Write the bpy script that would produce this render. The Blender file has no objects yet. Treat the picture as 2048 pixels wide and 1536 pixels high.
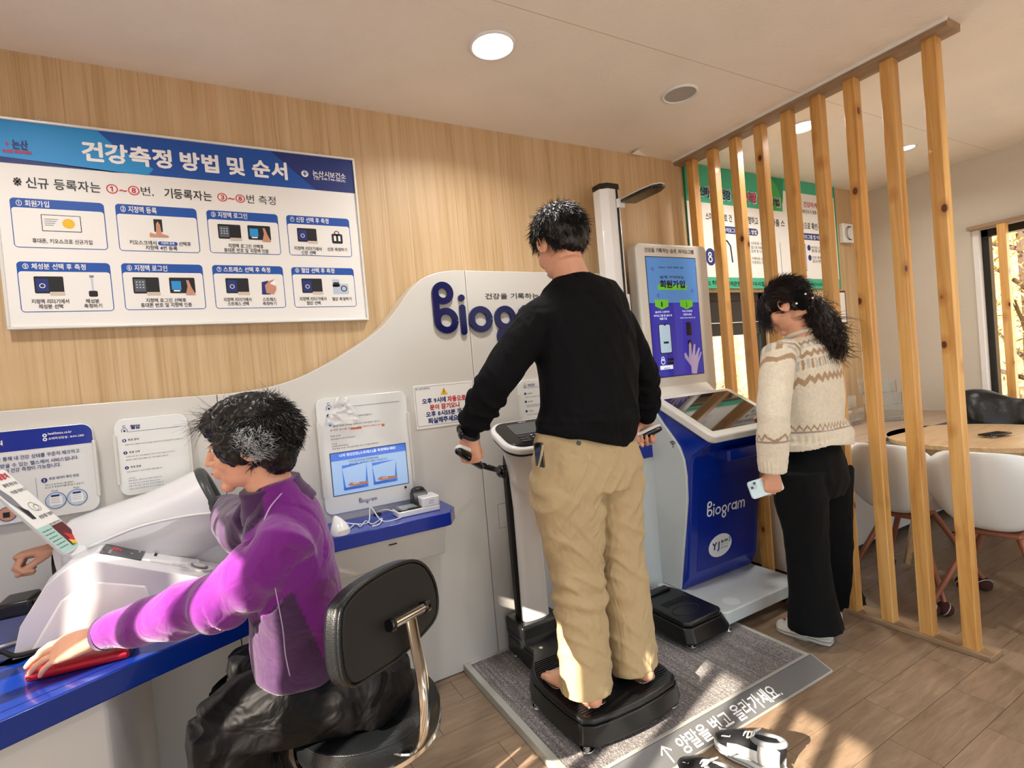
import bpy, bmesh, math, random
import numpy as np
from mathutils import Vector, Matrix, noise
random.seed(7); np.random.seed(7)
C = bpy.context.scene
COL = C.collection
PI = math.pi
# ------------------------------------------------------------------ camera
YAW, PITCH, ROLL, FPX, CAMH = 0.505739, -0.0214321, -0.0875674, 1044.65, 1.3
_cy,_sy,_cp,_sp,_cr,_sr = (math.cos(YAW),math.sin(YAW),math.cos(PITCH),math.sin(PITCH),math.cos(ROLL),math.sin(ROLL))
cF = np.array([_sy*_cp,_cy*_cp,_sp]); _r=np.array([_cy,-_sy,0.]); _u=np.cross(_r,cF)
cR = _r*_cr+_u*_sr; cU = -_r*_sr+_u*_cr
cam = bpy.data.objects.new('camera', bpy.data.cameras.new('camera')); COL.objects.link(cam)
cam.data.sensor_width = 36; cam.data.lens = FPX*36/2048; cam.data.clip_start = 0.02
M = Matrix.Identity(4)
for i in range(3):
    M[i][0]=cR[i]; M[i][1]=cU[i]; M[i][2]=-cF[i]
M[2][3]=CAMH
cam.matrix_world = M
C.camera = cam
def at(px,py,ax,v):
    """point of the place that a measured photo pixel shows, given the plane (ax = v) it lies on"""
    d = cF*FPX+cR*(px-1024)-cU*(py-768); i='xyz'.index(ax)
    t=(v-(0,0,CAMH)[i])/d[i]
    return Vector((d[0]*t,d[1]*t,CAMH+d[2]*t))
# ------------------------------------------------------------------ light
C.view_settings.view_transform='Standard'; C.view_settings.look='None'
C.view_settings.gamma=1; C.view_settings.use_curve_mapping=False
C.view_settings.exposure=0.06
SUN_EL, SUN_AZ = 28.0, 18.0      # elevation, and direction of travel measured from +x towards +y
w = bpy.data.worlds.new('sky'); C.world=w; w.use_nodes=True
nt=w.node_tree; bg=nt.nodes['Background']; sk=nt.nodes.new('ShaderNodeTexSky')
sk.sky_type='NISHITA'; sk.sun_disc=False; sk.sun_elevation=math.radians(SUN_EL)
sk.sun_rotation=math.radians(270-SUN_AZ); nt.links.new(sk.outputs[0],bg.inputs[0]); bg.inputs[1].default_value=0.22
def light(name,kind,loc,rot,energy,color,**k):
    l=bpy.data.lights.new(name,kind); l.energy=energy; l.color=color
    for a,b in k.items(): setattr(l,a,b)
    o=bpy.data.objects.new(name,l); o.location=loc; o.rotation_euler=rot; COL.objects.link(o); return o
el,az=math.radians(SUN_EL),math.radians(SUN_AZ)
sd=Vector((math.cos(el)*math.cos(az),math.cos(el)*math.sin(az),-math.sin(el)))
s=light('sun','SUN',(-6,-2,6),(0,0,0),20.0,(1.0,0.88,0.72),angle=0.009)
s.rotation_euler=sd.to_track_quat('-Z','Y').to_euler()
light('daylight_left_window','AREA',(-1.66,0.55,1.05),(0,-PI/2,0),10,(0.80,0.90,1.0),shape='RECTANGLE',size=1.8,size_y=1.55)
light('daylight_front_glazing','AREA',(1.1,-2.02,1.3),(PI/2,0,0),40,(0.82,0.91,1.0),shape='RECTANGLE',size=4.4,size_y=2.1)  # added fill lamp behind the camera, at the assumed front glazing
light('daylight_right_window','AREA',(4.72,1.0,1.35),(0,PI/2,0),9,(1.0,0.95,0.85),shape='RECTANGLE',size=1.4,size_y=1.0)
light('daylight_back_window','AREA',(2.95,2.36,1.25),(-PI/2,0,0),8,(1.0,0.95,0.85),shape='RECTANGLE',size=0.5,size_y=0.8)
# ------------------------------------------------------------------ materials
def lin(h):
    h=h.lstrip('#'); r=[int(h[i:i+2],16)/255 for i in (0,2,4)]
    return tuple(((c+0.055)/1.055)**2.4 if c>0.04045 else c/12.92 for c in r)+(1,)
MT={}
def mat(name,col,rough=0.5,metal=0,bump=0,bscale=200,spec=0.5,coat=0,trans=0,emit=0,var=0,vscale=5,ior=1.45,sheen=0,alpha=1):
    if name in MT: return MT[name]
    m=bpy.data.materials.new(name); m.use_nodes=True; n=m.node_tree.nodes; l=m.node_tree.links; b=n['Principled BSDF']
    c=lin(col)
    b.inputs['Base Color'].default_value=c; b.inputs['Roughness'].default_value=rough; b.inputs['Metallic'].default_value=metal
    b.inputs['Specular IOR Level'].default_value=spec; b.inputs['Coat Weight'].default_value=coat; b.inputs['Coat Roughness'].default_value=0.05
    b.inputs['Transmission Weight'].default_value=trans; b.inputs['IOR'].default_value=ior; b.inputs['Sheen Weight'].default_value=sheen
    b.inputs['Alpha'].default_value=alpha
    if emit: b.inputs['Emission Color'].default_value=c; b.inputs['Emission Strength'].default_value=emit
    tc=n.new('ShaderNodeTexCoord')
    if bump:
        t=n.new('ShaderNodeTexNoise'); t.inputs['Scale'].default_value=bscale; t.inputs['Detail'].default_value=4
        bp=n.new('ShaderNodeBump'); bp.inputs['Strength'].default_value=bump; bp.inputs['Distance'].default_value=0.01
        l.new(tc.outputs['Object'],t.inputs[0]); l.new(t.outputs[0],bp.inputs['Height']); l.new(bp.outputs[0],b.inputs['Normal'])
    if var:
        t=n.new('ShaderNodeTexNoise'); t.inputs['Scale'].default_value=vscale; t.inputs['Detail'].default_value=6
        r=n.new('ShaderNodeMapRange'); r.inputs[1].default_value=0.3; r.inputs[2].default_value=0.7; r.inputs[3].default_value=1-var; r.inputs[4].default_value=1+var
        mx=n.new('ShaderNodeVectorMath'); mx.operation='SCALE'; mx.inputs[0].default_value=c[:3]
        l.new(tc.outputs['Object'],t.inputs[0]); l.new(t.outputs[0],r.inputs[0]); l.new(r.outputs[0],mx.inputs['Scale']); l.new(mx.outputs[0],b.inputs['Base Color'])
    MT[name]=m; return m
def grain(name,cols,scl,rough=0.45,knots=0,dist=0.4,bump=0.05,rnd=0,spec=0.4,fine=None,coat=0):
    """wood: noise stretched along one axis, optional knots, optional shift per object"""
    m=bpy.data.materials.new(name); m.use_nodes=True; n=m.node_tree.nodes; l=m.node_tree.links; b=n['Principled BSDF']
    b.inputs['Roughness'].default_value=rough; b.inputs['Specular IOR Level'].default_value=spec; b.inputs['Coat Weight'].default_value=coat
    tc=n.new('ShaderNodeTexCoord'); src=tc.outputs['Object']; oi=n.new('ShaderNodeObjectInfo')
    if rnd:
        ad=n.new('ShaderNodeVectorMath'); ad.operation='MULTIPLY_ADD'; ad.inputs[1].default_value=(37,51,23)
        cb=n.new('ShaderNodeCombineXYZ')
        for i in range(3): l.new(oi.outputs['Random'],cb.inputs[i])
        l.new(cb.outputs[0],ad.inputs[0]); l.new(src,ad.inputs[2]); src=ad.outputs[0]
    mp=n.new('ShaderNodeMapping'); mp.inputs['Scale'].default_value=scl; l.new(src,mp.inputs[0])
    t=n.new('ShaderNodeTexNoise'); t.inputs['Scale'].default_value=1; t.inputs['Detail'].default_value=7; t.inputs['Roughness'].default_value=0.62; t.inputs['Distortion'].default_value=dist
    l.new(mp.outputs[0],t.inputs[0])
    r=n.new('ShaderNodeValToRGB'); e=r.color_ramp.elements
    e[0].position=0.28; e[0].color=lin(cols[0]); e[1].position=0.72; e[1].color=lin(cols[-1])
    for i,c in enumerate(cols[1:-1]):
        q=e.new(0.28+0.44*(i+1)/(len(cols)-1)); q.color=lin(c)
    l.new(t.outputs[0],r.inputs[0]); out=r.outputs[0]
    def mix(fac,a,bcol,typ='MIX'):
        x=n.new('ShaderNodeMix'); x.data_type='RGBA'; x.blend_type=typ; l.new(fac,x.inputs[0]); l.new(a,x.inputs[6])
        if isinstance(bcol,str): x.inputs[7].default_value=lin(bcol)
        else: l.new(bcol,x.inputs[7])
        return x.outputs[2]
    if fine:
        m2=n.new('ShaderNodeMapping'); m2.inputs['Scale'].default_value=fine[0]; l.new(src,m2.inputs[0])
        t2=n.new('ShaderNodeTexNoise'); t2.inputs['Scale'].default_value=1; t2.inputs['Detail'].default_value=3; l.new(m2.outputs[0],t2.inputs[0])
        q=n.new('ShaderNodeMapRange'); q.inputs[1].default_value=0.5; q.inputs[2].default_value=0.75; q.inputs[4].default_value=fine[2]; l.new(t2.outputs[0],q.inputs[0])
        out=mix(q.outputs[0],out,fine[1])
    if knots:
        m3=n.new('ShaderNodeMapping'); m3.inputs['Scale'].default_value=knots; l.new(src,m3.inputs[0])
        v=n.new('ShaderNodeTexVoronoi'); v.inputs['Scale'].default_value=1; l.new(m3.outputs[0],v.inputs[0])
        for lo,hi,c,s in ((0.09,0.27,'#a8662a',0.6),(0.075,0.105,'#55290f',0.95)):
            q=n.new('ShaderNodeMapRange'); q.inputs[1].default_value=lo; q.inputs[2].default_value=hi; q.inputs[3].default_value=s; q.inputs[4].default_value=0
            l.new(v.outputs['Distance'],q.inputs[0]); out=mix(q.outputs[0],out,c)
    if rnd:
        hs=n.new('ShaderNodeHueSaturation'); q=n.new('ShaderNodeMapRange'); q.inputs[3].default_value=1-rnd; q.inputs[4].default_value=1+rnd
        l.new(oi.outputs['Random'],q.inputs[0]); l.new(q.outputs[0],hs.inputs['Value']); l.new(out,hs.inputs['Color']); out=hs.outputs[0]
    l.new(out,b.inputs['Base Color'])
    if bump:
        bp=n.new('ShaderNodeBump'); bp.inputs['Strength'].default_value=bump; bp.inputs['Distance'].default_value=0.004
        l.new(t.outputs[0],bp.inputs['Height']); l.new(bp.outputs[0],b.inputs['Normal'])
    MT[name]=m; return m
wallwood=grain('wallwood',['#b2946c','#c2a57c','#caae88','#d0b792'],(26,26,0.9),0.5,fine=((150,150,2.0),'#a08058',0.55),dist=0.15,bump=0.03)
plankwood=grain('plankwood',['#7c6650','#8a7560','#957f69','#9f8b76'],(5,42,42),0.33,rnd=0.05,dist=0.8,fine=((22,190,190),'#7c6450',0.35),bump=0.04,spec=0.45)
pine=grain('pine',['#bb8446','#cf9d58','#dbac68','#e4ba7a'],(17,17,1.1),0.4,knots=(8.5,8.5,5.5),rnd=0.07,dist=1.0,fine=((90,90,2.5),'#b0702c',0.4),coat=0.15)
oak=grain('oak',['#a98860','#bd9d74','#c9ab82'],(3.5,34,34),0.35,dist=0.5,fine=((9,120,120),'#97764e',0.35))
greyoak=grain('greyoak',['#8f7a66','#a08a74','#ad9883'],(3.5,30,30),0.4,dist=0.5)
railwood=grain('railwood',['#866c52','#987d61','#a68c6f'],(30,4,30),0.5)
ceilm=mat('ceiling_paper','#efe8dc',0.85,bump=0.25,bscale=60,var=0.03,vscale=3)
beige=mat('beige_paper','#ccc5b8',0.85,bump=0.3,bscale=120,var=0.02)
pwhite=mat('panel_white','#d0cec8',0.22,spec=0.5)
gwhite=mat('gloss_white','#e6e6e6',0.16,spec=0.5,coat=0.3)
kwhite=mat('kiosk_white','#d5d3cc',0.3)
kgrey=mat('kiosk_grey','#c3c9c9',0.35)
blue=mat('royal_blue','#062a94',0.2,coat=0.3)
dblue=mat('desk_blue','#022c84',0.22,coat=0.3)
navy=mat('navy','#10124e',0.25)
black=mat('black_plastic','#131415',0.32,bump=0.05,bscale=400)
blackg=mat('black_gloss','#0b0c0e',0.12,coat=0.4)
blackr=mat('black_rubber','#1a1a1b',0.6)
chrome=mat('chrome','#dcdcda',0.12,metal=1)
alum=mat('aluminium','#b9bab7',0.35,metal=0.9)
leather=mat('black_leather','#101214',0.33,bump=0.15,bscale=300)
paper=mat('paper_white','#e9e9e6',0.5)
pgreyt=mat('paper_grey','#d5d8d9',0.5)
inkb=mat('ink_black','#15161c',0.5); inkn=mat('ink_navy','#1c2f74',0.5); inkr=mat('ink_red','#c11f2f',0.5); inkblue=mat('ink_blue','#1450a8',0.5)
inkw=mat('ink_white','#f3f4f6',0.5); inkg=mat('ink_green','#1f8f62',0.5); inkg2=mat('ink_teal','#3fae8c',0.5); inklb=mat('ink_skyblue','#2491d6',0.5); inkmag=mat('ink_magenta','#c3195d',0.5)
inkgr=mat('ink_grey','#7c8088',0.5); inky=mat('ink_yellow','#e8b923',0.5); skinp=mat('ink_skin','#c48f77',0.5); inkbeige=mat('ink_beige','#cdbfae',0.5); inko=mat('ink_orange','#df6c2c',0.5); ink2=mat('ink_slate','#555b63',0.5); inklg=mat('ink_light','#b7c9dc',0.5); inkmint=mat('ink_mint','#a8cfc6',0.5)
glass=bpy.data.materials.new('window_glass'); glass.use_nodes=True; _n=glass.node_tree.nodes; _n.clear()
_o=_n.new('ShaderNodeOutputMaterial'); _t=_n.new('ShaderNodeBsdfTransparent'); _g=_n.new('ShaderNodeBsdfGlossy'); _g.inputs['Roughness'].default_value=0.02; _m=_n.new('ShaderNodeMixShader'); _m.inputs[0].default_value=0.06
glass.node_tree.links.new(_t.outputs[0],_m.inputs[1]); glass.node_tree.links.new(_g.outputs[0],_m.inputs[2]); glass.node_tree.links.new(_m.outputs[0],_o.inputs[0])
acryl=mat('clear_acrylic','#f4f8fa',0.03,trans=0.95,ior=1.2)
skin=mat('skin','#d8a184',0.5,bump=0.06,bscale=300,var=0.05,vscale=20); skinr=mat('skin_rosy','#cf9080',0.5,bump=0.08,bscale=250,var=0.07,vscale=25)
bsdf=[skin,skinr]
for m_ in bsdf:
    b=m_.node_tree.nodes['Principled BSDF']; b.inputs['Subsurface Weight'].default_value=0.15; b.inputs['Subsurface Radius'].default_value=(0.01,0.004,0.002)
hairm=mat('black_hair','#0d0b0b',0.38,spec=0.5); hairb=mat('dark_brown_hair','#1c100d',0.4); hairg=mat('grey_hair','#c9ced2',0.4)
greenp=mat('olive_plastic','#8c8b53',0.45)
chairw=mat('chair_white','#d3d7d8',0.4,bump=0.03)
copper=mat('copper_leg','#9a6450',0.35,metal=0.3); ballm=mat('brown_ball','#43221c',0.9,bump=0.3,bscale=400)
redl=mat('red_leather','#b01226',0.42,bump=0.1,bscale=500)
maroon=mat('dark_red','#5c0f1a',0.5)
dgrey=mat('dark_grey','#3a3d40',0.4); mgrey=mat('mid_grey','#7b7f82',0.4)
rampm=mat('ramp_grey','#77797b',0.35,metal=0.35,bump=0.03,bscale=500)
# ------------------------------------------------------------------ geometry helpers: every function returns (verts, faces)
def V(*a): return Vector(a)
def join(gs):
    vs=[];fs=[]
    for v,f in gs:
        n=len(vs); vs+= [tuple(p) for p in v]; fs+=[tuple(i+n for i in q) for q in f]
    return vs,fs
def gbox(x0,x1,y0,y1,z0,z1):
    v=[(x,y,z) for x in (x0,x1) for y in (y0,y1) for z in (z0,z1)]
    return v,[(0,1,3,2),(4,6,7,5),(0,4,5,1),(2,3,7,6),(0,2,6,4),(1,5,7,3)]
def gprism(poly,ax,a,b):
    """polygon of the two other axes (in xyz order) extruded along ax from a to b"""
    n=len(poly); f=lambda p,c: {'x':(c,p[0],p[1]),'y':(p[0],c,p[1]),'z':(p[0],p[1],c)}[ax]
    v=[f(p,a) for p in poly]+[f(p,b) for p in poly]
    return v,[tuple(range(n))[::-1],tuple(range(n,2*n))]+[(i,(i+1)%n,(i+1)%n+n,i+n) for i in range(n)]
def rrect(x0,x1,y0,y1,r,k=6):
    if r<=0: return [(x0,y0),(x1,y0),(x1,y1),(x0,y1)]
    r=min(r,abs(x1-x0)/2-1e-5,abs(y1-y0)/2-1e-5)
    return [(cx+r*math.cos(a+PI/2*i/k),cy+r*math.sin(a+PI/2*i/k)) for cx,cy,a in ((x1-r,y1-r,0),(x0+r,y1-r,PI/2),(x0+r,y0+r,PI),(x1-r,y0+r,1.5*PI)) for i in range(k+1)]
def frame(t,ref):
    t=Vector(t).normalized(); u=Vector(ref)-t*t.dot(Vector(ref))
    if u.length<1e-4: u=t.orthogonal()
    u.normalize(); return t,u,t.cross(u)
def gloft(pts,rad,n=16,ref=(1,0,0),cap='flat',pw=2.0):
    """tube through pts with elliptical rings; rad = [(a along ref, b across)] or numbers"""
    pts=[Vector(p) for p in pts]; rad=[(r,r) if isinstance(r,(int,float)) else r for r in rad]
    if cap=='round':
        t0=(pts[0]-pts[1]).normalized(); t1=(pts[-1]-pts[-2]).normalized(); a0=min(rad[0]); a1=min(rad[-1])
        pre=[(pts[0]+t0*a0*s,(rad[0][0]*c,rad[0][1]*c)) for s,c in ((0.95,0.25),(0.8,0.6),(0.45,0.88))]
        post=[(pts[-1]+t1*a1*s,(rad[-1][0]*c,rad[-1][1]*c)) for s,c in ((0.45,0.88),(0.8,0.6),(0.95,0.25))]
        pts=[p for p,_ in pre]+pts+[p for p,_ in post]; rad=[r for _,r in pre]+rad+[r for _,r in post]
    m=len(pts); v=[]; 
    for i in range(m):
        t=pts[min(i+1,m-1)]-pts[max(i-1,0)]; _,u,w_=frame(t,ref); a,b=rad[i]
        for k in range(n):
            th=2*PI*k/n; c,s=math.cos(th),math.sin(th)
            c=math.copysign(abs(c)**(2/pw),c); s=math.copysign(abs(s)**(2/pw),s)
            v.append(tuple(pts[i]+u*a*c+w_*b*s))
    f=[(i*n+k,i*n+(k+1)%n,(i+1)*n+(k+1)%n,(i+1)*n+k) for i in range(m-1) for k in range(n)]
    f.append(tuple(range(n))[::-1]); f.append(tuple(range((m-1)*n,m*n)))
    return v,f
def gcyl(p0,p1,r0,r1=None,n=20): return gloft([p0,p1],[r0,r0 if r1 is None else r1],n)
def gell(c,r,n=20,m=12,rot=None):
    v=[];c=Vector(c)
    for i in range(1,m):
        ph=PI*i/m
        for k in range(n):
            th=2*PI*k/n; p=Vector((r[0]*math.sin(ph)*math.cos(th),r[1]*math.sin(ph)*math.sin(th),r[2]*math.cos(ph)))
            if rot: p=rot@p
            v.append(tuple(c+p))
    a=Vector((0,0,r[2])); 
    if rot: a=rot@a
    v+= [tuple(c+a),tuple(c-a)]; T=len(v)-2
    f=[(i*n+k,(i+1)*n+k,(i+1)*n+(k+1)%n,i*n+(k+1)%n) for i in range(m-2) for k in range(n)]
    f+=[(T,k,(k+1)%n) for k in range(n)]+[(T+1,(m-2)*n+(k+1)%n,(m-2)*n+k) for k in range(n)]
    return v,f
def spline(P,k=6):
    P=[np.array(p,float) for p in P]; out=[]
    for i in range(len(P)-1):
        p0=P[max(i-1,0)];p1=P[i];p2=P[i+1];p3=P[min(i+2,len(P)-1)]
        for j in range(k):
            t=j/k; out.append(0.5*((2*p1)+(-p0+p2)*t+(2*p0-5*p1+4*p2-p3)*t*t+(-p0+3*p1-3*p2+p3)*t**3))
    out.append(P[-1]); return out
def gtube(P,r,n=10,k=6,ref=(0.3,0.5,0.8)):
    Q=spline(P,k); return gloft(Q,[r]*len(Q),n,ref)
def gtorus(c,R,r,nrm=(0,0,1),n=28,m=10,R2=None):
    t,u,w_=frame(nrm,(1,0.01,0.02)); v=[];f=[];R2=R2 or R
    for i in range(n):
        a=2*PI*i/n; d=(u*math.cos(a)*R+w_*math.sin(a)*R2); e=(u*math.cos(a)+w_*math.sin(a)).normalized()
        for k in range(m):
            b=2*PI*k/m; v.append(tuple(Vector(c)+d+e*r*math.cos(b)+t*r*math.sin(b)))
    f=[(i*m+k,((i+1)%n)*m+k,((i+1)%n)*m+(k+1)%m,i*m+(k+1)%m) for i in range(n) for k in range(m)]
    return v,f
def xf(g,mtx): return [tuple(mtx@Vector(p)) for p in g[0]],g[1]
def tr(g,x=0,y=0,z=0): return [(p[0]+x,p[1]+y,p[2]+z) for p in g[0]],g[1]
def props(o,label=None,cat=None,group=None,kind=None):
    if label: o['label']=label
    if cat: o['category']=cat
    if group: o['group']=group
    if kind: o['kind']=kind
    return o
def mk(name,g,m,parent=None,smooth=False,bevel=0,seg=2,sub=0,**k):
    if isinstance(g,list): g=join(g)
    me=bpy.data.meshes.new(name); me.from_pydata([tuple(map(float,p)) for p in g[0]],[],g[1])
    bm=bmesh.new(); bm.from_mesh(me); bmesh.ops.recalc_face_normals(bm,faces=bm.faces); bm.to_mesh(me); bm.free()
    me.materials.append(m)
    o=bpy.data.objects.new(name,me); COL.objects.link(o)
    if parent is not None: setpar(o,parent)
    if bevel:
        b=o.modifiers.new('b','BEVEL'); b.width=bevel; b.segments=seg; b.limit_method='ANGLE'; b.angle_limit=0.6
    if sub:
        b=o.modifiers.new('s','SUBSURF'); b.levels=sub; b.render_levels=sub
    if smooth or bevel:
        me.polygons.foreach_set('use_smooth',[True]*len(me.polygons))
        if not smooth or smooth=='auto': me.set_sharp_from_angle(angle=0.6)
    return props(o,**k)
def setpar(o,p):
    o.parent=p
    o.matrix_parent_inverse=Matrix.Translation(-p.location) if p.type=='EMPTY' else Matrix.Identity(4)
def thing(name,loc,label,cat,group=None,kind=None):
    o=bpy.data.objects.new(name,None); o.empty_display_size=0.05; o.location=loc; COL.objects.link(o)
    return props(o,label,cat,group,kind)
# ------------------------------------------------------------------ print: text, flat shapes, on planes
PRINTS=[]; GLY={}
def load_glyphs():
    """one text object per weight holds every character on its own line; split it into glyphs"""
    need={}
    for p in PRINTS:
        for q in p.tq: need.setdefault(q[6],set()).update(q[1])
    for bold,chs in need.items():
        chs=sorted(chs-{' '})
        cu=bpy.data.curves.new('t','FONT'); cu.body='\n'.join(chs); cu.size=1; cu.offset=bold; cu.resolution_u=2; cu.space_line=3
        o=bpy.data.objects.new('t',cu); me=o.to_mesh(); n=len(me.vertices); a=np.zeros(n*3); me.vertices.foreach_get('co',a); a=a.reshape(-1,3)
        row=np.rint((-a[:,1]+0.35)/3.0).astype(int); fs={}
        for pl in me.polygons: fs.setdefault(row[pl.vertices[0]],[]).append(tuple(pl.vertices))
        for i,ch in enumerate(chs):
            idx=np.where(row==i)[0]
            if len(idx)==0: continue
            mp={int(k):j for j,k in enumerate(idx)}; v=a[idx][:,:2]+[0,3*i]
            GLY[(ch,bold)]=(v-[v[:,0].min(),0],[tuple(mp[k] for k in f) for f in fs.get(i,[])],float(np.ptp(v[:,0])))
        o.to_mesh_clear(); bpy.data.objects.remove(o); bpy.data.curves.remove(cu)
def textgeo(s,bold):
    x=0; V_=[];F_=[];n=0
    for ch in s:
        if ch==' ' or (ch,bold) not in GLY: x+=0.3; continue
        v,f,w_=GLY[(ch,bold)]; cell=max(w_,0.80) if ord(ch)>0x1100 else w_
        V_.append(v+[x+(cell-w_)/2,0]); F_+=[tuple(i+n for i in q) for q in f]; n+=len(v); x+=cell+0.09
    if not V_: return [],[]
    a=np.vstack(V_); lo=a.min(0);hi=a.max(0); return (a-lo)/np.maximum(hi-lo,1e-6),F_
class Print:
    """collects flat print by material on a plane given by origin O, u (reading direction), v (up)"""
    def __init__(s,O,u,v,parent):
        s.O=Vector(O); s.u=Vector(u).normalized(); s.v=Vector(v).normalized(); s.n=s.u.cross(s.v); s.p=parent; s.d={}; s.tq=[]
    def P(s,u,v,k=1): return tuple(s.O+s.u*u+s.v*v+s.n*(0.0005*k))
    def add(s,name,m,pts2,faces,k=1):
        s.d.setdefault((name,m.name),[]).append(([s.P(a,b,k) for a,b in pts2],faces))
    def poly(s,name,m,pts,k=1): s.add(name,m,pts,[tuple(range(len(pts)))],k)
    def rect(s,name,m,x0,x1,y0,y1,r=0,k=1): s.poly(name,m,rrect(min(x0,x1),max(x0,x1),min(y0,y1),max(y0,y1),r),k)
    def disc(s,name,m,x,y,r,k=1,ry=None): s.poly(name,m,[(x+r*math.cos(i*PI/12),y+(ry or r)*math.sin(i*PI/12)) for i in range(24)],k)
    def ring(s,name,m,x,y,r,wd,k=1,a0=0,a1=2*PI):
        s.stroke(name,m,[(x+r*math.cos(a0+(a1-a0)*i/20),y+r*math.sin(a0+(a1-a0)*i/20)) for i in range(21)],wd,k)
    def stroke(s,name,m,pts,wd,k=1):
        v=[];f=[]
        for i,p in enumerate(pts):
            a=np.array(pts[max(i-1,0)]);b=np.array(pts[min(i+1,len(pts)-1)]); t=b-a; t=t/max(np.hypot(*t),1e-9); nn=np.array([-t[1],t[0]])*wd/2
            v+=[tuple(np.array(p)+nn),tuple(np.array(p)-nn)]
        f=[(2*i,2*i+1,2*i+3,2*i+2) for i in range(len(pts)-1)]
        s.add(name,m,v,f,k)
    def text(s,m,t,x0,x1,y0,y1,bold=0.0,k=2,name='lettering'):
        s.tq.append((m,t,x0,x1,y0,y1,0.0 if bold<0.008 else 0.014,k,name,2 if bold>=.026 and abs(y1-y0)>.006 else 1))
    def done(s): PRINTS.append(s)
    def flush(s):
        for m,t,x0,x1,y0,y1,bold,k,name,rep in s.tq:
            a,f=textgeo(t,bold); e_=abs(y1-y0)*.026
            for j,(ex,ey) in enumerate(((0,0),(e_,0),(-e_,0),(0,e_),(0,-e_))[:1 if rep==1 else 5]):
                if len(a): s.add(name,m,[(x0+ex+(x1-x0)*q[0],y0+ey+(y1-y0)*q[1]) for q in a],f,k+.12*j)
        for (name,mn),gs in s.d.items():
            o=mk(name,gs,bpy.data.materials[mn],s.p); o['kind']='stuff'
def board_y(px,y,parent,cr=(0,0,1)):
    """Print on a wall-parallel plane at depth y, plus a converter from crop pixels to its coordinates"""
    p=Print((0,y,0),(1,0,0),(0,0,1),parent)
    ox,oy,sc=cr
    def c(a,b): q=at(ox+a/sc,oy+b/sc,'y',y); return q.x,q.z
    def T(m,t,a,b,h,bold=0.0,k=2):
        """text with left-middle a, right-middle b (crop px) and height h (crop px)"""
        A=c(*a);B=c(*b); d=c(a[0],a[1]+h); hh=abs(A[1]-d[1])/2; zz=(A[1]+B[1])/2
        p.text(m,t,A[0],B[0],zz-hh,zz+hh,bold,k)
    return p,c,T
LOGO={ # strokes of the round letters, unit = x-height
'B':(0.62,[[(0.07,0.33),(0.07,1.05)],'o0.32,0.33,0.25','o0.28,1.05,0.21']),
'i':(0.16,[[(0.08,0.02),(0.08,0.66)],'d0.08,0.92,0.09']),
'o':(0.68,['o0.34,0.34,0.27']),
'g':(0.64,['o0.32,0.36,0.25','o0.30,-0.16,0.20']),
'r':(0.36,[[(0.07,0.02),(0.07,0.4),(0.12,0.54),(0.22,0.62),(0.34,0.62)]]),
'a':(0.68,['o0.33,0.34,0.26',[(0.61,0.02),(0.61,0.66)]]),
'm':(0.92,[[(0.07,0.02),(0.07,0.42),(0.13,0.57),(0.27,0.62),(0.4,0.57),(0.46,0.42),(0.46,0.02)],[(0.46,0.42),(0.52,0.57),(0.66,0.62),(0.79,0.57),(0.85,0.42),(0.85,0.02)]])}
def logo_width(gap=0.1): return sum(LOGO[c][0]+gap for c in 'Biogram')-gap
def logo(O,u,v,h,m,parent,wd=0.13,depth=0.0,name='lettering',only=None):
    """h = x-height; raised when depth > 0; one object per letter when raised"""
    O=Vector(O);u=Vector(u).normalized();v=Vector(v).normalized();n=u.cross(v); x=0; gs=[]
    for ch in 'Biogram':
        W_,st=LOGO[ch]; g=[]; d0=depth
        for si,s_ in enumerate(st):
            depth=d0+.0004*si
            if isinstance(s_,str):
                a,b,r=map(float,s_[1:].split(','))
                if s_[0]=='d':
                    pts=None; ring=[(a+r*math.cos(i*PI/8),b+r*math.sin(i*PI/8)) for i in range(16)]
                    g.append(([O+u*(x+p[0])*h+v*p[1]*h+n*k for k in (0.0004,depth+0.0008) for p in ring],[tuple(range(16)),tuple(range(16,32))]+[(i,(i+1)%16,(i+1)%16+16,i+16) for i in range(16)])); continue
                pts=[(a+r*math.cos(i*PI/16),b+r*math.sin(i*PI/16)) for i in range(33)]
            else: pts=s_
            vs=[];L=len(pts)
            for i,p in enumerate(pts):
                A=np.array(pts[i-1] if i>0 else (pts[-2] if pts[0]==pts[-1] else pts[0]));B=np.array(pts[i+1] if i<L-1 else (pts[1] if pts[0]==pts[-1] else pts[-1]))
                t=B-A;t=t/max(np.hypot(*t),1e-9);nn=np.array([-t[1],t[0]])*wd/2
                for sg in (1,-1):
                    q=np.array(p)+nn*sg
                    for k in (0.0004,depth+0.0008): vs.append(O+u*(x+q[0])*h+v*q[1]*h+n*k)
            f=[]
            for i in range(L-1):
                a_=4*i; b_=4*i+4
                f+=[(a_+1,b_+1,b_+3,a_+3)]
                if depth: f+=[(a_,b_,b_+1,a_+1),(a_+2,a_+3,b_+3,b_+2)]
            g.append((vs,f))
            if not isinstance(s_,str):
                for p in (pts[0],pts[-1]):
                    ring=[(p[0]+wd/2*math.cos(i*PI/8),p[1]+wd/2*math.sin(i*PI/8)) for i in range(16)]
                    g.append(([O+u*(x+q[0])*h+v*q[1]*h+n*k for k in (0.0004,depth+0.00075) for q in ring],[tuple(range(16)),tuple(range(16,32))]+[(i,(i+1)%16,(i+1)%16+16,i+16) for i in range(16)]))
        depth=d0
        if depth: mk('raised_letter',g,m,parent)
        gs+=g; x+=W_+0.1
    if not depth: mk(name,gs,m,parent)
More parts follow.
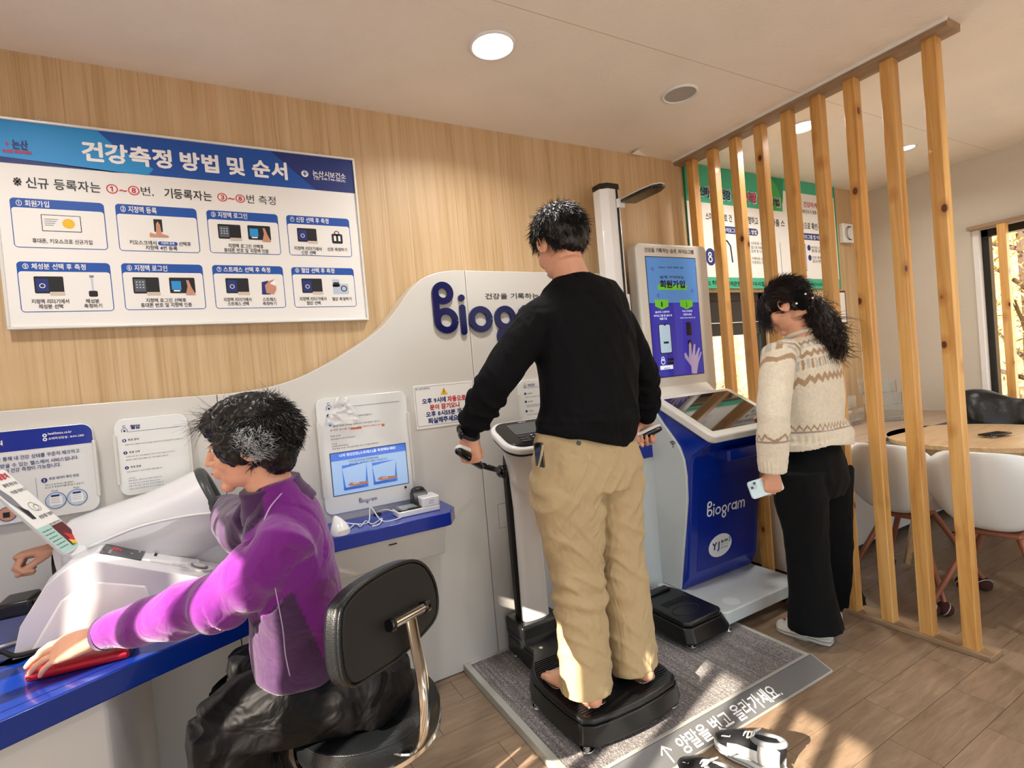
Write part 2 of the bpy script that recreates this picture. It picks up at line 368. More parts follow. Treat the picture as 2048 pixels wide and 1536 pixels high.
# ================================================================== SETTING
WY, PY, HC = 2.276, 2.154, 2.50       # wood wall, face of the white panel, ceiling
XL, XR, YF = -1.60, 4.65, -1.95
def struct(name,g,m,**k): o=mk(name,g,m,**k); o['kind']='structure'; return o
# floor: slab, then the planks 0.45 x 0.15 that the photo shows, each a piece
fl=struct('floor',gbox(XL,XR,YF,WY,-0.08,-0.004),mat('floor_joint','#4d3d2e',0.7))
def plank_mesh(x0,x1,y0,y1):
    g=0.0008; v=[];c=0.0012
    return gprism([(x0+g,y0+g),(x1-g,y0+g),(x1-g,y1-g),(x0+g,y1-g)],'z',-0.004,0.0)
base=None; rest=[]
row=-13
y=0.775-0.15*18; k=0
while y<WY-0.01:
    off={0:1.80,1:1.946,2:2.095}[int(round((y-0.775)/0.15))%3]
    n0=math.floor((XL-off)/0.45); x=off+0.45*n0
    while x<XR:
        a,b=max(x,XL),min(x+0.45,XR); c,d=max(y,YF),min(y+0.15,WY)
        if b-a>0.02 and d-c>0.01:
            if d>0.3 and b>-0.1 and (b-a)>0.4499 and (d-c)>0.1499:
                if base is None:
                    base=plank_mesh(0,0.45,0,0.15); pm=bpy.data.meshes.new('plank'); pm.from_pydata(*[base[0],[],base[1]]); pm.materials.append(plankwood)
                o=bpy.data.objects.new('plank',pm); o.location=(a,c,0); COL.objects.link(o); o.parent=fl
            elif d>0.3 and b>-0.1: mk('plank',plank_mesh(a,b,c,d),plankwood,fl)
            else: rest.append(plank_mesh(a,b,c,d))
        x+=0.45
    y+=0.15
o=mk('plank',rest,plankwood,fl); o['kind']='stuff'
def wall_open(ax,a,b,lo,hi,holes,zt=HC):
    """wall slab between a..b along axis ax, running lo..hi, with rectangular holes (l,h,z0,z1)"""
    gs=[]; cuts=sorted(holes); p=lo
    def bx(l,h,z0,z1):
        if h-l>1e-4 and z1-z0>1e-4: gs.append(gbox(a,b,l,h,z0,z1) if ax=='x' else gbox(l,h,a,b,z0,z1))
    for l,h,z0,z1 in cuts:
        bx(p,l,0,zt); bx(l,h,0,z0); bx(l,h,z1,zt); p=h
    bx(p,hi,0,zt); return gs
BW=(2.70,3.33,0.62,1.70)      # opening behind the slat screen
struct('wall_back',wall_open('y',WY,WY+0.12,XL,XR,[BW]),wallwood)
RW=(0.35,1.585,0.62,2.00)
struct('wall_right',wall_open('x',XR,XR+0.12,YF,WY,[RW]),beige)
LW=(-0.22,1.40,0.10,1.95)
struct('wall_left',wall_open('x',XL-0.12,XL,YF,WY,[LW]),beige)
FW=(-1.2,3.4,0.05,2.3)
struct('wall_front',wall_open('y',YF-0.12,YF,XL,XR,[FW]),beige)
struct('ceiling',gbox(XL,XR,YF,WY,HC,HC+0.1),ceilm)
# papered ceiling joints and the lifted paper near the corner
struct('trim_1',[gbox(XL,XR,1.47,1.4715,HC-0.0006,HC)],mat('paper_joint','#bda98b',0.9))
pb=[(1.93*WY/2.194+0.0,2.06),(2.02,2.27),(2.2,2.272),(2.08,2.16)]
a=at(1275,298,'z',HC);b=at(1295,314,'y',WY);c=at(1290,290,'z',HC)
struct('trim_2',([(a.x,a.y,HC-0.0005),(b.x,WY-0.001,HC-0.0005),(b.x-0.12,WY-0.001,HC-0.0005),(a.x-0.02,a.y+0.03,HC-0.018),(c.x,c.y,HC-0.0005)],[(0,1,3),(1,2,3),(0,3,4)]),ceilm)
# windows
def window(name,ax,a,hole,parent_pts,fm,inn=0.05,mull=()):
    l,h,z0,z1=hole; t=thing(name,(0,0,0),None,None,kind='structure')
    def bx(p,q,r,s,d=0.03): 
        return gbox(a-d,a+d,p,q,r,s) if ax=='x' else gbox(p,q,a-d,a+d,r,s)
    mk('window_frame',[bx(l,l+inn,z0,z1),bx(h-inn,h,z0,z1),bx(l,h,z0,z0+inn),bx(l,h,z1-inn,z1)]+[bx(m_-0.02,m_+0.02,z0,z1) for m_ in mull],fm,t,bevel=0.003)
    mk('pane',bx(l+inn*0.8,h-inn*0.8,z0+inn*0.8,z1-inn*0.8,0.003),glass,t)
    return t
w1=window('window_1','y',WY+0.07,BW,None,mat('frame_black','#17191b',0.4),0.055)
mk('transom_strip',gbox(BW[0],BW[1],WY+0.02,WY+0.04,1.50,1.505),paper,w1); mk('upper_panel',gbox(BW[0],BW[1],WY+0.045,WY+0.10,1.42,1.66),MT['frame_black'],w1)
w2=window('window_2','x',XR+0.07,RW,None,MT['frame_black'],0.05)
mk('white_casing',[gbox(XR-0.015,XR+0.05,RW[1]-0.012,RW[1]+0.02,RW[2]-0.02,RW[3])],gwhite,w2,bevel=0.003)
w3=window('window_3','x',XL-0.07,LW,None,MT['frame_black'],0.05)
w4=window('window_4','y',YF-0.07,FW,None,MT['frame_black'],0.06,mull=(0.0,1.1,2.2))  # unseen glazing, added in the front wall to let fill light in
# slat screens in front of the windows (left one throws the striped shadows)
sl=thing('window_slat_screen',(XR-0.06,1.0,0.6),'wooden slats with a top rail in front of the autumn window','slat screen')
mk('top_rail',gbox(XR-0.07,XR,RW[0]-0.02,RW[1]+0.03,2.0,2.025),railwood,sl,bevel=0.002)
for i in range(8):
    mk('slat',gbox(XR-0.07,XR-0.02,1.455-0.15*i-0.045,1.455-0.15*i,0.0,2.0),pine,sl,bevel=0.002)
sl=thing('window_slat_screen',(XL+0.05,0.4,0),'wooden slats standing before the sunlit window, out of view on the left','slat screen')
mk('top_rail',gbox(XL,XL+0.07,LW[0]-0.03,LW[1]+0.03,LW[3],LW[3]+0.03),railwood,sl)
for i in range(11):
    mk('slat',gbox(XL+0.01,XL+0.06,-0.19+0.15*i,-0.19+0.15*i+0.042,0.0,LW[3]),pine,sl)
# ================================================================== outdoors
struct('ground',([(-30,-30,-0.4),(60,-30,-0.4),(60,60,-0.4),(-30,60,-0.4)],[(0,1,2,3)]),mat('leaf_litter','#96795a',0.9,var=0.35,vscale=6))
struct('hillside',([(12,-12,-0.4),(12,30,-0.4),(26,30,9),(26,-12,9),(-2,12,-0.4),(-2,26,8),(26,26,9),(12,12,-0.4)],[(0,1,2,3),(4,7,6,5)]),mat('autumn_slope','#b0946c',0.9,var=0.5,vscale=4))
leafm=[mat('leaf_yellow','#ecd67e',0.7),mat('leaf_rust','#cf8f7e',0.7),mat('leaf_green','#bcc784',0.7)]
bark=mat('bark','#5a4a3e',0.9)
def tree(x,y,h,li,label,sparse=1.0,n=1600):
    t=thing('autumn_tree',(x,y,-0.4),label,'tree'); rnd=random.Random(int(x*10+y*77))
    gs=[gloft([(x,y,-0.4),(x+0.05,y,h*0.45),(x+0.1,y+0.1,h*0.9)],[0.12,0.08,0.02],8)]
    tips=[]
    for i in range(16):
        z=h*(0.2+0.7*i/16); a=rnd.uniform(0,2*PI); L=h*0.38*(1-0.5*i/16)
        e=(x+L*math.cos(a),y+L*math.sin(a),z+L*0.5); tips.append((e,L)); tips.append((((x+e[0])/2,(y+e[1])/2,(z+e[2])/2+.1),L))
        gs.append(gloft([(x+0.04,y,z),e],[0.03,0.008],5))
    mk('trunk',gs,bark,t)
    v=[];f=[]
    for i in range(int(n*sparse)):
        (cx,cy,cz),L=rnd.choice(tips); p=Vector((cx+rnd.gauss(0,L*0.28),cy+rnd.gauss(0,L*0.28),cz+rnd.gauss(0,L*0.25)))
        q=Matrix.Rotation(rnd.uniform(0,6),3,'X')@Matrix.Rotation(rnd.uniform(0,6),3,'Z'); s_=rnd.uniform(0.03,0.06); k=len(v)
        v+=[tuple(p+q@Vector(c_)*s_) for c_ in ((-1,0,0),(0,-0.6,0.2),(1,0,0),(0,0.6,0.2))]; f.append((k,k+1,k+2,k+3))
    o=mk('foliage',(v,f),leafm[li],t); o['kind']='stuff'
tree(8.0,2.3,3.4,0,'yellow autumn tree seen through the slatted window at the right edge',1.4)
tree(9.4,-1.6,2.6,1,'rust red shrubby tree low behind the slatted window at the right edge',1.6)
tree(11.2,6.2,4.4,2,'green yellow tree farthest behind the right-hand window',1.3)
tree(5.2,6.4,3.4,0,'yellow tree outside the black-framed window behind the wooden posts',1.2)
tree(8.6,9.4,3.0,1,'rust leaved tree outside the black-framed window, right of the yellow one',1.2)
# ================================================================== slat screen (room divider)
sc=thing('wooden_slat_screen',(2.57,1.55,0),'knotty pine slat screen from floor to ceiling between the kiosk and the table','room divider')
mk('base_board',gbox(2.535,2.64,0.905,WY,0,0.022),railwood,sc,bevel=0.003)
mk('top_rail',gbox(2.515,2.625,0.90,WY,HC-0.03,HC),railwood,sc,bevel=0.002)
mk('edge_strip',gbox(2.507,2.517,0.90,WY,HC-0.012,HC),paper,sc)
for i in range(9):
    y0=0.953+0.151*i; j=random.uniform(-0.002,0.002)
    mk('post',gprism(rrect(2.548+j,2.598+j,y0,y0+0.05,0.0025,1),'z',0.022,HC-0.03),pine,sc)
    mk('shadow_gap_trim',[gbox(2.545,2.602,y0-0.003,y0+0.053,0.022,0.025)],mat('trim_wood','#b79b6c',0.5),sc)
# ================================================================== ceiling fittings
def downlight(x,y,label,on=1,R=0.085,energy=9):
    t=thing('downlight' if on else 'ceiling_speaker',(x,y,HC),label,'ceiling light' if on else 'speaker')
    mk('trim_ring',gtorus((x,y,HC-0.002),R*0.93,0.007,n=40,m=8),gwhite,t,smooth=True)
    mk('diffuser' if on else 'grille',gcyl((x,y,HC-0.004),(x,y,HC-0.0005),R*0.9,n=40),mat('lamp_diffuser','#fdfcf8',0.5,emit=14) if on else mat('speaker_grille','#a9a59c',0.6,bump=0.3,bscale=600),t)
    if on:
        l=light('downlight_lamp','AREA',(x,y,HC-0.012),(0,0,0),energy,(1.0,0.97,0.93),shape='DISK',size=0.14); l.data.spread=2.6
k_=(HC-1.3)/(2.4569-1.3)
downlight(0.936*k_,1.616*k_,'lit round ceiling downlight over the man')
downlight(2.777*k_,1.632*k_,'lit ceiling downlight seen between the wooden posts')
downlight(3.753*k_,1.58*k_,'small far lit downlight next to the last post',1,0.05,4)
downlight(-0.6,1.5,'lit ceiling downlight out of view on the left'); downlight(0.93,-0.3,'lit ceiling downlight behind the camera'); downlight(2.8,0.1,'lit ceiling downlight out of view on the right')  # unseen downlights, added to supply more light to the room
downlight(1.864*k_,1.619*k_,'unlit grey round ceiling speaker near the slat screen',0,0.08)
# ================================================================== big blue instruction sign
SY=2.25
def kanji(*a): pass
sg=thing('instruction_sign',(0,SY,1.6),'large framed wall sign with blue header and eight step cards','sign')
L,Rr,Bz,Tz=-0.575,0.566,1.588,2.258
bkg=mk('backing',gbox(L,Rr,SY+0.002,SY+0.02,Bz,Tz),paper,sg)
fr=0.009
mk('metal_frame',[gbox(L-fr,Rr+fr,SY-0.006,SY+0.024,Tz,Tz+fr),gbox(L-fr,Rr+fr,SY-0.006,SY+0.024,Bz-fr,Bz),gbox(L-fr,L,SY-0.006,SY+0.024,Bz,Tz),gbox(Rr,Rr+fr,SY-0.006,SY+0.024,Bz,Tz)],mat('pale_frame','#e3e3df',0.3,metal=0.2),sg,bevel=0.002)
for px_ in (78,635):
    q=at(px_,250,'y',SY)
    mk('hanging_eye',[gtorus((q.x,SY+0.012,Tz+fr+0.008),0.007,0.002,nrm=(0,1,0),n=14,m=6),gcyl((q.x,SY+0.012,Tz+fr+0.010),(q.x,WY,Tz+fr+0.012),0.0025,n=8)],chrome,sg)
p,c,T=board_y(None,SY+0.002,bkg,(0,230,2.7676))
zb=(c(0,262)[1]+c(1950,432)[1])/2
p.rect('header_band',inkblue,L,Rr,zb,Tz)
p.poly('header_wave',inklb,[(L,zb+0.02),(L,Tz),(c(540,108)[0],Tz),c(640,180),c(760,240),c(850,300),c(820,335),c(430,290)],2)
p.poly('header_shade',inkn,[(L,zb),(L,zb+0.02),c(430,290),c(620,318),(c(700,330)[0],zb)],2)
p.poly('header_shade',inkn,[(c(1500,240)[0],Tz),(Rr,Tz),(Rr,zb),(c(1750,400)[0],zb)],2)
T(inkw,'건강측정 방법 및 순서',(455,200),(1587,312),108,0.035,4)
a,b=c(1687,326); p.disc('emblem',inkw,a,b,0.0135,4); p.rect('emblem_cross',inkblue,a-0.008,a+0.008,b-0.002,b+0.002,0,5); p.rect('emblem_cross',inkblue,a-0.002,a+0.002,b-0.008,b+0.008,0,5); p.ring('emblem_cross',inkblue,a,b,0.010,0.0015,6,0.2,2.4)
T(inkw,'논산시보건소',(1730,324),(1912,340),34,0.012,4); T(inkw,'(☎ 041-746-5823)',(1737,351),(1910,366),20,0.01,4)
T(inkn,'논산',(68,160),(155,172),52,0.03,5); T(inkr,'+',(28,160),(52,162),30,0,5); T(inkr,'농산물 공동브랜드',(15,198),(178,212),20,0.03,5)
T(inkb,'※',(72,368),(120,370),48,0.01); T(inkb,'신규 등록자는',(142,374),(556,402),62,0.012); T(inkr,'①~⑧',(588,408),(772,420),52,0.01); T(inkb,'번,',(780,420),(850,428),52,0.005)
T(inkb,'기등록자는',(910,436),(1172,448),56,0.02); T(inkr,'③~⑧',(1203,455),(1356,464),46,0.01); T(inkb,'번 측정',(1365,466),(1525,474),48,0.005)
def card(tl,br,hd,title,tt,caps,pics):
    x0,z1=c(*tl); x1,z0=c(*br); zh=c(tl[0],hd)[1]; wd=0.0024
    p.poly('card_frame',inkblue,rrect(x0,x1,z0,z1,0.012),1); p.poly('card_face',paper,rrect(x0+wd,x1-wd,z0+wd,zh,0.009),2)
    T(inkw,title,*tt,0.02,3)
    for t,a,b,h in caps: T(inkb,t,a,b,h,0.016,4)
    for kd,a,b in pics:
        X0,Z1=c(*a); X1,Z0=c(*b); W_=X1-X0;H_=Z1-Z0
        if kd in 'rs':      # reader, plain or with a finger on it
            p.poly('device_picture',inkb,rrect(X0,X1,Z0+H_*0.1,Z1,0.004),3); p.rect('device_screen',inkn if kd=='r' else ink2,X0+W_*.06,X0+W_*.48,Z0+H_*.2,Z1-H_*.12,0,4)
            if kd=='r': p.ring('device_dial',inkw,X0+W_*.27,Z0+H_*.5,W_*.09,W_*.025,5)
            else:
                for i in range(3):
                    for j in range(3): p.rect('device_keys',inklg,X0+W_*(.12+.12*i),X0+W_*(.18+.12*i),Z1-H_*(.3+.15*j),Z1-H_*(.24+.15*j),0,5)
            p.poly('device_pad',inkbeige,rrect(X0+W_*.5,X1+W_*.02,Z0,Z0+H_*.18,0.002),4)
        if kd=='t':
            p.poly('device_picture',inkb,rrect(X0,X1,Z0+H_*0.1,Z1,0.004),3); p.rect('device_screen',inklb,X0+W_*.08,X0+W_*.45,Z0+H_*.3,Z1-H_*.2,0,4); p.rect('device_keys',inkw,X0+W_*.15,X0+W_*.4,Z0+H_*.2,Z0+H_*.28,0,5)
            p.poly('finger_picture',skinp,[(X0+W_*.6,Z0),(X0+W_*.7,Z0+H_*.5),(X0+W_*.66,Z0+H_*.85),(X0+W_*.76,Z0+H_*.85),(X0+W_*.85,Z0+H_*.45),(X1,Z0)],6)
        if kd=='d':
            p.rect('device_picture',inkb,X0,X1,Z0,Z1,0.001,3); p.rect('device_screen',paper,X0+W_*.02,X1-W_*.02,Z0+H_*.04,Z1-H_*.04,0,4); p.disc('picture_spot',inky,X0+W_*.68,Z0+H_*.5,H_*.3,5)
            for i in range(4): p.rect('device_keys',inkgr,X0+W_*.08,X0+W_*(.42-.04*i),Z1-H_*(.3+.12*i),Z1-H_*(.26+.12*i),0,5)
        if kd=='f':
            p.rect('device_picture',inkb,X0+W_*.28,X0+W_*.72,Z0+H_*.3,Z1,0.001,3)
            p.poly('finger_picture',skinp,[(X0,Z0),(X0+W_*.05,Z0+H_*.25),(X0+W_*.35,Z0+H_*.15),(X0+W_*.4,Z0+H_*.75),(X0+W_*.5,Z0+H_*.88),(X0+W_*.6,Z0+H_*.7),(X0+W_*.65,Z0+H_*.2),(X1,Z0+H_*.1),(X1,Z0)],5)
        if kd=='b':
            p.poly('device_picture',inkb,rrect(X0,X1,Z0,Z1*0.25+Z0*0.75+H_*.5,0.006),3); p.ring('device_picture',inkb,(X0+X1)/2,Z1-H_*.2,W_*.2,W_*.08,3)
            for q in (.2,.6): p.rect('foot_plate',inkw,X0+W_*q,X0+W_*(q+.2),Z0+H_*.2,Z0+H_*.6,0,4)
        if kd=='c':
            p.poly('device_picture',inkb,rrect(X0,X1,Z0,Z0+H_*.28,0.005),3); p.rect('device_column',inklg,X0+W_*.4,X0+W_*.6,Z0+H_*.28,Z1,0,3); p.rect('device_keys',inkgr,X0+W_*.25,X0+W_*.75,Z1-H_*.1,Z1,0,4)
        if kd=='h':
            p.poly('device_picture',inkn,[(X0,Z0),(X0+W_*.05,Z1-H_*.2),(X0+W_*.5,Z1-H_*.1),(X0+W_*.6,Z0)],3); p.poly('hand_picture',skinp,[(X0+W_*.3,Z0+H_*.1),(X0+W_*.25,Z0+H_*.6),(X0+W_*.6,Z0+H_*.9),(X1,Z1),(X1,Z0+H_*.3),(X0+W_*.8,Z0)],4)
            p.poly('device_pad',inkw,[(X0+W_*.6,Z0+H_*.7),(X1,Z1),(X1,Z0+H_*.55)],5)
        if kd=='m':
            p.poly('device_picture',inklg,rrect(X0,X1,Z0,Z0+H_*.7,0.003),3); p.rect('device_column',inklg,X0,X0+W_*.45,Z0+H_*.5,Z1,0,3); p.rect('device_screen',inkb,X0+W_*.05,X0+W_*.4,Z0+H_*.6,Z0+H_*.8,0,4); p.ring('device_dial',inkb,X0+W_*.7,Z0+H_*.38,W_*.17,W_*.06,4)
card((50,455),(600,748),508,'① 회원가입',((88,487),(272,494),36),[('휴대폰, 키오스크로 신규가입',(180,697),(512,706),28)],[('d',(225,550),(455,652))])
card((635,490),(1110,765),545,'② 지정맥 등록',((667,520),(867,530),36),[('키오스크에서',(718,706),(866,708),25),('선택후',(990,714),(1057,716),24),('지정맥 4번 등록',(806,734),(982,740),25)],[('f',(818,575),(935,680))])
x_=c(875,711);y_=c(983,711); p.poly('button_picture',inkblue,rrect(x_[0],y_[0],x_[1]-0.007,x_[1]+0.007,0.006),3); T(inkw,'지정맥 등록',(892,711),(966,713),14,0.01,4)
card((1140,525),(1557,775),575,'③ 지정맥 로그인',((1168,551),(1368,560),32),[('지정맥 로그인 선택후',(1264,724),(1458,730),24),('휴대폰 번호 및 지정맥 인증',(1240,749),(1487,755),24)],[('s',(1203,603),(1338,698)),('t',(1368,610),(1502,704))])
card((1582,553),(1950,787),600,'④ 신장 선택 후 측정',((1606,577),(1818,588),30),[('지정맥 리더기에서',(1628,738),(1780,742),22),('신장 선택',(1668,762),(1747,764),22),('신장 측정하기',(1812,744),(1920,746),20)],[('r',(1642,625),(1757,714)),('b',(1832,640),(1898,714))])
card((88,810),(635,1085),865,'⑤ 체성분 선택 후 측정',((125,838),(475,841),34),[('지정맥 리더기에서',(175,1032),(383,1032),26),('체성분 선택',(215,1060),(350,1060),26),('체성분',(475,1030),(551,1030),24),('측정하기',(467,1056),(566,1057),24)],[('r',(185,893),(360,998)),('c',(482,888),(544,1006))])
card((668,820),(1143,1074),870,'⑥ 지정맥 로그인',((702,846),(926,850),34),[('지정맥 로그인 선택후',(808,1026),(1031,1026),24),('휴대폰 번호 및 지정맥 인증',(780,1052),(1063,1052),25)],[('s',(732,898),(888,998)),('t',(934,900),(1085,996))])
card((1172,830),(1585,1067),877,'⑦ 스트레스 선택 후 측정',((1200,855),(1495,857),30),[('지정맥 리더기에서',(1238,1022),(1392,1022),22),('스트레스 선택',(1260,1045),(1377,1045),22),('스트레스',(1454,1020),(1529,1021),22),('측정하기',(1455,1044),(1530,1044),20)],[('r',(1246,903),(1382,996)),('h',(1442,908),(1532,994))])
card((1610,842),(1975,1061),882,'⑧ 혈압 선택 후 측정',((1634,861),(1850,862),28),[('지정맥 리더기에서',(1658,1018),(1806,1018),22),('혈압 선택',(1697,1041),(1774,1041),20),('혈압 측정하기',(1838,1018),(1946,1018),20)],[('r',(1667,905),(1788,994)),('m',(1838,910),(1932,992))])
p.done()
# ================================================================== green sign behind the posts
GY=WY-0.012
sg=thing('green_sign',(3.4,GY,1.7),'green bordered wall sign seen through the wooden posts','sign')
a=at(1394,330.5,'y',GY);b=at(1683,578,'y',GY); L=a.x-0.12;Rr=b.x;Tz=HC-0.003;Bz=b.z
bkg=mk('backing',gbox(L,Rr,GY,WY-.0005,Bz,Tz),inkg,sg)
p,c,T=board_y(None,GY,bkg,(1340,300,4.266))
gz=(c(300,1085)[1]+c(1290,1100)[1])/2; z2=c(1110,370)[1]; z3=c(260,445)[1]
p.rect('header_band',inkg2,L,Rr-0.015,z3,Tz,0,1); p.rect('sign_face',paper,L,Rr-0.02,gz,z3,0,2); p.rect('sign_face',paper,c(940,260)[0],Rr-0.02,z3-0.01,z2,0,3)
p.rect('footer_band',inkg2,L,Rr-0.012,Bz+0.003,gz,0,2)
p.poly('header_wave',mat('ink_leaf','#3fa85a',0.5),[(c(850,230)[0],Tz-0.02),c(905,300),c(960,450),c(930,520),c(860,512),c(800,500),c(800,240)],4)
p.poly('header_shade',inkg,[c(855,235),c(905,300),c(960,450),c(960,250)],5)
for m_,t,a,b,h,bd in [(inkn,'스마',(240,345),(335,372),90,.05),(inkn,'건강',(420,372),(515,395),88,.05),(inkmag,'사랑',(632,400),(735,415),88,.05),(inkb,'방법',(848,440),(930,452),70,.04)]:
    T(inkw,t,(a[0]-6,a[1]),(b[0]+6,b[1]),h+12,bd+.03,6); T(m_,t,a,b,h,bd,8)
for m_,t,a,b,h,bd in [(inkb,'스마트폰으로 건',(300,560),(525,590),66,.01),(inkb,'강을 측정하고',(560,590),(748,608),66,.01),(inkb,'결과를 스',(830,615),(975,628),62,.01),(inkb,'마트폰으로 확인·',(1060,640),(1262,655),60,.01),
  (inkmag,'건강하게',(1135,460),(1250,480),48,.02),(inkb,'논산시보건소가 응원',(1080,520),(1245,532),34,.01),
  (inkb,'스마트폰 구글',(686,795),(800,803),26,0),(inkb,'앱스토어에서',(688,830),(800,838),26,0),(inkb,'검색 후 다운',(690,862),(800,870),26,0),(inkb,'카메라로 QR',(696,925),(800,932),26,0),(inkb,'다운로드 받',(698,957),(800,964),26,0),
  (inkb,'바이오그램',(1205,832),(1290,838),26,0),(inkb,'앱이용 선택',(1207,860),(1290,866),26,0),(inkb,'건강 측정',(1212,918),(1290,922),26,0),(inkb,'앱으로 확인',(1214,948),(1290,954),26,0),
  (inkb,'2022. 주민',(290,1130),(400,1138),42,.01),(inkb,'지역균형',(480,1140),(600,1144),42,.01),(inkb,'우수사업',(690,1140),(800,1144),40,.01),(inkb,'논산시보건소(보건',(1155,1146),(1310,1150),36,.01)]: T(m_,t,a,b,h,bd,5)
def pill(a,b,h,t,ta,tb,th):
    A=c(*a);B=c(*b);hh=abs(A[1]-c(a[0],a[1]+h)[1])/2; z=(A[1]+B[1])/2; p.poly('caption_pill',inkn,rrect(A[0],B[0],z-hh,z+hh,hh),4); T(inkw,t,ta,tb,th,.02,6)
pill((420,685),(748,697),62,'바이오그램 다운로드 방법',(450,687),(735,700),42); pill((1100,738),(1330,748),56,'바이오그램 앱 이용방법',(1110,740),(1320,750),36)
a=c(345,912); p.disc('app_icon',inkn,a[0],a[1],0.048,4,0.055); p.ring('app_letter',inkw,a[0]-0.006,a[1]+0.015,0.012,0.008,5); p.ring('app_letter',inkw,a[0]-0.004,a[1]-0.016,0.015,0.008,5)
a=c(470,790);b=c(525,960); p.stroke('phone_outline',inkb,[(a[0],a[1]+.01),(b[0]-.03,a[1]+.012),(b[0],a[1]-.02),(b[0]+.01,b[1])],0.012,4)
for q,t in ((835,'1'),(920,'2')):
    a=c(1184 if q<900 else 1192,q); p.disc('number_dot',inkn,a[0],a[1],0.02,4,0.021)
a=c(935,790);b=c(952,1050); p.rect('divider_line',inkgr,a[0],a[0]+0.004,b[1],a[1],0,4); 
a=c(1135,800);b=c(1170,1035); p.poly('phone_outline',inkb,rrect(a[0],b[0],b[1],a[1],.01),4); p.poly('phone_screen',paper,rrect(a[0]+.004,b[0]-.006,b[1]+.006,a[1]-.006,.008),5)
p.done()
# small things on the wood wall right of the green sign
a=at(1677,448,'y',WY);b=at(1701,488,'y',WY)
t=thing('wall_speaker',((a.x+b.x)/2,WY,(a.z+b.z)/2),'small square white wall unit with crescent mark right of the green sign','wall unit')
mk('housing',gbox(a.x,b.x,WY-0.03,WY,b.z,a.z),gwhite,t,bevel=0.004)
p=Print(((a.x+b.x)/2,WY-0.0305,(a.z+b.z)/2),(1,0,0),(0,0,1),t); p.ring('crescent_mark',inkb,0.01,0,0.05,0.006,1,1.2,5.0); p.ring('crescent_mark',inkb,0.03,0,0.05,0.006,1,1.3,4.9); p.done()
a=at(1680,582,'y',WY);b=at(1692,648,'y',WY)
t=thing('red_framed_notice',(a.x,WY,(a.z+b.z)/2),'small white notice in a dark red frame below the green sign','notice')
mk('notice_frame',gbox(a.x-0.22,b.x,WY-0.012,WY,b.z,a.z),maroon,t,bevel=0.002); mk('notice_sheet',gbox(a.x-0.205,b.x-0.014,WY-0.0135,WY-0.011,b.z+0.014,a.z-0.014),paper,t)
# ================================================================== curved white wall panel with the raised name
pn=thing('wall_panel',(0.3,PY,0),'long white measuring-station panel with a wave-shaped top against the wood wall','wall panel')
top=[(-1.55,1.322)]+[tuple(np.array(q)) for q in spline([(-0.30,1.319),(-0.018,1.315),(0.10,1.320),(0.193,1.334),(0.27,1.356),(0.342,1.386),(0.40,1.414),(0.463,1.448),(0.53,1.487),(0.592,1.530),(0.64,1.575),(0.687,1.630),(0.72,1.672),(0.76,1.712),(0.80,1.742),(0.86,1.765),(0.93,1.777),(1.0,1.779)],4)]+[(1.86,1.778)]
def zt(x):
    for a,b in zip(top,top[1:]):
        if a[0]<=x<=b[0]+1e-9: return a[1]+(b[1]-a[1])*(x-a[0])/max(b[0]-a[0],1e-9)
    return top[-1][1]
for a,b in ((-1.55,-0.018),(-0.018,1.001),(1.001,1.86)):
    g=0.0012; a2,b2=a+g,b-g
    P_=[(a2,0.004)]+[(b2,0.004)]+[(b2,zt(b2))]+[q for q in reversed(top) if a2<q[0]<b2]+[(a2,zt(a2))]
    mk('panel_section',gprism(P_,'y',PY,WY-0.001),pwhite,pn,bevel=0.003)
for i,ch in enumerate('x'):
    a=at(870,650,'y',PY); b=at(921,580,'y',PY)
hx=(at(965,613,'y',PY).z-at(965,662,'y',PY).z)
ob=at(936,665,'y',PY); oB=at(870.5,664,'y',PY)
logo((oB.x,PY,ob.z+0.0),(1,0,0),(0,0,1),hx*1.5,navy,pn,wd=0.17,depth=0.012)
p,c,T=board_y(None,PY,pn,(860,520,3.491))
T(inkb,'건강을 기록하는 습관, 바이오그램',(385,255),(1120,250),44,0.01)
a=at(995,1010,'y',PY);L=1.061;z0,z1=0.588,0.699
for q in ((L,L+0.26,z1,z1+.0015),(L,L+0.26,z0,z0+.0015),(L,L+.0015,z0,z1),(L+.26,L+.2615,z0,z1)): p.rect('access_flap_gap',mat('gap','#4c4a45',0.8),*q)
p.done()
def holder(x0,x1,z0,z1,name,label,cat,m=pwhite,y=PY,th=0.022,r=0.03,clips=True):
    t=thing(name,((x0+x1)/2,y,z0),label,cat)
    sh=mk('sheet',gprism(rrect(x0,x1,z0,z1,r),'y',y-th+0.008,y-0.0005),m,t,bevel=0.002)
    if clips:
        h=z1-z0
        for x in (x0,x1): mk('side_clip',gbox(x-0.004,x+0.005,y-th-0.001,y,z0+h*0.16,z1-h*0.2),kwhite,t,bevel=0.0015)
    return sh,y-th+0.008
frost=mat('frosted_board','#dfe2e0',0.15,coat=0.4)
def person_icon(p,x,z,s):
    p.ring('person_icon',inkn,x,z+s*0.32,s*0.13,s*0.045,2,0.4,6.0); p.stroke('person_icon',inkn,[(x-s*.28,z-s*.35)]+[(x+s*.28*math.cos(a),z-s*.12+s*.24*math.sin(a)) for a in [PI-PI*i/10 for i in range(11)]]+[(x+s*.28,z-s*.35)],s*.05,2)
    p.disc('person_icon',inkn,x,z-s*.2,s*.12,2)
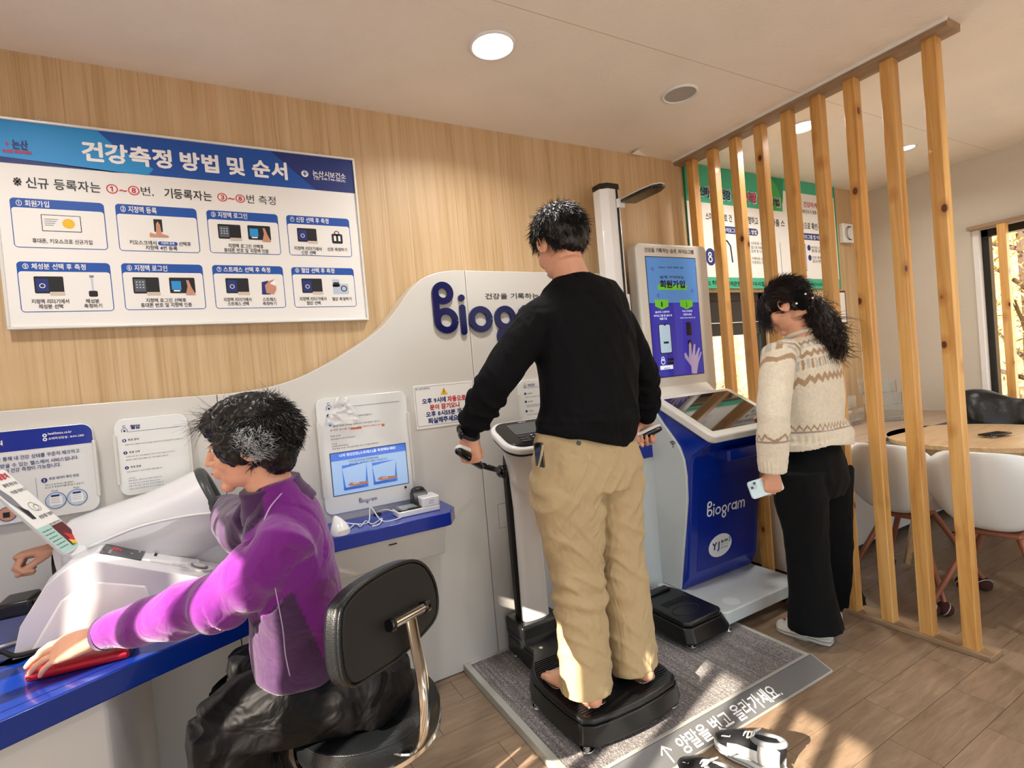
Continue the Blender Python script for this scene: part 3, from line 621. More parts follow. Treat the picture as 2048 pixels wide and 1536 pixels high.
# blood pressure board
t,y=holder(-0.322,-0.114,1.004,1.260,'pressure_guide_board','white plastic guide board with three numbered steps, between the blue-topped board and the woman','guide board',frost)
p,c,T=board_y(None,y,t,(0,760,5.12))
a=c(1272,505); person_icon(p,a[0],a[1],0.028); T(inkn,'혈압',(1335,482),(1435,473),44,.03)
a=c(1310,538);b=c(1860,470); z=(a[1]+b[1])/2; p.rect('rule_line',inkn,a[0]-.003,b[0],z,z+.0012,0,2)
for (x_,y_),s_,tt in (((1273,622),'1',('측정 준비',(1310,612),(1422,604))),((1285,748),'2',('측정 시작',(1322,740),(1432,730))),((1300,900),'3',('측정 완료',(1337,890),(1446,880)))):
    a=c(x_,y_); p.disc('number_dot',inkn,a[0],a[1],0.0055,2); p.text(inkw,s_,a[0]-.0015,a[0]+.0015,a[1]-.003,a[1]+.003,.02,4); T(inkb,tt[0],tt[1],tt[2],24,.01)
for s_,a,b,h in (('지정맥 리더기 화면에서 로그인 버튼을 선택하여 로그인 완료를 입력 후 진행합니다.',(1280,670),(1873,595),14),('측정하고자 하는 항목(혈압)을 선택 후 측정 안내를 시작하세요.',(1290,795),(1795,722),14),('올바른 자세로 커프에 팔을 넣고 시작 버튼을 누릅니다.',(1293,828),(1725,762),14),('종료 음성안내가 나오면 커프에서 팔을 빼냅니다.',(1303,950),(1663,888),14)): T(inkb,s_,a,b,h,0,3)
for s_,a,b in (('* 주의사항',(1302,1012),(1385,1000)),('측정 중에는 움직이거나 말하지 않습니다',(1316,1038),(1658,982)),('측정 30분 전 술, 커피, 흡연 등을 삼갑니다',(1318,1070),(1640,1012)),('혈압이 매우 높은 시간에 주기적으로 측정합니다',(1322,1098),(1678,1030)),('조용한 곳에서 최소한 1시간 휴식 후 측정합니다',(1325,1128),(1675,1058))): T(inkn,s_,a,b,14,0,3)
p.done()
# blue-topped information board at the left edge
t,y=holder(-1.25,-0.376,0.975,1.258,'service_guide_board','wide guide board with a blue top band at the left edge of the photo','guide board',frost)
p,c,T=board_y(None,y,t,(0,760,5.12))
zb=(c(0,748)[1]+c(940,638)[1])/2
p.poly('header_band',blue,[q for q in rrect(-1.248,-0.378,0.9,1.256,.028) if q[1]>zb]+[(-1.248,zb),(-0.378,zb)],1)
T(inkw,'안내',(-40,655),(25,642),50,.03,3); T(inkw,'healthmax.co.kr',(492,548),(735,528),26,.01,3); T(inkw,'소비자상담실 : 1644-2810',(497,602),(860,562),26,.01,3)
for q in ((458,568),(462,609)): a=c(*q); p.disc('round_icon',inkw,a[0],a[1],.0055,3); p.disc('round_icon_mark',inkn,a[0],a[1],.0025,4)
T(inkn,'건강 측정을 통해 내 건강 상태를 꾸준히 체크하고',(-260,850),(815,720),46,.012,3); T(inkn,'맞춤 정보를 제공 받을 수 있는 헬스케어 서비스입니다.',(-420,950),(805,778),46,.012,3); T(inkn,'무인 측정기에서 건강 측정이 가능합니다.',(-270,975),(625,862),46,.012,3)
a=c(455,1027); p.disc('number_dot',inkn,a[0],a[1],0.0075,3); p.text(inkw,'3',a[0]-.002,a[0]+.002,a[1]-.004,a[1]+.004,.02,5); T(inkn,'측정 데이터 확인 방법',(503,1012),(806,970),30,.02)
T(inkb,'키오스크 및 바이오그램 앱에서',(460,1080),(750,1040),20,0); T(inkb,'로그인 후 측정데이터를 확인할 수 있습니다.',(463,1112),(865,1045),20,0)
for (x_,y_),s_ in (((574,1232),'Kiosk'),((793,1198),'App')):
    a=c(x_,y_); p.disc('round_picture',inkn,a[0],a[1],.026,3); p.disc('round_picture_face',inklg,a[0],a[1],.0245,4); p.rect('picture_screen',paper,a[0]-.015,a[0]+.016,a[1]-.014,a[1]+.012,.001,5); p.rect('picture_bar',inkn,a[0]-.010,a[0]+.010,a[1]+.012,a[1]+.018,0,5)
    for i in range(3): p.rect('picture_line',inkgr,a[0]-.012,a[0]+.010,a[1]+.006-.006*i,a[1]+.007-.006*i,0,6)
    p.text(inkn,s_,a[0]-.008,a[0]+.008,a[1]+.028,a[1]+.034,0,3)
a=c(95,1370); p.disc('round_picture',inkn,a[0]-.004,a[1],.022,3); p.disc('round_picture_face',skinp,a[0]-.004,a[1],.02,4); p.rect('picture_screen',inkb,a[0]-.014,a[0]+.002,a[1]-.010,a[1]+.006,0,5)
a=c(362,1000); p.rect('divider_line',inkgr,a[0],a[0]+.001,0.985,a[1],0,3)
p.done()
# stress board with a screen
t,y=holder(0.310,0.672,0.806,1.264,'stress_guide_board','tall guide board with a lit blue screen standing on the middle shelf','guide board',frost)
p,c,T=board_y(None,y,t,(600,740,3.658))
a=c(210,270); person_icon(p,a[0],a[1],0.036); T(inkn,'스트레스',(243,262),(340,252),32,.02)
a=c(235,272);b=c(727,238); p.rect('rule_line',inkn,a[0],b[0],(a[1]+b[1])/2,(a[1]+b[1])/2+.0012,0,2)
a=c(208,335); p.disc('number_dot',inkn,a[0],a[1],.007,2); T(inkb,'측정 준비',(230,332),(275,329),15,.01)
T(inkb,'지정맥 리더기 화면에서 로그인 버튼을 선택하여 진행합니다.',(232,352),(525,326),12,0)
a=c(220,402); p.disc('number_dot',inklb,a[0],a[1],.006,2); T(inkb,'올바른 자세로 손가락을 센서에 넣고 시작 버튼을 누릅니다',(238,402),(585,382),12,0)
a=c(415,415);b=c(618,408); p.rect('highlight',inko,c(330,0)[0],c(412,0)[0],c(370,432)[1]-.003,c(370,432)[1]+.004,0,2); p.rect('highlight',inko,c(560,0)[0],b[0],b[1]-.001,b[1]+.007,0,2)
T(inkr,'손가락 센서를 측정이 끝날 때까지 빼지 마시오',(218,437),(620,400),12,0,3)
for s_,a,b in (('측정 완료',(222,487),(297,478)),('종료 음성안내가 나오면 손가락을 빼냅니다.',(225,508),(410,487)),('* 주의사항',(228,543),(270,540)),('측정 중에는 움직이지 않습니다',(232,560),(355,546)),('측정 30분 전 술, 커피, 흡연 등을 삼가고 안정을 취합니다.',(235,577),(575,535))): T(inkb,s_,a,b,11,0)
x0=c(217,620)[0]+.002;x1=c(765,540)[0]+0.001; z1=(c(217,615)[1]+c(763,540)[1])/2; z0=(c(247,922)[1]+c(787,825)[1])/2
p.rect('screen_bezel',inkn,x0-.003,x1+.003,z0-.003,z1+.003,0,2)
scr=mat('screen_blue_light','#9dbfe6',0.1,emit=0.32); scrb=mat('screen_blue','#3f74d8',0.1,emit=0.3); scrw=mat('screen_white','#eef4fb',0.1,emit=0.4)
p.rect('screen',scr,x0,x1,z0,z1,0,4); p.rect('screen_header',scrb,x0,x1,z1-.030,z1,0,5)
T(scrw,'나의 정신건강(스트레스)을 측정해보세요!',(285,625),(697,572),26,.01,7); T(inkn,'나의 정신건강을 측정해보세요.',(355,668),(575,637),16,0,7); T(inkn,'발라드림 · 장비에서 사용이 가능합니다.',(357,688),(640,648),16,0,7)
for (a,b) in (((305,700),(500,850)),((525,680),(712,808))):
    A=c(*a);B=c(*b); p.rect('screen_picture',scrb,A[0],B[0],B[1],A[1],0,6); p.poly('screen_picture_face',scr,[(A[0],A[1]-.012),(B[0],A[1]),(B[0]-.01,B[1]+.012),(A[0]+.008,B[1]+.01)],7)
    p.poly('hand_picture',skinp,[(A[0]+.015,B[1]+.02),(A[0]+.028,B[1]+.028),(B[0],B[1]+.022),(B[0],B[1]+.012),(A[0]+.03,B[1]+.013)],8)
T(scrw,'측정방법',(385,828),(430,822),12,0,9); T(scrw,'손가락 삽입',(600,790),(640,785),12,0,9)
for s_,a,b in (('키오스크에서 로그인한 뒤',(320,860),(435,848)),('지정맥 리더기 화면에서 선택합니다.',(320,874),(470,850)),('손가락 삽입이 완료되면',(535,822),(640,806)),('측정기에 손을 올려 주세요. 잠시 기다려 주십시오.',(540,836),(697,808))): T(inkb,s_,a,b,9,0,8)
p.done()
logo((at(718,1006,'y',y).x+0.001,y,at(745,1001,'y',y).z),(1,0,0),(0,0,1),0.0155,inkn,t,wd=0.12)
mk('camera_hole',gcyl((at(811,974,'y',y).x,y-.002,at(811,974,'y',y).z),(at(811,974,'y',y).x,y+.001,at(811,974,'y',y).z),.005),blackg,t)
# crumpled clear bag hanging over the board (thin film with facets)
q0=at(684,800,'y',y-0.02); rn=random.Random(3); v=[];n_=9
for i in range(n_):
    for j in range(n_):
        u_=j/(n_-1)-0.5; w_=i/(n_-1); wd=0.012+0.055*w_**0.7
        v.append((q0.x-0.002+u_*2*wd+rn.uniform(-.004,.004),y-0.006-rn.uniform(0,.014)-0.012*math.cos(u_*3),q0.z+.012-w_*0.105+rn.uniform(-.004,.004)))
f=[(i*n_+j,i*n_+j+1,(i+1)*n_+j+1,(i+1)*n_+j) for i in range(n_-1) for j in range(n_-1)]
film=mat('clear_film','#ffffff',0.06,trans=0.35,ior=1.3,spec=1.0,alpha=0.7)
bagt=mk('clear_plastic_bag',(v,f),film,None,label='small crumpled clear plastic bag stuck over the top of the stress guide board',cat='plastic bag')
# door notice
t=thing('door_notice',(0.85,PY,1.09),'white laminated notice with yellow warning triangle and red words','notice')
x0,x1,z0,z1=0.7085,0.985,1.092,1.280
mk('sheet',gbox(x0,x1,PY-0.0025,PY-0.0003,z0,z1),paper,t,bevel=0.001)
p,c,T=board_y(None,PY-0.0025,t,(600,740,3.658))
p.poly('border_line',inkn,rrect(x0+.007,x1-.007,z0+.012,z1-.007,.006),1); p.poly('border_line',paper,rrect(x0+.008,x1-.008,z0+.013,z1-.008,.0055),2)
a=c(1052,155); p.poly('warning_triangle',inky,[(a[0]-.017,a[1]-.014),(a[0]+.017,a[1]-.014),(a[0],a[1]+.017)],3); p.rect('warning_mark',inkb,a[0]-.0012,a[0]+.0012,a[1]-.004,a[1]+.008,0,4); p.disc('warning_mark',inkb,a[0],a[1]-.009,.0016,4)
a=c(852,142); p.ring('round_icon',inkg,a[0],a[1],.0035,.002,3); T(inkb,'논산시보건소',(868,138),(950,133),15,.01,3)
T(inkn,'오후 9시에',(893,229),(1065,215),40,.04,3); T(inkr,'자동으로',(1078,212),(1210,200),42,.04,3); T(inkr,'문이 잠기오니',(950,270),(1165,255),40,.04,3)
T(inkn,'오후 8시55분 까지',(922,322),(1215,296),40,.04,3); T(inkn,'퇴실해주세요',(938,368),(1155,352),42,.04,3)
a=c(1172,348); p.disc('emoji_hand',inky,a[0],a[1],.006,3)
p.done()
# body composition board
t,y=holder(1.218,1.43,0.93,1.260,'body_guide_board','narrow guide board half hidden behind the man above the scale console','guide board',frost)
p,c,T=board_y(None,y,t,(860,520,3.491))
a=c(662,882); person_icon(p,a[0],a[1],0.028); T(inkn,'체성분',(682,874),(730,872),20,.02); a=c(675,893); p.rect('rule_line',inkn,a[0],a[0]+.15,a[1],a[1]+.001,0,2)
for q,s_ in ((934,'측정 준비'),(990,'측정 시작'),(1056,'측정 완료')):
    a=c(664+(q-934)*.08,q); p.disc('number_dot',inkn,a[0],a[1],.006,2); T(inkb,s_,(680+(q-934)*.08,q-2),(712+(q-934)*.08,q-4),9,.01)
    T(inkb,'지정맥 리더기 화면에서 버튼을 선택하여 진행합니다',(665+(q-934)*.08,q+22),(850,q+8),8,0); 
    if q>950: T(inkb,'측정하고자 하는 항목을 선택 후 시작',(668+(q-934)*.08,q+34),(800,q+22),8,0) if q<1000 else None
for i in range(4): T(inkn,'측정 중에는 움직이지 않습니다',(680,1108+9*i),(800-20*(i==3),1102+9*i),7,0)
p.done()
# ================================================================== middle shelf with its devices
t=thing('wall_shelf',(0.5,PY,0.57),'blue-topped white wall shelf under the stress guide board','shelf')
X0,X1=0.262,0.787
mk('shelf_top',gprism([(X0,PY),(X0,1.935),(X0+.012,1.924),(X1-.065,1.924),(X1-.045,1.93),(X1,2.0),(X1,PY)],'z',0.724,0.775),blue,t,bevel=0.003)
mk('shelf_body',([(X0+.03,PY-.001,.575),(X1-.04,PY-.001,.571),(X1-.06,1.99,.60),(X0+.03,1.99,.60),(X0,PY-.001,.7235),(X1,PY-.001,.7235),(X1-.07,1.935,.7235),(X0,1.935,.7235)],[(0,1,2,3),(4,7,6,5),(0,4,5,1),(1,5,6,2),(2,6,7,3),(3,7,4,0)]),pwhite,t,bevel=0.004)
mk('flap_slot',gbox(.49,.52,1.930,1.9345,.70,.704),blackr,t)
mk('cable_hole',gtorus((0.505,2.128,0.7765),0.013,0.004,n=20,m=6),blackr,t)
t=thing('vein_reader',(0.66,2.06,0.775),'white and black finger vein reader with a small grey screen on the middle shelf','reader')
mk('base',gprism(rrect(0.552,0.728,1.995,2.085,.012),'z',0.7755,0.797),gwhite,t,bevel=0.003)
mk('white_block',gprism(rrect(0.652,0.728,1.995,2.085,.012),'z',0.797,0.835),gwhite,t,bevel=0.004)
mk('front_slab',gprism(rrect(0.558,0.652,2.002,2.08,.008),'z',0.797,0.804),blackg,t,bevel=0.002)
mk('screen',gbox(0.570,0.635,2.010,2.068,0.804,0.8055),mat('grey_screen','#8d959c',0.15),t)
mk('finger_rest',[gprism([(2.03,.797),(2.10,.797),(2.10,.848),(2.075,.852),(2.05,.835)],'x',0.635,0.70)],black,t,bevel=0.006,smooth='auto')
mk('finger_hood',gell((0.672,2.10,0.848),(0.030,0.02,0.016)),black,t,smooth=True)
p=Print((0.69,1.995,0.816),(1,0,0),(0,0,1),t); p.text(inkb,'지정맥',-.010,.010,0,.006,0,2); p.text(inkb,'리더기',-.010,.010,-.009,-.003,0,2); p.done()
t=thing('finger_sensor',(0.318,2.0,0.775),'white pear-shaped finger sensor at the left end of the middle shelf','sensor')
mk('shell',gloft([(0.328,1.965,0.7755),(0.328,1.965,0.783),(0.326,1.972,0.80),(0.323,1.985,0.818),(0.320,1.995,0.828),(0.319,2.0,0.832)],[(0.034,0.040),(0.036,0.042),(0.030,0.035),(0.018,0.022),(0.010,0.012),(0.004,0.005)],24),gwhite,t,smooth='auto')
mk('finger_slot',gell((0.322,1.975,0.822),(0.010,0.008,0.004)),blackr,t,smooth=True)
mk('sensor_cable',gtube([(0.325,2.01,0.825),(0.37,2.03,0.79),(0.44,2.02,0.779),(0.46,2.04,0.83),(0.49,2.0,0.779),(0.55,1.985,0.779),(0.575,2.03,0.779),(0.53,2.075,0.80),(0.505,2.125,0.785)],0.0022,8,8),gwhite,t,smooth=True)
mk('sensor_cable',gtube([(0.37,2.0,0.779),(0.40,2.04,0.779),(0.405,1.99,0.779),(0.44,2.05,0.779),(0.45,1.985,0.779),(0.50,2.04,0.779),(0.47,1.965,0.779),(0.44,1.955,0.779)],0.0022,8,8),gwhite,t,smooth=True)
# ================================================================== blue desk on the left
t=thing('blue_desk',(-0.5,1.9,0),'royal blue topped desk with white base carrying the blood pressure monitor','desk')
z0,z1=0.635,0.695
A=[(-1.5,0.93),(-0.449,1.427),(-0.205,1.548),(-0.001,1.640),(0.17,1.715),(0.205,1.75),(0.215,1.80),(0.215,PY-.001),(-1.5,PY-.001)]
mk('desk_top',gprism(A,'z',z0,z1),dblue,t,bevel=0.004)
mk('top_groove',gprism([(-1.5,0.975),(-0.449,1.468),(-0.25,1.567),(-0.25,1.570),(-0.449,1.4715),(-1.5,0.979)],'z',z1-.0005,z1+.0004),navy,t)
mk('desk_base',gprism([(-1.5,0.99),(-0.30,1.545),(-0.292,1.565),(-0.292,PY-.001),(-1.5,PY-.001)],'z',0.0,z0-.0005),pwhite,t,bevel=0.006)
# ================================================================== blood pressure monitor
t=thing('blood_pressure_monitor',(-0.23,1.75,0.695),'white arm-in blood pressure monitor on the blue desk','blood pressure monitor')
grw=mat('monitor_white','#dcdde1',0.25,coat=0.2)
zz=0.6955
prof=[(-.455,zz),(-.452,.76),(-.435,.84),(-.385,.92),(-.345,.950),(-.30,.957),(-.04,.832),(-.012,.80),(0.0,.74),(0.0,zz)]
sec=lambda y,k,dz=0: [(x*k+(-.23)*(1-k),y,z if z<=zz else z+dz) for x,z in prof]
n_=len(prof); rings=[sec(1.575,1.03,-.012),sec(1.590,1.0,0),sec(1.715,0.99,0),sec(1.73,0.97,-.01)]
v=[q for r_ in rings for q in r_]; f=[(i*n_+k,i*n_+(k+1)%n_,(i+1)*n_+(k+1)%n_,(i+1)*n_+k) for i in range(3) for k in range(n_)]+[tuple(range(n_))[::-1],tuple(range(3*n_,4*n_))]
mk('console_body',(v,f),grw,t,bevel=0.008,seg=3)
mk('elbow_guard',([(-.435,1.572,.705),(-.30,1.555,.70),(-.19,1.562,.72),(-.20,1.574,.86),(-.315,1.574,.905),(-.37,1.574,.87),(-.435,1.60,.705),(-.30,1.60,.70),(-.19,1.60,.72),(-.20,1.60,.86),(-.315,1.60,.905),(-.37,1.60,.87)],[(0,1,2,3,4,5),(11,10,9,8,7,6)]+[(i,(i+1)%6,(i+1)%6+6,i+6) for i in range(6)]),gwhite,t,bevel=0.01,seg=3)
tp=lambda x,y,k=0.001:(x,y,.957-(x+.30)*0.4808+k)   # sloping console top
def onTop(name,m,pts,k=0.001,k2=0.0): mk(name,([tp(x,y,k2) for x,y in pts]+[tp(x,y,k) for x,y in pts],[tuple(range(len(pts)))[::-1],tuple(range(len(pts),2*len(pts)))]+[(i,(i+1)%len(pts),(i+1)%len(pts)+len(pts),i+len(pts)) for i in range(len(pts))]),m,t)
onTop('display_window',mat('smoke_display','#3d3f43',0.2),rrect(-.292,-.212,1.598,1.702,.004),.0025)
pr=Print(tp(-.252,1.65,.0028),(0,1,0),(-.9013,0,.4333),t); led=mat('led_red','#b8262b',0.4,emit=0.8)
pr.text(led,'59',-.012,.012,.004,.026,.02,1); pr.text(inkw,'혈압 측정 결과',-.045,-.012,.022,.028,0,1); pr.text(inkw,'맥박',-.018,-.008,-.022,-.017,0,1); pr.text(inkw,'최고 최저',.008,.035,-.036,-.031,0,1); pr.done()
onTop('printer_cover',gwhite,rrect(-.196,-.095,1.605,1.70,.006),.002)
onTop('paper_slot',blackr,rrect(-.192,-.186,1.655,1.69,.002),.003)
onTop('print_button',grw,rrect(-.15,-.132,1.607,1.625,.004),.004); onTop('start_ring',gwhite,[(-.092+.027*math.cos(a),1.622+.030*math.sin(a)) for a in [i*PI/14 for i in range(28)]],.006)
onTop('start_button',mgrey,[(-.092+.019*math.cos(a),1.622+.021*math.sin(a)) for a in [i*PI/14 for i in range(28)]],.009)
onTop('start_cap',gwhite,[(-.092+.014*math.cos(a),1.622+.016*math.sin(a)) for a in [i*PI/14 for i in range(28)]],.0105)
ax_=Vector((.945,0,.327))
o0=Vector((-.045,1.80,.985))
hs=[(-.40,1.80,.885,.05,.06),(-.392,1.80,.887,.098,.105),(-.36,1.80,.893,.121,.118),(-.28,1.80,.907,.128,.122),(-.18,1.80,.932,.124,.12),(-.10,1.80,.962,.121,.12),(-.045,1.80,.985,.120,.12)]
mk('cuff_housing',gloft([q[:3] for q in hs],[(q[3],q[4]) for q in hs],36,ref=(0,0,1),pw=2.3),grw,t,smooth='auto')
mk('housing_foot',gbox(-.40,-.02,1.71,1.905,zz,.90),grw,t,bevel=0.02,seg=3)
mk('cuff_ring',gtorus(o0,0.106,0.017,nrm=ax_,n=44,m=12),dgrey,t,smooth=True)
mk('cuff_opening',gcyl(o0-ax_*0.03,o0+ax_*0.004,0.098,n=36),blackr,t)
mk('housing_rib',gtube([o0+Vector((-.005,-.12,0.0)),(-.12,1.678,.99),(-.22,1.672,.985),(-.33,1.68,.955)],.004,8,6),gwhite,t,smooth=True)
q=Print((-.115,1.69,1.04),(1,0,.18),(0,.55,.8),t)
mk('exit_sleeve',gloft([(-.41,1.79,.885),(-.385,1.79,.887)],[(.07,.07),(.075,.075)],24,ref=(0,0,1)),blackr,t)
mk('grip_arm',[gbox(-.50,-.37,1.655,1.70,.838,.862)],blackr,t,bevel=0.005); mk('grip_block',gbox(-.50,-.435,1.64,1.73,.832,.868),black,t,bevel=0.008)
mk('mount_ear',gprism([(-.485,1.56),(-.44,1.545),(-.42,1.575),(-.47,1.59)],'z',zz,.703),gwhite,t,bevel=0.002)
kM=1.12
for o_ in [o for o in COL.objects if o.parent is t]:
    for v_ in o_.data.vertices:
        c_=v_.co; v_.co=(-.2576+(c_.x+.23)*kM, 1.955+(c_.y-1.75)*kM*(.93 if c_.y>1.75 else 1.0), max(.6955,.6224+(c_.z-.695)*kM))
t.location=(-.2576,1.955,.695)
pr.O=Vector((-.2576+(pr.O.x+.23)*kM,1.955+(pr.O.y-1.75)*kM,.6224+(pr.O.z-.695)*kM)); pr.u*=kM; pr.v*=kM
for o_ in COL.objects:
    if o_.parent is t: o_.matrix_parent_inverse=Matrix.Translation(-t.location)
# instruction placard standing on the monitor
t=thing('instruction_placard',(-.41,1.87,.91),'small tilted leaflet placard with red heading left of the monitor','placard')
BL=at(130,1117,'y',1.815); BR=at(174,1081,'y',1.932); BR.z=(BR.z+BL.z)/2; BL.z=BR.z
TR=at(32,953,'y',1.977); up=(TR-BR); uu=(BR-BL); W_=uu.length; up=(up-uu.normalized()*up.dot(uu.normalized())); H_=0.30; up.normalize(); uu.normalize(); nn=uu.cross(up)
def pl(a,b,k=0): return BL+uu*a+up*b+nn*k
R_=rrect(0,W_,0,H_,.008); n_=len(R_)
mk('placard_board',([tuple(pl(a,b,k)) for k in (-.004,0) for a,b in R_],[tuple(range(n_)),tuple(range(n_,2*n_))]+[(i,(i+1)%n_,(i+1)%n_+n_,i+n_) for i in range(n_)]),mat('placard_grey','#b9bdbf',0.35),t)
mk('support_bracket',join([gloft([pl(W_*.5,.004,-.004),Vector((-.40,1.89,.85))],[.03,.035],8,ref=(0,1,0))]),grw,t,bevel=.004)
p=Print(BL,uu,up,t)
p.rect('leaflet',paper,.004,W_-.004,.004,H_-.004,.006,1); p.text(inkr,'팔꿈치',W_*.52,W_*.86,H_-.035,H_-.016,.03,3)
p.text(inkb,'올바른 측정 자세',W_*.42,W_*.9,H_-.060,H_-.048,.02,3); p.text(inkb,'커프를 착용하고',W_*.42,W_*.95,H_-.085,H_-.074,.02,3)
p.ring('sketch_hand',inkb,W_*.62,H_*.54,.015,.0012,3); p.ring('sketch_hand',inkb,W_*.70,H_*.52,.011,.0012,3)
p.poly('arm_picture',inkgr,[(W_*.05,H_*.95),(W_*.15,H_*.93),(W_*.32,H_*.70),(W_*.30,H_*.52),(W_*.22,H_*.46),(W_*.1,H_*.66)],2); p.poly('arm_picture_dark',inkb,[(W_*.2,H_*.6),(W_*.36,H_*.52),(W_*.34,H_*.42),(W_*.22,H_*.43)],3)
p.poly('hand_picture',skinp,[(W_*.1,H_*.96),(W_*.2,H_*.92),(W_*.26,H_*.82),(W_*.16,H_*.84)],3)
p.text(inkb,'손잡이를 가볍게',W_*.45,W_*.95,H_*.40,H_*.44,.02,3); p.rect('leaflet_tint',inkmint,.006,W_-.006,.006,H_*.33,0,2)
p.rect('scale_chart',maroon,W_*.5,W_*.95,H_*.05,H_*.30,0,3); p.poly('scale_bar',inkr,[(W_*.62,H_*.05),(W_*.62,H_*.2),(W_*.9,H_*.12),(W_*.9,H_*.05)],4); p.poly('scale_bar',inky,[(W_*.55,H_*.05),(W_*.55,H_*.12),(W_*.72,H_*.08),(W_*.72,H_*.05)],5); p.poly('scale_bar',inkg,[(W_*.51,H_*.05),(W_*.51,H_*.075),(W_*.62,H_*.05)],6)
p.text(inkr,'정상 혈압 수치',W_*.5,W_*.9,H_*.31,H_*.33,.02,3)
for i in range(6): p.text(inkb,'측정 중 말하지 않기',W_*.08,W_*(.45-.02*(i%3)),H_*(.27-.04*i),H_*(.285-.04*i),.01,3)
p.done()
# wallet, cable
t=thing('red_wallet',(-.34,1.53,.695),'red leather wallet under the seated woman\'s hand on the blue desk','wallet')
wl=[at(52,1362,'z',.70),at(258,1312,'z',.70)]; d=(wl[1]-wl[0]).normalized(); nrm_=Vector((-d.y,d.x,0)); a=wl[0]; Lw=(wl[1]-wl[0]).length
def wb(x,y,z): return tuple(Vector((a.x,a.y,0))+d*x+nrm_*y+Vector((0,0,z)))
prf=[(0,.6965),(.085,.6965),(.085,.722),(0.01,.722),(-.006,.716),(-.009,.708),(-.004,.699)]
v=[wb(x,y,z) for x in (0,Lw) for y,z in prf]; n_=len(prf)
mk('cover',(v,[tuple(range(n_))[::-1],tuple(range(n_,2*n_))]+[(i,(i+1)%n_,(i+1)%n_+n_,i+n_) for i in range(n_)]),redl,t,bevel=.003)
mk('inner_pages',([wb(x,y,z) for x in (Lw*.97,Lw+.0015) for y,z in ((.006,.701),(.08,.701),(.08,.718),(.006,.718))],[(0,1,2,3),(4,5,6,7),(0,1,5,4),(1,2,6,5),(2,3,7,6),(3,0,4,7)]),blackr,t)
mk('clasp_ring',gtorus(wb(.006,-.0095,.708),.003,.0009,nrm=nrm_,n=14,m=6),chrome,t)
mk('power_cable',gtube([(-1.2,1.75,.706),(-.75,1.78,.706),(-.62,1.79,.706),(-.55,1.80,.71),(-.50,1.75,.706),(-.42,1.76,.706)],.006,10,8),blackr,None,smooth=True,label='black power cable on the blue desk behind the hand',cat='cable')
mk('power_cable',gtube([(-1.2,1.80,.700),(-.75,1.84,.700),(-.60,1.86,.700),(-.45,1.90,.700)],.004,8,8),gwhite,None,smooth=True,label='thin white cable on the blue desk behind the black one',cat='cable')
# ================================================================== platform
t=thing('scale_platform',(1.42,1.7,0),'low grey carpeted platform with a printed ramp under both scales','platform')
PX0,PX1,PF=0.823,2.022,1.318; pz=0.035
carpet=mat('carpet_grey','#6f6a69',0.95,sheen=0.2)
n=carpet.node_tree.nodes;l=carpet.node_tree.links;b=n['Principled BSDF'];tc=n.new('ShaderNodeTexCoord')
mp=n.new('ShaderNodeMapping');mp.inputs['Scale'].default_value=(260,110,50);l.new(tc.outputs['Object'],mp.inputs[0])
v_=n.new('ShaderNodeTexVoronoi');v_.inputs['Scale'].default_value=1;l.new(mp.outputs[0],v_.inputs[0])
mp2=n.new('ShaderNodeMapping');mp2.inputs['Scale'].default_value=(90,3,1);l.new(tc.outputs['Object'],mp2.inputs[0]);t2=n.new('ShaderNodeTexNoise');t2.inputs['Scale'].default_value=1;t2.inputs['Detail'].default_value=5;l.new(mp2.outputs[0],t2.inputs[0])
ma=n.new('ShaderNodeMath');ma.operation='MULTIPLY';l.new(v_.outputs['Distance'],ma.inputs[0]);l.new(t2.outputs[0],ma.inputs[1])
r_=n.new('ShaderNodeValToRGB');e=r_.color_ramp.elements;e[0].position=0.08;e[0].color=lin('#3f3c3e');e[1].position=0.5;e[1].color=lin('#a39c99');l.new(ma.outputs[0],r_.inputs[0]);l.new(r_.outputs[0],b.inputs['Base Color'])
bp=n.new('ShaderNodeBump');bp.inputs['Strength'].default_value=0.6;bp.inputs['Distance'].default_value=0.003;l.new(v_.outputs['Distance'],bp.inputs['Height']);l.new(bp.outputs[0],b.inputs['Normal'])
fa=mat('frame_alu','#b9bab3',0.42,metal=0.25)
for nm,g in (('frame_rail',gbox(PX0,PX0+.028,PF,PY-.001,0,pz)),('frame_rail',gbox(PX1-.02,PX1,PF,PY-.001,0,pz)),('frame_rail',gbox(PX0+.028,PX1-.02,PY-.02,PY-.001,0,pz)),('frame_rail',gbox(PX0+.028,PX1-.02,PF,PF+.014,0,pz+.0005))): mk(nm,g,fa,t,bevel=0.002)
mk('carpet',gbox(PX0+.028,PX1-.02,PF+.014,PY-.02,0.004,pz-.001),carpet,t)
yb=1.232
mk('ramp',gprism([(yb,0),(PF,0),(PF,pz),(PF-.004,pz),(yb,.003)],'x',PX0,PX1),rampm,t)
mk('ramp_edge',[gprism([(yb-.003,0),(yb+.002,0),(yb+.002,.0048),(yb-.003,.004)],'x',PX0,PX1),gprism([(yb,0.0),(PF,0),(PF,pz+.001),(yb,.004)],'x',PX1,PX1+.004)],fa,t)
th=math.atan2(pz-.003,PF-.004-yb)
p=Print((0,yb,.0032),(1,0,0),(0,math.cos(th),math.sin(th)),t)
xa,xb=at(1352,1490,'z',.018).x,at(1566,1383,'z',.02).x
p.text(inkw,'양말을 벗고 올라가세요.',xa,xb,.012,.072,.02,2)
ar=at(1326,1500,'z',.02).x; p.stroke('arrow_print',inkw,[(ar,.012),(ar,.070)],.006,2); p.stroke('arrow_print',inkw,[(ar-.022,.046),(ar,.070),(ar+.022,.046)],.006,2); p.done()
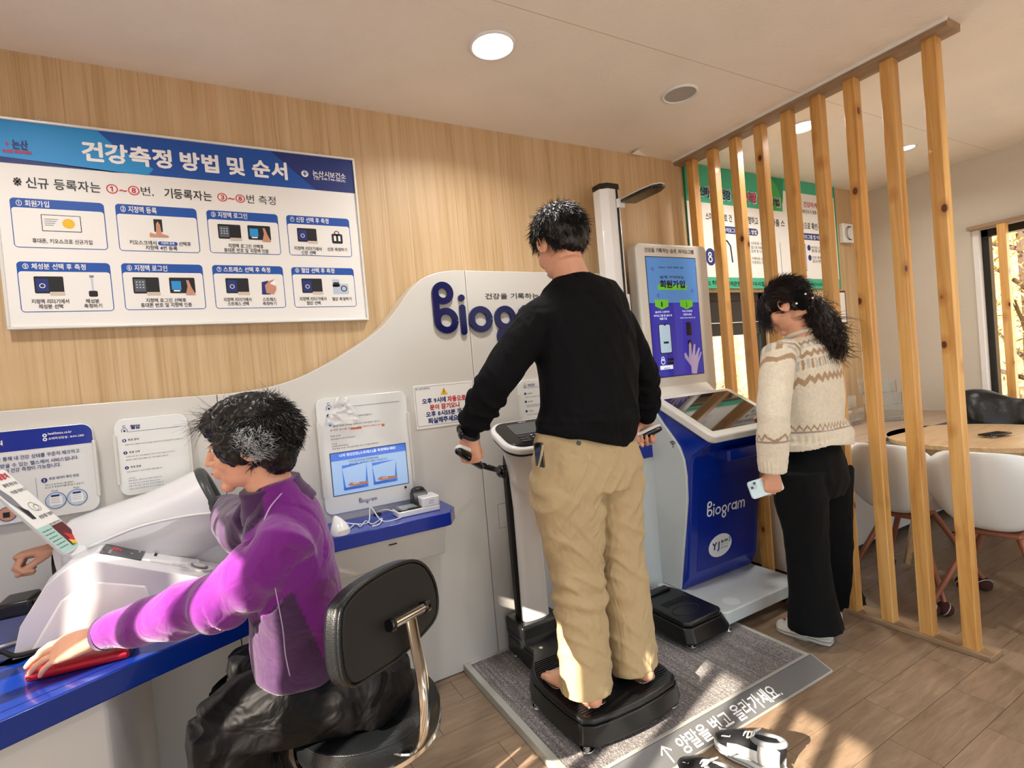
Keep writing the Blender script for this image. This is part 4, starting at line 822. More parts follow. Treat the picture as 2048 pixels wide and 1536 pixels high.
# ================================================================== scale with console
def foot(x,y,z0,z1,t,r=.022):
    mk('levelling_foot',[gcyl((x,y,z0),(x,y,z0+.012),r,n=24),gcyl((x,y,z0+.012),(x,y,z1),r*.55,n=16)],chrome,t,bevel=.002)
t=thing('body_scale',(1.14,1.75,pz),'black body composition scale with white column and tilted keypad console, the man standing on it','scale')
cx=1.135
base=[(-.215,1.40),(-.18,1.372),(-.09,1.358),(0,1.353),(.10,1.358),(.19,1.372),(.228,1.40),(.243,1.48),(.243,1.62),(.23,1.70),(.20,1.765),(.145,1.82),(.12,1.87),(.115,2.09),(-.115,2.09),(-.12,1.87),(-.15,1.82),(-.20,1.765),(-.225,1.70),(-.232,1.62),(-.228,1.48)]
bs=lambda k,dy=0: [(cx+x*k,1.62+(y-1.62)*(k if y<1.80 else 1)+dy) for x,y in base]
def tier(name,rings,m,t,bev=.004):
    n_=len(rings[0][0]); v=[(x,y,z) for P_,z in rings for x,y in P_]
    f=[(i*n_+k,i*n_+(k+1)%n_,(i+1)*n_+(k+1)%n_,(i+1)*n_+k) for i in range(len(rings)-1) for k in range(n_)]+[tuple(range(n_))[::-1],tuple(range((len(rings)-1)*n_,len(rings)*n_))]
    return mk(name,(v,f),m,t,bevel=bev,seg=2)
tier('lower_housing',[(bs(.97),.062),(bs(1.0),.070),(bs(.965),.128)],black,t)
tier('gap_band',[(bs(.93),.126),(bs(.93),.134)],blackr,t,0)
tier('tread_plate',[(bs(.955),.133),(bs(.955),.142),(bs(.93),.150)],black,t,.003)
def xin(y,k=.90):
    P_=bs(k); xs=[]
    for (x0,y0),(x1,y1) in zip(P_,P_[1:]+P_[:1]):
        if (y0-y)*(y1-y)<0: xs.append(x0+(x1-x0)*(y-y0)/(y1-y0))
    return (min(xs),max(xs)) if len(xs)>1 else None
for i in range(34):
    y=1.395+.0118*i; q=xin(y,.88)
    if q and y<1.79: mk('tread_rib',gbox(q[0],q[1],y,y+.005,.1495,.1525),black,t)
for sx,a0 in ((-1,.0),(1,.0)):
    mk('heel_electrode',gprism([(cx+sx*.115+x,1.472+y) for x,y in rrect(-.042,.042,-.045,.045,.03)],'z',.150,.1538),chrome,t,bevel=.001)
    mk('toe_electrode',gprism([(cx+sx*.135+x,1.645+y) for x,y in rrect(-.052,.052,-.058,.058,.02)],'z',.150,.1538),chrome,t,bevel=.001)
    foot(cx+sx*.19,1.415,pz,.066,t,.024); foot(cx+sx*.205,1.70,pz,.066,t)
foot(cx-.09,2.06,pz,.066,t,.018); foot(cx+.09,2.06,pz,.066,t,.018)
mk('indicator_dot',gcyl((cx-.075,1.865,.150),(cx-.075,1.865,.1535),.008,n=16),kwhite,t)
mk('column_socket',gprism([(cx-.105,1.96),(cx+.105,1.96),(cx+.105,2.12),(cx-.105,2.12)],'z',.13,.205),black,t,bevel=.012,seg=3)
# column: white front shell and black spine, both bend towards the user at the top
zs=[(.16,2.02,.068,.030),(.40,2.02,.064,.028),(.70,2.02,.062,.028),(.84,2.018,.070,.030),(.92,2.0,.090,.036),(.975,1.965,.125,.045),(1.0,1.93,.150,.05)]
mk('column_shell',gloft([(cx,y,z) for z,y,_,_ in zs],[(a,b) for _,_,a,b in zs],28,pw=2.6),gwhite,t,smooth='auto')
mk('column_spine',gprism([(2.035,.19),(2.035,.82),(2.02,.90),(1.99,.965),(1.93,1.005),(1.90,1.02),(1.94,1.045),(2.02,1.01),(2.055,.93),(2.068,.84),(2.068,.19)],'x',cx-.078,cx+.078),black,t,bevel=.004)
mk('energy_label',[gbox(cx-.045+.0,cx-.012,1.9895,1.9898,.855+.0115*i,.8575+.0115*i) for i in range(7)],inkgr,t)['kind']='stuff'
# console: rounded tilted slab
tl=math.atan2(1.088-1.000,2.01-1.815); c0=Vector((cx,1.912,1.040)); Rm=Matrix.Translation(c0)@Matrix.Rotation(tl,4,'X')
def slab(name,w0,h0,r,z0,z1,m,k=1.0,dy=0,**kw): return mk(name,xf(gprism(rrect(-w0/2,w0/2,-h0/2+dy,h0/2+dy,r,8),'z',z0,z1),Rm),m,t,**kw)
slab('console_back',.315,.222,.075,-.045,-.012,black,bevel=.008,seg=3); slab('console_rim',.335,.238,.080,-.030,.0,gwhite,bevel=.010,seg=3); csf=slab('console_face',.300,.205,.065,.0,.004,blackg,bevel=.002)
mk('console_screen',xf(gprism(rrect(-.085,.105,-.010,.078,.002),'z',.004,.0052),Rm),mat('dim_screen','#55585a',0.12),csf)
p=Print(Rm@Vector((0,0,.0045)),Rm.to_3x3()@Vector((1,0,0)),Rm.to_3x3()@Vector((0,1,0)),t); p.text(inkw,'InBody',-.018,.018,.083,.091,.02,1); p.done()
for i in range(3):
    for j in range(3 if i<3 else 1):
        mk('key',xf(gprism(rrect(-.03+.022*j,-.012+.022*j,-.034-.018*i,-.022-.018*i,.004),'z',.004,.0062),Rm),dgrey,t)
    mk('key',xf(gprism(rrect(-.085,-.045,-.034-.018*i,-.022-.018*i,.004),'z',.004,.0062),Rm),dgrey,t); mk('key',xf(gprism(rrect(.055,.095,-.034-.018*i,-.022-.018*i,.004),'z',.004,.0062),Rm),dgrey,t)
p=Print(Rm@Vector((0,0,.0066)),Rm.to_3x3()@Vector((1,0,0)),Rm.to_3x3()@Vector((0,1,0)),t)
for i in range(9): j,k=i%3,i//3; p.text(inkw,str(i+1),-.024+.022*j,-.019+.022*j,-.031-.018*k,-.025-.018*k,0,1)
p.done()
HL=Vector((.712,1.69,1.020)); HRt=Vector((1.535,1.655,1.03))     # grips in the man's hands
for sx,Hd in ((-1,HL),(1,HRt)):
    J=Vector((cx+sx*.095,2.045,.872))
    mk('arm_joint',[gell(J,(.024,.028,.028),16,10),gell(J+Vector((sx*-.0,-.02,.0)),(.018,.02,.03),14,8)],blackg,t,smooth=True)
    g0,g1=(at(962,930,'y',1.70),at(917,899,'y',1.615)) if sx<0 else (at(1256,889,'y',1.66),at(1318,855,'y',1.585))
    mk('handle_arm',gloft([J,J.lerp(g0,.12),g0],[.018,.011,.011],12),blackg,t,smooth=True)
    pts=[g0,g0.lerp(g1,.3)+Vector((0,0,.004)),g0.lerp(g1,.7)+Vector((0,0,.004)),g1]
    mk('handle_grip',gloft([q+Vector((0,0,-.005)) for q in pts],[(.012,.010),(.017,.014),(.018,.015),(.014,.012)],16,cap='round'),blackg,t,smooth=True)
    mk('grip_cover',gloft([q+Vector((0,0,.008)) for q in pts],[(.011,.006),(.019,.010),(.019,.010),(.014,.007)],16,cap='round',ref=(1,0,0)),gwhite,t,smooth=True)
    if sx>0: mk('thumb_electrode',gell(g0.lerp(g1,.2)+Vector((0,-.005,.022)),(.015,.012,.009),14,8),gwhite,t,smooth=True)
# ================================================================== second scale
t=thing('height_scale',(1.80,1.8,pz),'empty black flat scale base standing right of the man','scale')
P0=[(1.662,1.66),(1.69,1.635),(1.86,1.635),(1.90,1.66),(1.905,1.90),(1.895,1.955),(1.86,1.985),(1.70,1.985),(1.675,1.955),(1.665,1.90)]
def grow(P_,k): cx_=sum(q[0] for q in P_)/len(P_);cy_=sum(q[1] for q in P_)/len(P_); return [(cx_+(x-cx_)*k,cy_+(y-cy_)*k) for x,y in P_]
tier('lower_housing',[(grow(P0,1.12),.060),(grow(P0,1.20),.070),(grow(P0,1.04),.125)],black,t,.006)
tier('top_plate',[(grow(P0,1.02),.128),(grow(P0,1.02),.142),(grow(P0,.98),.150)],black,t,.004)
mk('oval_emboss',tr(gtorus((1.765,1.735,.1505),.075,.0022,n=36,m=6,R2=.042)),blackr,t)
mk('back_ridge',gbox(1.70,1.87,1.925,1.97,.15,.162),black,t,bevel=.006)
for i in range(11): mk('grip_rib',gbox(1.715+.014*i,1.722+.014*i,1.80,1.84,.150,.1525),blackr,t)
for x,y in ((1.69,1.645),(1.92,1.64),(1.66,1.93),(1.91,1.93)): foot(x,y,pz,.063,t)
# pedestal counter and height gauge column
t=thing('pedestal_counter',(1.75,2.11,0),'narrow light grey pedestal with a blue top edge behind the second scale','counter')
mk('body',gprism([(1.56,pz+.001),(2.10,pz+.001),(2.098,.795),(1.56,.795)],'y',2.058,PY-.002),kgrey,t,bevel=.004)
mk('blue_top',gprism([(1.56,.795),(2.10,.795),(2.10,.859),(1.56,.859)],'y',2.052,PY-.002),blue,t,bevel=.003)
t=thing('height_gauge',(1.826,2.1,.859),'tall white height gauge column with a black headplate behind the man','height gauge')
a,b=1.763,1.868
mk('column',gprism([(a,2.145),(a,2.09),(a+.035,2.065),(b,2.065),(b+.022,2.085),(b+.022,2.145)],'z',.8605,2.195),gwhite,t,bevel=.004)
mk('end_cap',gprism([(a-.002,2.147),(a-.002,2.089),(a+.034,2.062),(b,2.062),(b+.024,2.084),(b+.024,2.147)],'z',2.195,2.222),blackg,t,bevel=.004)
mk('slide_slot',gbox(b-.021,b-.010,2.060,2.066,.90,2.193),blackr,t)
mk('side_rail',gbox(b+.015,b+.045,2.09,2.145,.8605,1.66),gwhite,t,bevel=.008,seg=3)
mk('headplate',gprism([(1.858,2.06),(1.858,1.90),(1.868,1.83),(1.90,1.80),(1.935,1.81),(1.955,1.86),(1.955,2.04)],'z',2.118,2.134),blackg,t,bevel=.005)
mk('headplate_top',gprism([(1.860,2.06),(1.860,1.90),(1.870,1.832),(1.90,1.803),(1.933,1.812),(1.953,1.862),(1.953,2.04)],'z',2.1345,2.140),kwhite,t,bevel=.002)
mk('slider',gbox(b-.026,b+.02,2.045,2.062,2.095,2.14),gwhite,t,bevel=.003)
mk('display_unit',gbox(1.915,1.975,2.085,2.14,1.33,1.455),gwhite,t,bevel=.006); mk('unit_screen',gbox(1.922,1.968,2.083,2.086,1.395,1.44),dgrey,t); mk('unit_window',gbox(1.925,1.965,2.083,2.086,1.35,1.375),inkgr,t)
t=thing('card_reader',(1.84,2.08,.86),'small white reader with black tray on the pedestal under the man\'s right hand','reader')
mk('reader_block',gbox(1.77,1.845,2.065,2.13,.8605,.905),gwhite,t,bevel=.006); mk('tray',gbox(1.846,1.905,2.068,2.125,.8605,.880),blackg,t,bevel=.004)
# ================================================================== kiosk
t=thing('registration_kiosk',(2.22,1.9,0),'blue and white registration kiosk with an upright display and tilted touch tablet','kiosk')
KX0,KX1=1.955,2.485
mk('base_plate',gprism(rrect(1.905,2.492,1.635,2.19,.03),'z',.062,.122),kgrey,t,bevel=.005)
mk('round_sticker',gcyl((2.03,1.70,.122),(2.03,1.70,.1226),.040,n=32),pgreyt,t)
for x,y in ((1.98,1.712),(2.43,1.712),(1.98,2.13),(2.43,2.13)):
    cst=mk('caster',[gcyl((x-.010,y,.0275),(x+.010,y,.0275),.027,n=24)],blackr,t,bevel=.003)
    mk('caster_fork',[gprism([(y-.018,.060),(y+.018,.060),(y+.010,.025),(y-.010,.025)],'x',x+.012,x+.016),gprism([(y-.018,.060),(y+.018,.060),(y+.010,.025),(y-.010,.025)],'x',x-.016,x-.012),gbox(x-.018,x+.018,y-.02,y+.02,.056,.062)],chrome,cst)
    mk('brake_lever',gprism([(y-.035,.030),(y-.016,.052),(y-.010,.048),(y-.028,.022)],'x',x-.006,x+.006),chrome,cst)
body=[(1.925,.1225),(1.885,.20),(1.815,.70),(1.805,.775),(1.79,.82),(1.70,.880),(1.665,.905),(1.66,.915),(2.02,1.085),(2.09,1.085),(2.09,.1225)]
mk('blue_body',gprism(body,'x',KX0,KX1),blue,t,bevel=.010,seg=3)
mk('front_recess',[([(x,y-.0012,z) for x,y,z in ((KX0+.06,1.8836,.21),(KX1-.03,1.8836,.21),(KX1-.03,1.8164,.69),(KX0+.06,1.8164,.69))],[(0,1,2,3)])],mat('blue_recess','#05268a',0.25),t)
mk('tray_lip',gprism(rrect(KX0+.16,KX1+.005,1.715,1.82,.02),'z',.775,.835),blue,t,bevel=.008)
side=[(2.088,.124),(1.935,.124),(1.88,.40),(1.842,.60),(1.835,.72),(1.842,.80),(1.865,.86),(1.905,.91),(1.96,.97),(2.0,1.02),(2.05,1.06),(2.088,1.062)]
mk('side_panel',gprism(side,'x',KX0-.012,KX0+.004),kgrey,t,bevel=.005); mk('side_panel',gprism(side,'x',KX1-.004,KX1+.012),kgrey,t,bevel=.005)
p=Print((KX0-.0125,1.905,.862),(0,-1,0),(0,0,1),t)
for r_ in (.010,.018,.026): p.ring('wireless_mark',inkb,0,0,r_,.004,1,PI*.25,PI*.75)
p.disc('wireless_mark',inkb,0,-.002,.004,1); p.done()
mk('neck',gprism([(2.09,.125),(2.17,.125),(2.17,1.15),(2.10,1.15),(2.05,1.10)],'x',KX0+.03,KX1-.03),kwhite,t,bevel=.006)
# display
DY=2.10
dcs=mk('display_case',gprism(rrect(1.992,2.535,1.085,1.937,.035,8),'y',DY,2.185),kwhite,t,bevel=.012,seg=3)
s0=at(1290,512,'y',DY);s1=at(1390,519,'y',DY);s2=at(1311,755,'y',DY);s3=at(1407,746,'y',DY)
dx0,dx1,dz0,dz1=(s0.x+s2.x)/2,(s1.x+s3.x)/2,(s2.z+s3.z)/2,(s0.z+s1.z)/2
p,c,T=board_y(None,DY-.0005,dcs,(1240,460,3.491))
ds=lambda n_,h,e: mat(n_,h,0.08,emit=e,coat=0.5)
d1=ds('display_sky','#4f86c9',.28); d2=ds('display_indigo','#2a2fa8',.30); d3=ds('display_green','#5fb52e',.35); d4=ds('display_white','#d9e4f4',.5); d5=ds('display_violet','#3533b8',.3); d6=ds('display_hand','#a79bc0',.3); d7=ds('display_dark','#0d1430',.05); d8=ds('display_cyan','#a9c6dd',.35)
p.rect('screen_border',inkb,dx0-.004,dx1+.004,dz0-.004,dz1+.004,0,1)
zm=(c(208,503)[1]+c(535,512)[1])/2
p.rect('display_upper',d1,dx0,dx1,zm,dz1,0,2); p.rect('display_lower',d2,dx0,dx1,dz0,zm,0,2); p.rect('display_column',d5,c(380,600)[0]-.004,c(380,600)[0]+.10,dz0,zm,0,3)
T(inkb,'건강을 기록하는 습관, 바이오그램',(170,136),(512,158),34,.02,2)
T(d7,'Biogram  건강을 기록하는 습관',(268,262),(440,264),14,.01,4)
T(d7,'쉽게 기억하는',(275,327),(446,333),20,.02,4); a=c(262,405);b=c(465,405); p.poly('highlight_brush',d3,rrect(a[0],b[0],a[1]-.010,a[1]+.018,.008),3); T(d7,'회원가입',(277,378),(450,380),54,.04,5)
for x_,s_ in ((290,'1'),(462,'2')):
    a=c(x_,518); p.poly('step_badge',d3,[(a[0]-.050,a[1]+.024),(a[0]+.050,a[1]+.024),(a[0]+.050,a[1]-.012),(a[0],a[1]-.030),(a[0]-.050,a[1]-.012)],4); p.text(d7,s_,a[0]-.005,a[0]+.005,a[1]-.014,a[1]+.012,.02,5)
for t_,a,b,h in (('QR코드 스캔하여',(243,572),(342,574),16),('바이오그램 앱 설치 후',(235,598),(362,598),16),('회원가입',(275,620),(325,620),16),('키오스크에서도',(432,565),(504,567),15),('간편하게 등록',(440,590),(498,590),15),('지정맥 인식으로 회원가입 가능',(418,612),(524,614),9)): T(d4,t_,a,b,h,.01,4)
a=c(264,657);b=c(360,860); p.poly('phone_picture',d7,rrect(a[0],b[0]+.006,b[1],a[1],.012),4); p.poly('phone_picture_face',d8,rrect(a[0]+.005,b[0]+.001,b[1]+.005,a[1]-.005,.009),5); p.rect('phone_notch',d7,a[0]+.04,b[0]-.03,a[1]-.010,a[1]-.003,0,6); p.rect('phone_button',d7,a[0]+.03,b[0]-.018,b[1]+.055,b[1]+.066,0,6)
a=c(458,645);b=c(500,735); p.rect('slot_picture',d7,a[0],b[0],b[1],a[1],0,4); a=c(470,770);b=c(505,860); p.rect('slot_picture',d7,a[0],b[0],b[1],a[1],0,4)
p.poly('hand_picture',d6,[c(*q) for q in ((500,1002),(495,950),(450,890),(447,862),(456,855),(480,895),(478,800),(486,782),(495,800),(500,880),(512,800),(524,795),(522,880),(545,822),(556,822),(540,900),(562,850),(568,855),(545,930),(535,1002))],5)
a=c(300,920); p.ring('app_mark',d4,a[0],a[1],.014,.004,4); p.ring('app_mark',d4,a[0],a[1]+.016,.010,.004,4); a=c(280,965);b=c(370,965); p.rect('app_button',d4,a[0],b[0],a[1]-.010,a[1]+.012,.002,4); T(d7,'회원가입',(305,966),(345,966),10,.02,6)
for q in (905,930): a=c(330,q);b=c(375,q); p.rect('store_button',d7,a[0],b[0],a[1]-.007,a[1]+.007,0,4)
for q in ((225,273),(503,425),(266,458)): a=c(*q); p.ring('snow_mark',d5,a[0],a[1],.008,.003,4)
p.done()
# tablet
TT=math.atan2(1.105-.930,2.005-1.655); tc_=Vector((2.225,1.655,.930)); TM=Matrix.Translation(tc_)@Matrix.Rotation(TT,4,'X')
tbf=mk('tablet_frame',xf(gprism(rrect(-.29,.29,-.01,.40,.035,8),'z',-.040,.0),TM),kwhite,t,bevel=.008,seg=3)
mk('tablet_screen',xf(gprism(rrect(-.245,.245,.035,.365,.004),'z',.0,.0015),TM),mat('tablet_glass','#15171a',0.04,coat=1.0),tbf)
# body print
th=math.atan2(1.8145-1.893,.745-.165)
p0=Vector((0,1.8836-.0016,.21)); vv=Vector((0,-.0672,.48)).normalized()
a=at(1409,1027,'y',1.847)
lw=logo_width(); x0=at(1409,1010,'y',1.85).x; x1=at(1486,1005,'y',1.85).x; h=(x1-x0)/lw
logo(p0+Vector((x0,0,0))+vv*((.487-.21)/vv.z)+Vector((0,-.0006,0)),(1,0,0),vv,h,inkw,t,wd=.13)
p=Print(p0+vv*((.315-.21)/vv.z)+Vector((at(1439,1090,'y',1.872).x,0,0)),(1,0,0),vv,t)
p.disc('oval_sticker',inkw,0,0,.088,1,.062); p.text(inkn,'YJ',-.062,-.008,-.028,.022,.03,3); p.text(inkb,'헬스케어',.004,.056,.010,.026,.03,3); p.text(inkgr,'HEALTH CARE',.004,.058,-.004,.002,0,3); p.text(inkb,'1600-2710-6600',.004,.058,-.020,-.013,.01,3); p.ring('leaf_mark',inkg,.055,.018,.018,.007,2,-.9,.9); p.done()
# ================================================================== room beyond the slat screen
t=thing('corner_desk',(3.6,2.0,0),'long pale wood topped white desk along the back wall beyond the wooden posts','desk')
mk('desk_top',gbox(2.665,XR-.001,1.60,WY-.001,.715,.74),greyoak,t,bevel=.002)
mk('top_edge_band',gbox(2.664,XR-.001,1.597,1.600,.718,.738),mgrey,t)
mk('desk_apron',gbox(2.68,XR-.002,1.615,1.63,.56,.714),gwhite,t)
for a,b in ((2.68,3.32),(3.325,3.98),(3.985,XR-.002)): mk('cabinet_panel',gbox(a,b,1.81,WY-.002,.045,.714),gwhite,t,bevel=.003)
mk('plinth',gbox(2.70,XR-.01,1.84,WY-.01,.0,.045),dgrey,t)
p=Print((2.6795,2.16,.33),(0,-1,0),(0,0,1),t); p.rect('label_sheet',paper,0,.10,0,.20,0,1)
for i in range(7): p.text(inkb,'주의사항',.01,.085-.01*(i%3),.015+.025*i,.026+.025*i,0,2)
p.done()
def holder_stand(x,y,w_,label,ang=0):
    t=thing('brochure_holder',(x,y,.74),label,'brochure holder')
    Mx=Matrix.Translation((x,y,.7405))@Matrix.Rotation(ang,4,'Z')
    mk('back_plate',xf(gprism([(0.02,0),(.024,0),(.115,.30),(.111,.30)],'x',-w_/2,w_/2),Mx),acryl,t)
    for i in range(3):
        z0=.02+.085*i;y0=-.05+.045*i
        mk('pocket_front',xf(gprism([(y0,z0),(y0+.003,z0),(y0+.003,z0+.085),(y0,z0+.085)],'x',-w_/2,w_/2),Mx),acryl,t)
        mk('pocket_bottom',xf(gbox(-w_/2,w_/2,y0,y0+.05,z0,z0+.003),Mx),acryl,t)
        for s_ in (-1,1): mk('pocket_side',xf(gbox(s_*w_/2-.0015,s_*w_/2+.0015,y0,y0+.06,z0,z0+.085),Mx),acryl,t)
    mk('base_plate',xf(gbox(-w_/2,w_/2,-.06,.06,0,.003),Mx),acryl,t)
holder_stand(3.78,2.05,.24,'clear acrylic tiered brochure holder at the left on the far desk',.1)
holder_stand(4.03,1.93,.22,'clear acrylic tiered brochure holder on the far desk, right of the other one',-.5)
t=thing('round_table',(3.6,1.25,0),'round oak table with splayed legs beyond the slat screen','table')
mk('tabletop',gloft([(3.6,1.25,.712),(3.6,1.25,.716),(3.6,1.25,.736),(3.6,1.25,.74)],[.43,.44,.44,.436],64),oak,t,smooth='auto')
mk('apron_ring',[gprism([(3.6+r*math.cos(a),1.25+r*math.sin(a)) for r,aa in ((.30,range(0,7)),) for a in [q*PI/3+.3 for q in range(6)]],'z',.655,.7115)],oak,t,bevel=.004)
for a in (2.2,.55,-1.15,3.9):
    d=Vector((math.cos(a),math.sin(a),0)); mk('leg',gloft([Vector((3.6,1.25,.71))+d*.24,Vector((3.6,1.25,.0))+d*.39],[(.022,.04),(.014,.024)],8,ref=d,pw=4),oak,t,smooth='auto')
t=thing('smartphone',(3.55,1.17,.74),'black smartphone lying on the round oak table','phone')
mk('phone_body',xf(gprism(rrect(-.075,.075,-.037,.037,.010),'z',.0085,.0165),Matrix.Translation((3.55,1.19,.7405))@Matrix.Rotation(-.25,4,'Z')),blackg,t,bevel=.002)
mk('ring_stand',gtorus((3.51,1.19,.7445),.018,.0035,n=24,m=8),chrome,t,smooth=True)
def shell_chair(cx_,cy_,ang,m,label,group,top=.785):
    t=thing('shell_chair',(cx_,cy_,0),label,'chair'); t['group']=group
    Mx=Matrix.Translation((cx_,cy_,0))@Matrix.Rotation(ang,4,'Z')
    n=19;k=15;v=[]
    for i in range(n):          # seat front to back top, profile along local x, shell opens to +x
        s_=i/(n-1)
        if s_<.45: x=.24-.40*(s_/.45); z=.445-.02*math.sin(s_/.45*PI)
        else:
            q=(s_-.45)/.55; x=-.16-.075*math.sin(q*PI/2)*1.0-.03*q; z=.445+(top-.445)*q**1.15
        for j in range(k):
            u_=-1+2*j/(k-1); wd=.215 if s_<.45 else .215+.0*s_
            if s_<.1: wd*=.80+.2*(s_/.1)
            if s_>.86: wd*=math.sqrt(max(0,1-((s_-.86)/.14)**2*.42))
            lift=(abs(u_)**3)*(.05+.12*math.exp(-((s_-.42)/.16)**2)); bow=(abs(u_)**2)*.075*max(0,(s_-.45)/.55)
            zz_=z+lift*(1 if s_<.6 else max(0,(1-s_)/.4)); 
            if s_>.9: zz_-= .035*abs(u_)**4
            v.append((x+bow+ (abs(u_)**4)*.03*(s_>.45),u_*wd,zz_))
    f=[(i*k+j,i*k+j+1,(i+1)*k+j+1,(i+1)*k+j) for i in range(n-1) for j in range(k-1)]
    o=mk('shell',xf((v,f),Mx),m,t,smooth=True); md=o.modifiers.new('th','SOLIDIFY'); md.thickness=.012; md.offset=0; o.modifiers.new('s','SUBSURF').render_levels=1
    mk('seat_hub',xf(gbox(-.09,.09,-.09,.09,.395,.42),Mx),copper,t,bevel=.01)
    for sx in (-1,1):
        for sy in (-1,1):
            e=Mx@Vector((.02+sx*.21,sy*.215,.055)); mk('leg',gloft([Mx@Vector((.02+sx*.07,sy*.07,.41)),e],[.015,.011],12),copper,t,smooth='auto')
            b_=mk('ball_foot',gell(e-Vector((0,0,.02)),(.034,.034,.034),18,12),ballm,t,smooth=True)
            mk('seam',[gtorus(e-Vector((0,0,.02)),.0335,.0018,nrm=(.5*sx,.6,.5),n=24,m=5)],pgreyt,b_)
    return t
shell_chair(3.02,1.385,0,chairw,'white shell chair with copper legs behind the third post from the right','shell chairs round the oak table',.80)
shell_chair(2.99,1.005,.08,chairw,'white shell chair with copper legs behind the frontmost post at the right edge','shell chairs round the oak table',.80)
shell_chair(4.12,1.30,PI-.1,greenp,'olive green shell chair on the far side of the round table','shell chairs round the oak table',.86)
# black jacket over the olive chair
rn=random.Random(5); v=[];n=20;k=12
for i in range(n):
    for j in range(k):
        u_=i/(n-1);w_=j/(k-1); y=1.56-.50*u_; z0=.90-.10*u_**1.5
        th=w_*PI*1.0; r=.045+.02*math.sin(u_*9)+.01*math.sin(w_*7+u_*5)
        v.append((4.30-.0-math.cos(th)*r*1.8-.02,y+.02*math.sin(w_*5),z0-.02+math.sin(th)*r-.22*(abs(w_-.5)*2)**2*(.7+.3*math.sin(u_*6))))
f=[(i*k+j,i*k+j+1,(i+1)*k+j+1,(i+1)*k+j) for i in range(n-1) for j in range(k-1)]
o=mk('black_jacket',(v,f),mat('nylon_black','#0e1014',0.35,bump=.4,bscale=25),None,smooth=True,label='black padded jacket draped over the back of the olive green chair',cat='jacket'); md=o.modifiers.new('t','SOLIDIFY'); md.thickness=.03
# ================================================================== stool
ST=Vector((.262,1.40,0))
t=thing('swivel_stool',(ST.x,ST.y,0),'black leather swivel stool with chrome back bracket under the seated woman','stool')
sz=.47
mk('seat',gloft([ST+Vector((0,0,z)) for z in (.405,.412,.445,.465,.475,.478)],[.165,.182,.186,.178,.15,.05],48),leather,t,smooth='auto')
mk('chrome_band',gloft([ST+Vector((0,0,z)) for z in (.398,.400,.412,.414)],[.176,.186,.187,.183],48),chrome,t,smooth='auto')
mk('seam_piping',gtorus(ST+Vector((0,0,.462)),.178,.003,n=48,m=6),leather,t,smooth=True)
mk('under_plate',gcyl(ST+Vector((0,0,.37)),ST+Vector((0,0,.399)),.07,n=24),dgrey,t)
mk('gas_lift',gcyl(ST+Vector((0,0,.16)),ST+Vector((0,0,.38)),.014,n=24),chrome,t,smooth='auto'); mk('lift_sleeve',gcyl(ST+Vector((0,0,.09)),ST+Vector((0,0,.30)),.025,n=24),blackr,t,smooth='auto')
for i in range(5):
    a=i*2*PI/5+.4; d=Vector((math.cos(a),math.sin(a),0)); mk('leg',gloft([ST+d*.02+Vector((0,0,.11)),ST+d*.25+Vector((0,0,.075))],[(.022,.018),(.015,.012)],10,ref=(0,0,1)),chrome,t,smooth='auto')
    mk('caster',gcyl(ST+d*.25+Vector((0,0,.028))-Vector((-d.y,d.x,0))*.02,ST+d*.25+Vector((0,0,.028))+Vector((-d.y,d.x,0))*.02,.0275,n=20),blackr,t)
# backrest from its outline in the photo, in a plane facing away from the sitter
BC=Vector((.355,1.215,.79))
Bn=Vector((.62,-.78,.06)).normalized(); Bu=Vector((Bn.y*-1,Bn.x,0)).normalized(); Bv=Bn.cross(Bu).normalized()
if Bv.z<0: Bv=-Bv
def onback(px,py):
    d=cF*FPX+cR*(px-1024)-cU*(py-768); d=Vector(d); o=Vector((0,0,CAMH)); k=(BC-o).dot(Bn)/d.dot(Bn); q=o+d*k-BC; return q.dot(Bu),q.dot(Bv)
ol=[(684,1215),(712,1180),(760,1146),(810,1122),(838,1120),(858,1134),(874,1165),(880,1205),(874,1237),(850,1268),(800,1318),(748,1354),(712,1376),(694,1370),(684,1345),(678,1290),(679,1240)]
uv=[onback(*q) for q in ol]; uvs=spline(uv+[uv[0]],3)[:-1]
def bk(name,k,n0,n1,m,**kw):
    c_=np.mean(uvs,0); P_=[(c_+(np.array(q)-c_)*k) for q in uvs]; n_=len(P_)
    bow=lambda q:(q[0]**2)*1.1
    v=[tuple(BC+Bu*q[0]+Bv*q[1]+Bn*(nn-bow(q)*0)) for nn in (n0,n1) for q in P_]
    mk(name,(v,[tuple(range(n_))[::-1],tuple(range(n_,2*n_))]+[(i,(i+1)%n_,(i+1)%n_+n_,i+n_) for i in range(n_)]),m,t,**kw)
bk('backrest',1.0,-.045,-.004,leather,bevel=.012,seg=3); bk('backrest_panel',.93,-.01,.0,blackr,bevel=.003)
n_=len(uvs); c_=np.mean(uvs,0); mk('backrest_piping',gloft([BC+Bu*float(q[0])+Bv*float(q[1])-Bn*.004 for q in [(c_+(np.array(q)-c_)*.975) for q in uvs+[uvs[0]]]],[.004]*(n_+1),8),leather,t,smooth=True)
b0=onback(770,1247);b1=onback(832,1214)
B=lambda q,k:BC+Bu*float(q[0])+Bv*float(q[1])+Bn*k
A0,A1=B(b0,.022),B(b1,.022); mk('bracket_bar',gcyl(A0,A1,.011,n=20),chrome,t,smooth='auto')
for q,s_ in ((A0,-1),(A1,1)): mk('bar_knob',gloft([q-(A1-A0).normalized()*.004,q+(A1-A0).normalized()*s_*.016],[.0145,.013],16,pw=3),blackg,t,bevel=.003)
am=A0.lerp(A1,.52)
P_=[am,am+Vector((.004,-.008,-.06)),am+Vector((.012,-.012,-.16)),am+Vector((.010,.0,-.26)),am+Vector((-.005,.02,-.318)),am+Vector((-.04,.07,-.335)),ST+Vector((.04,-.07,.385))]
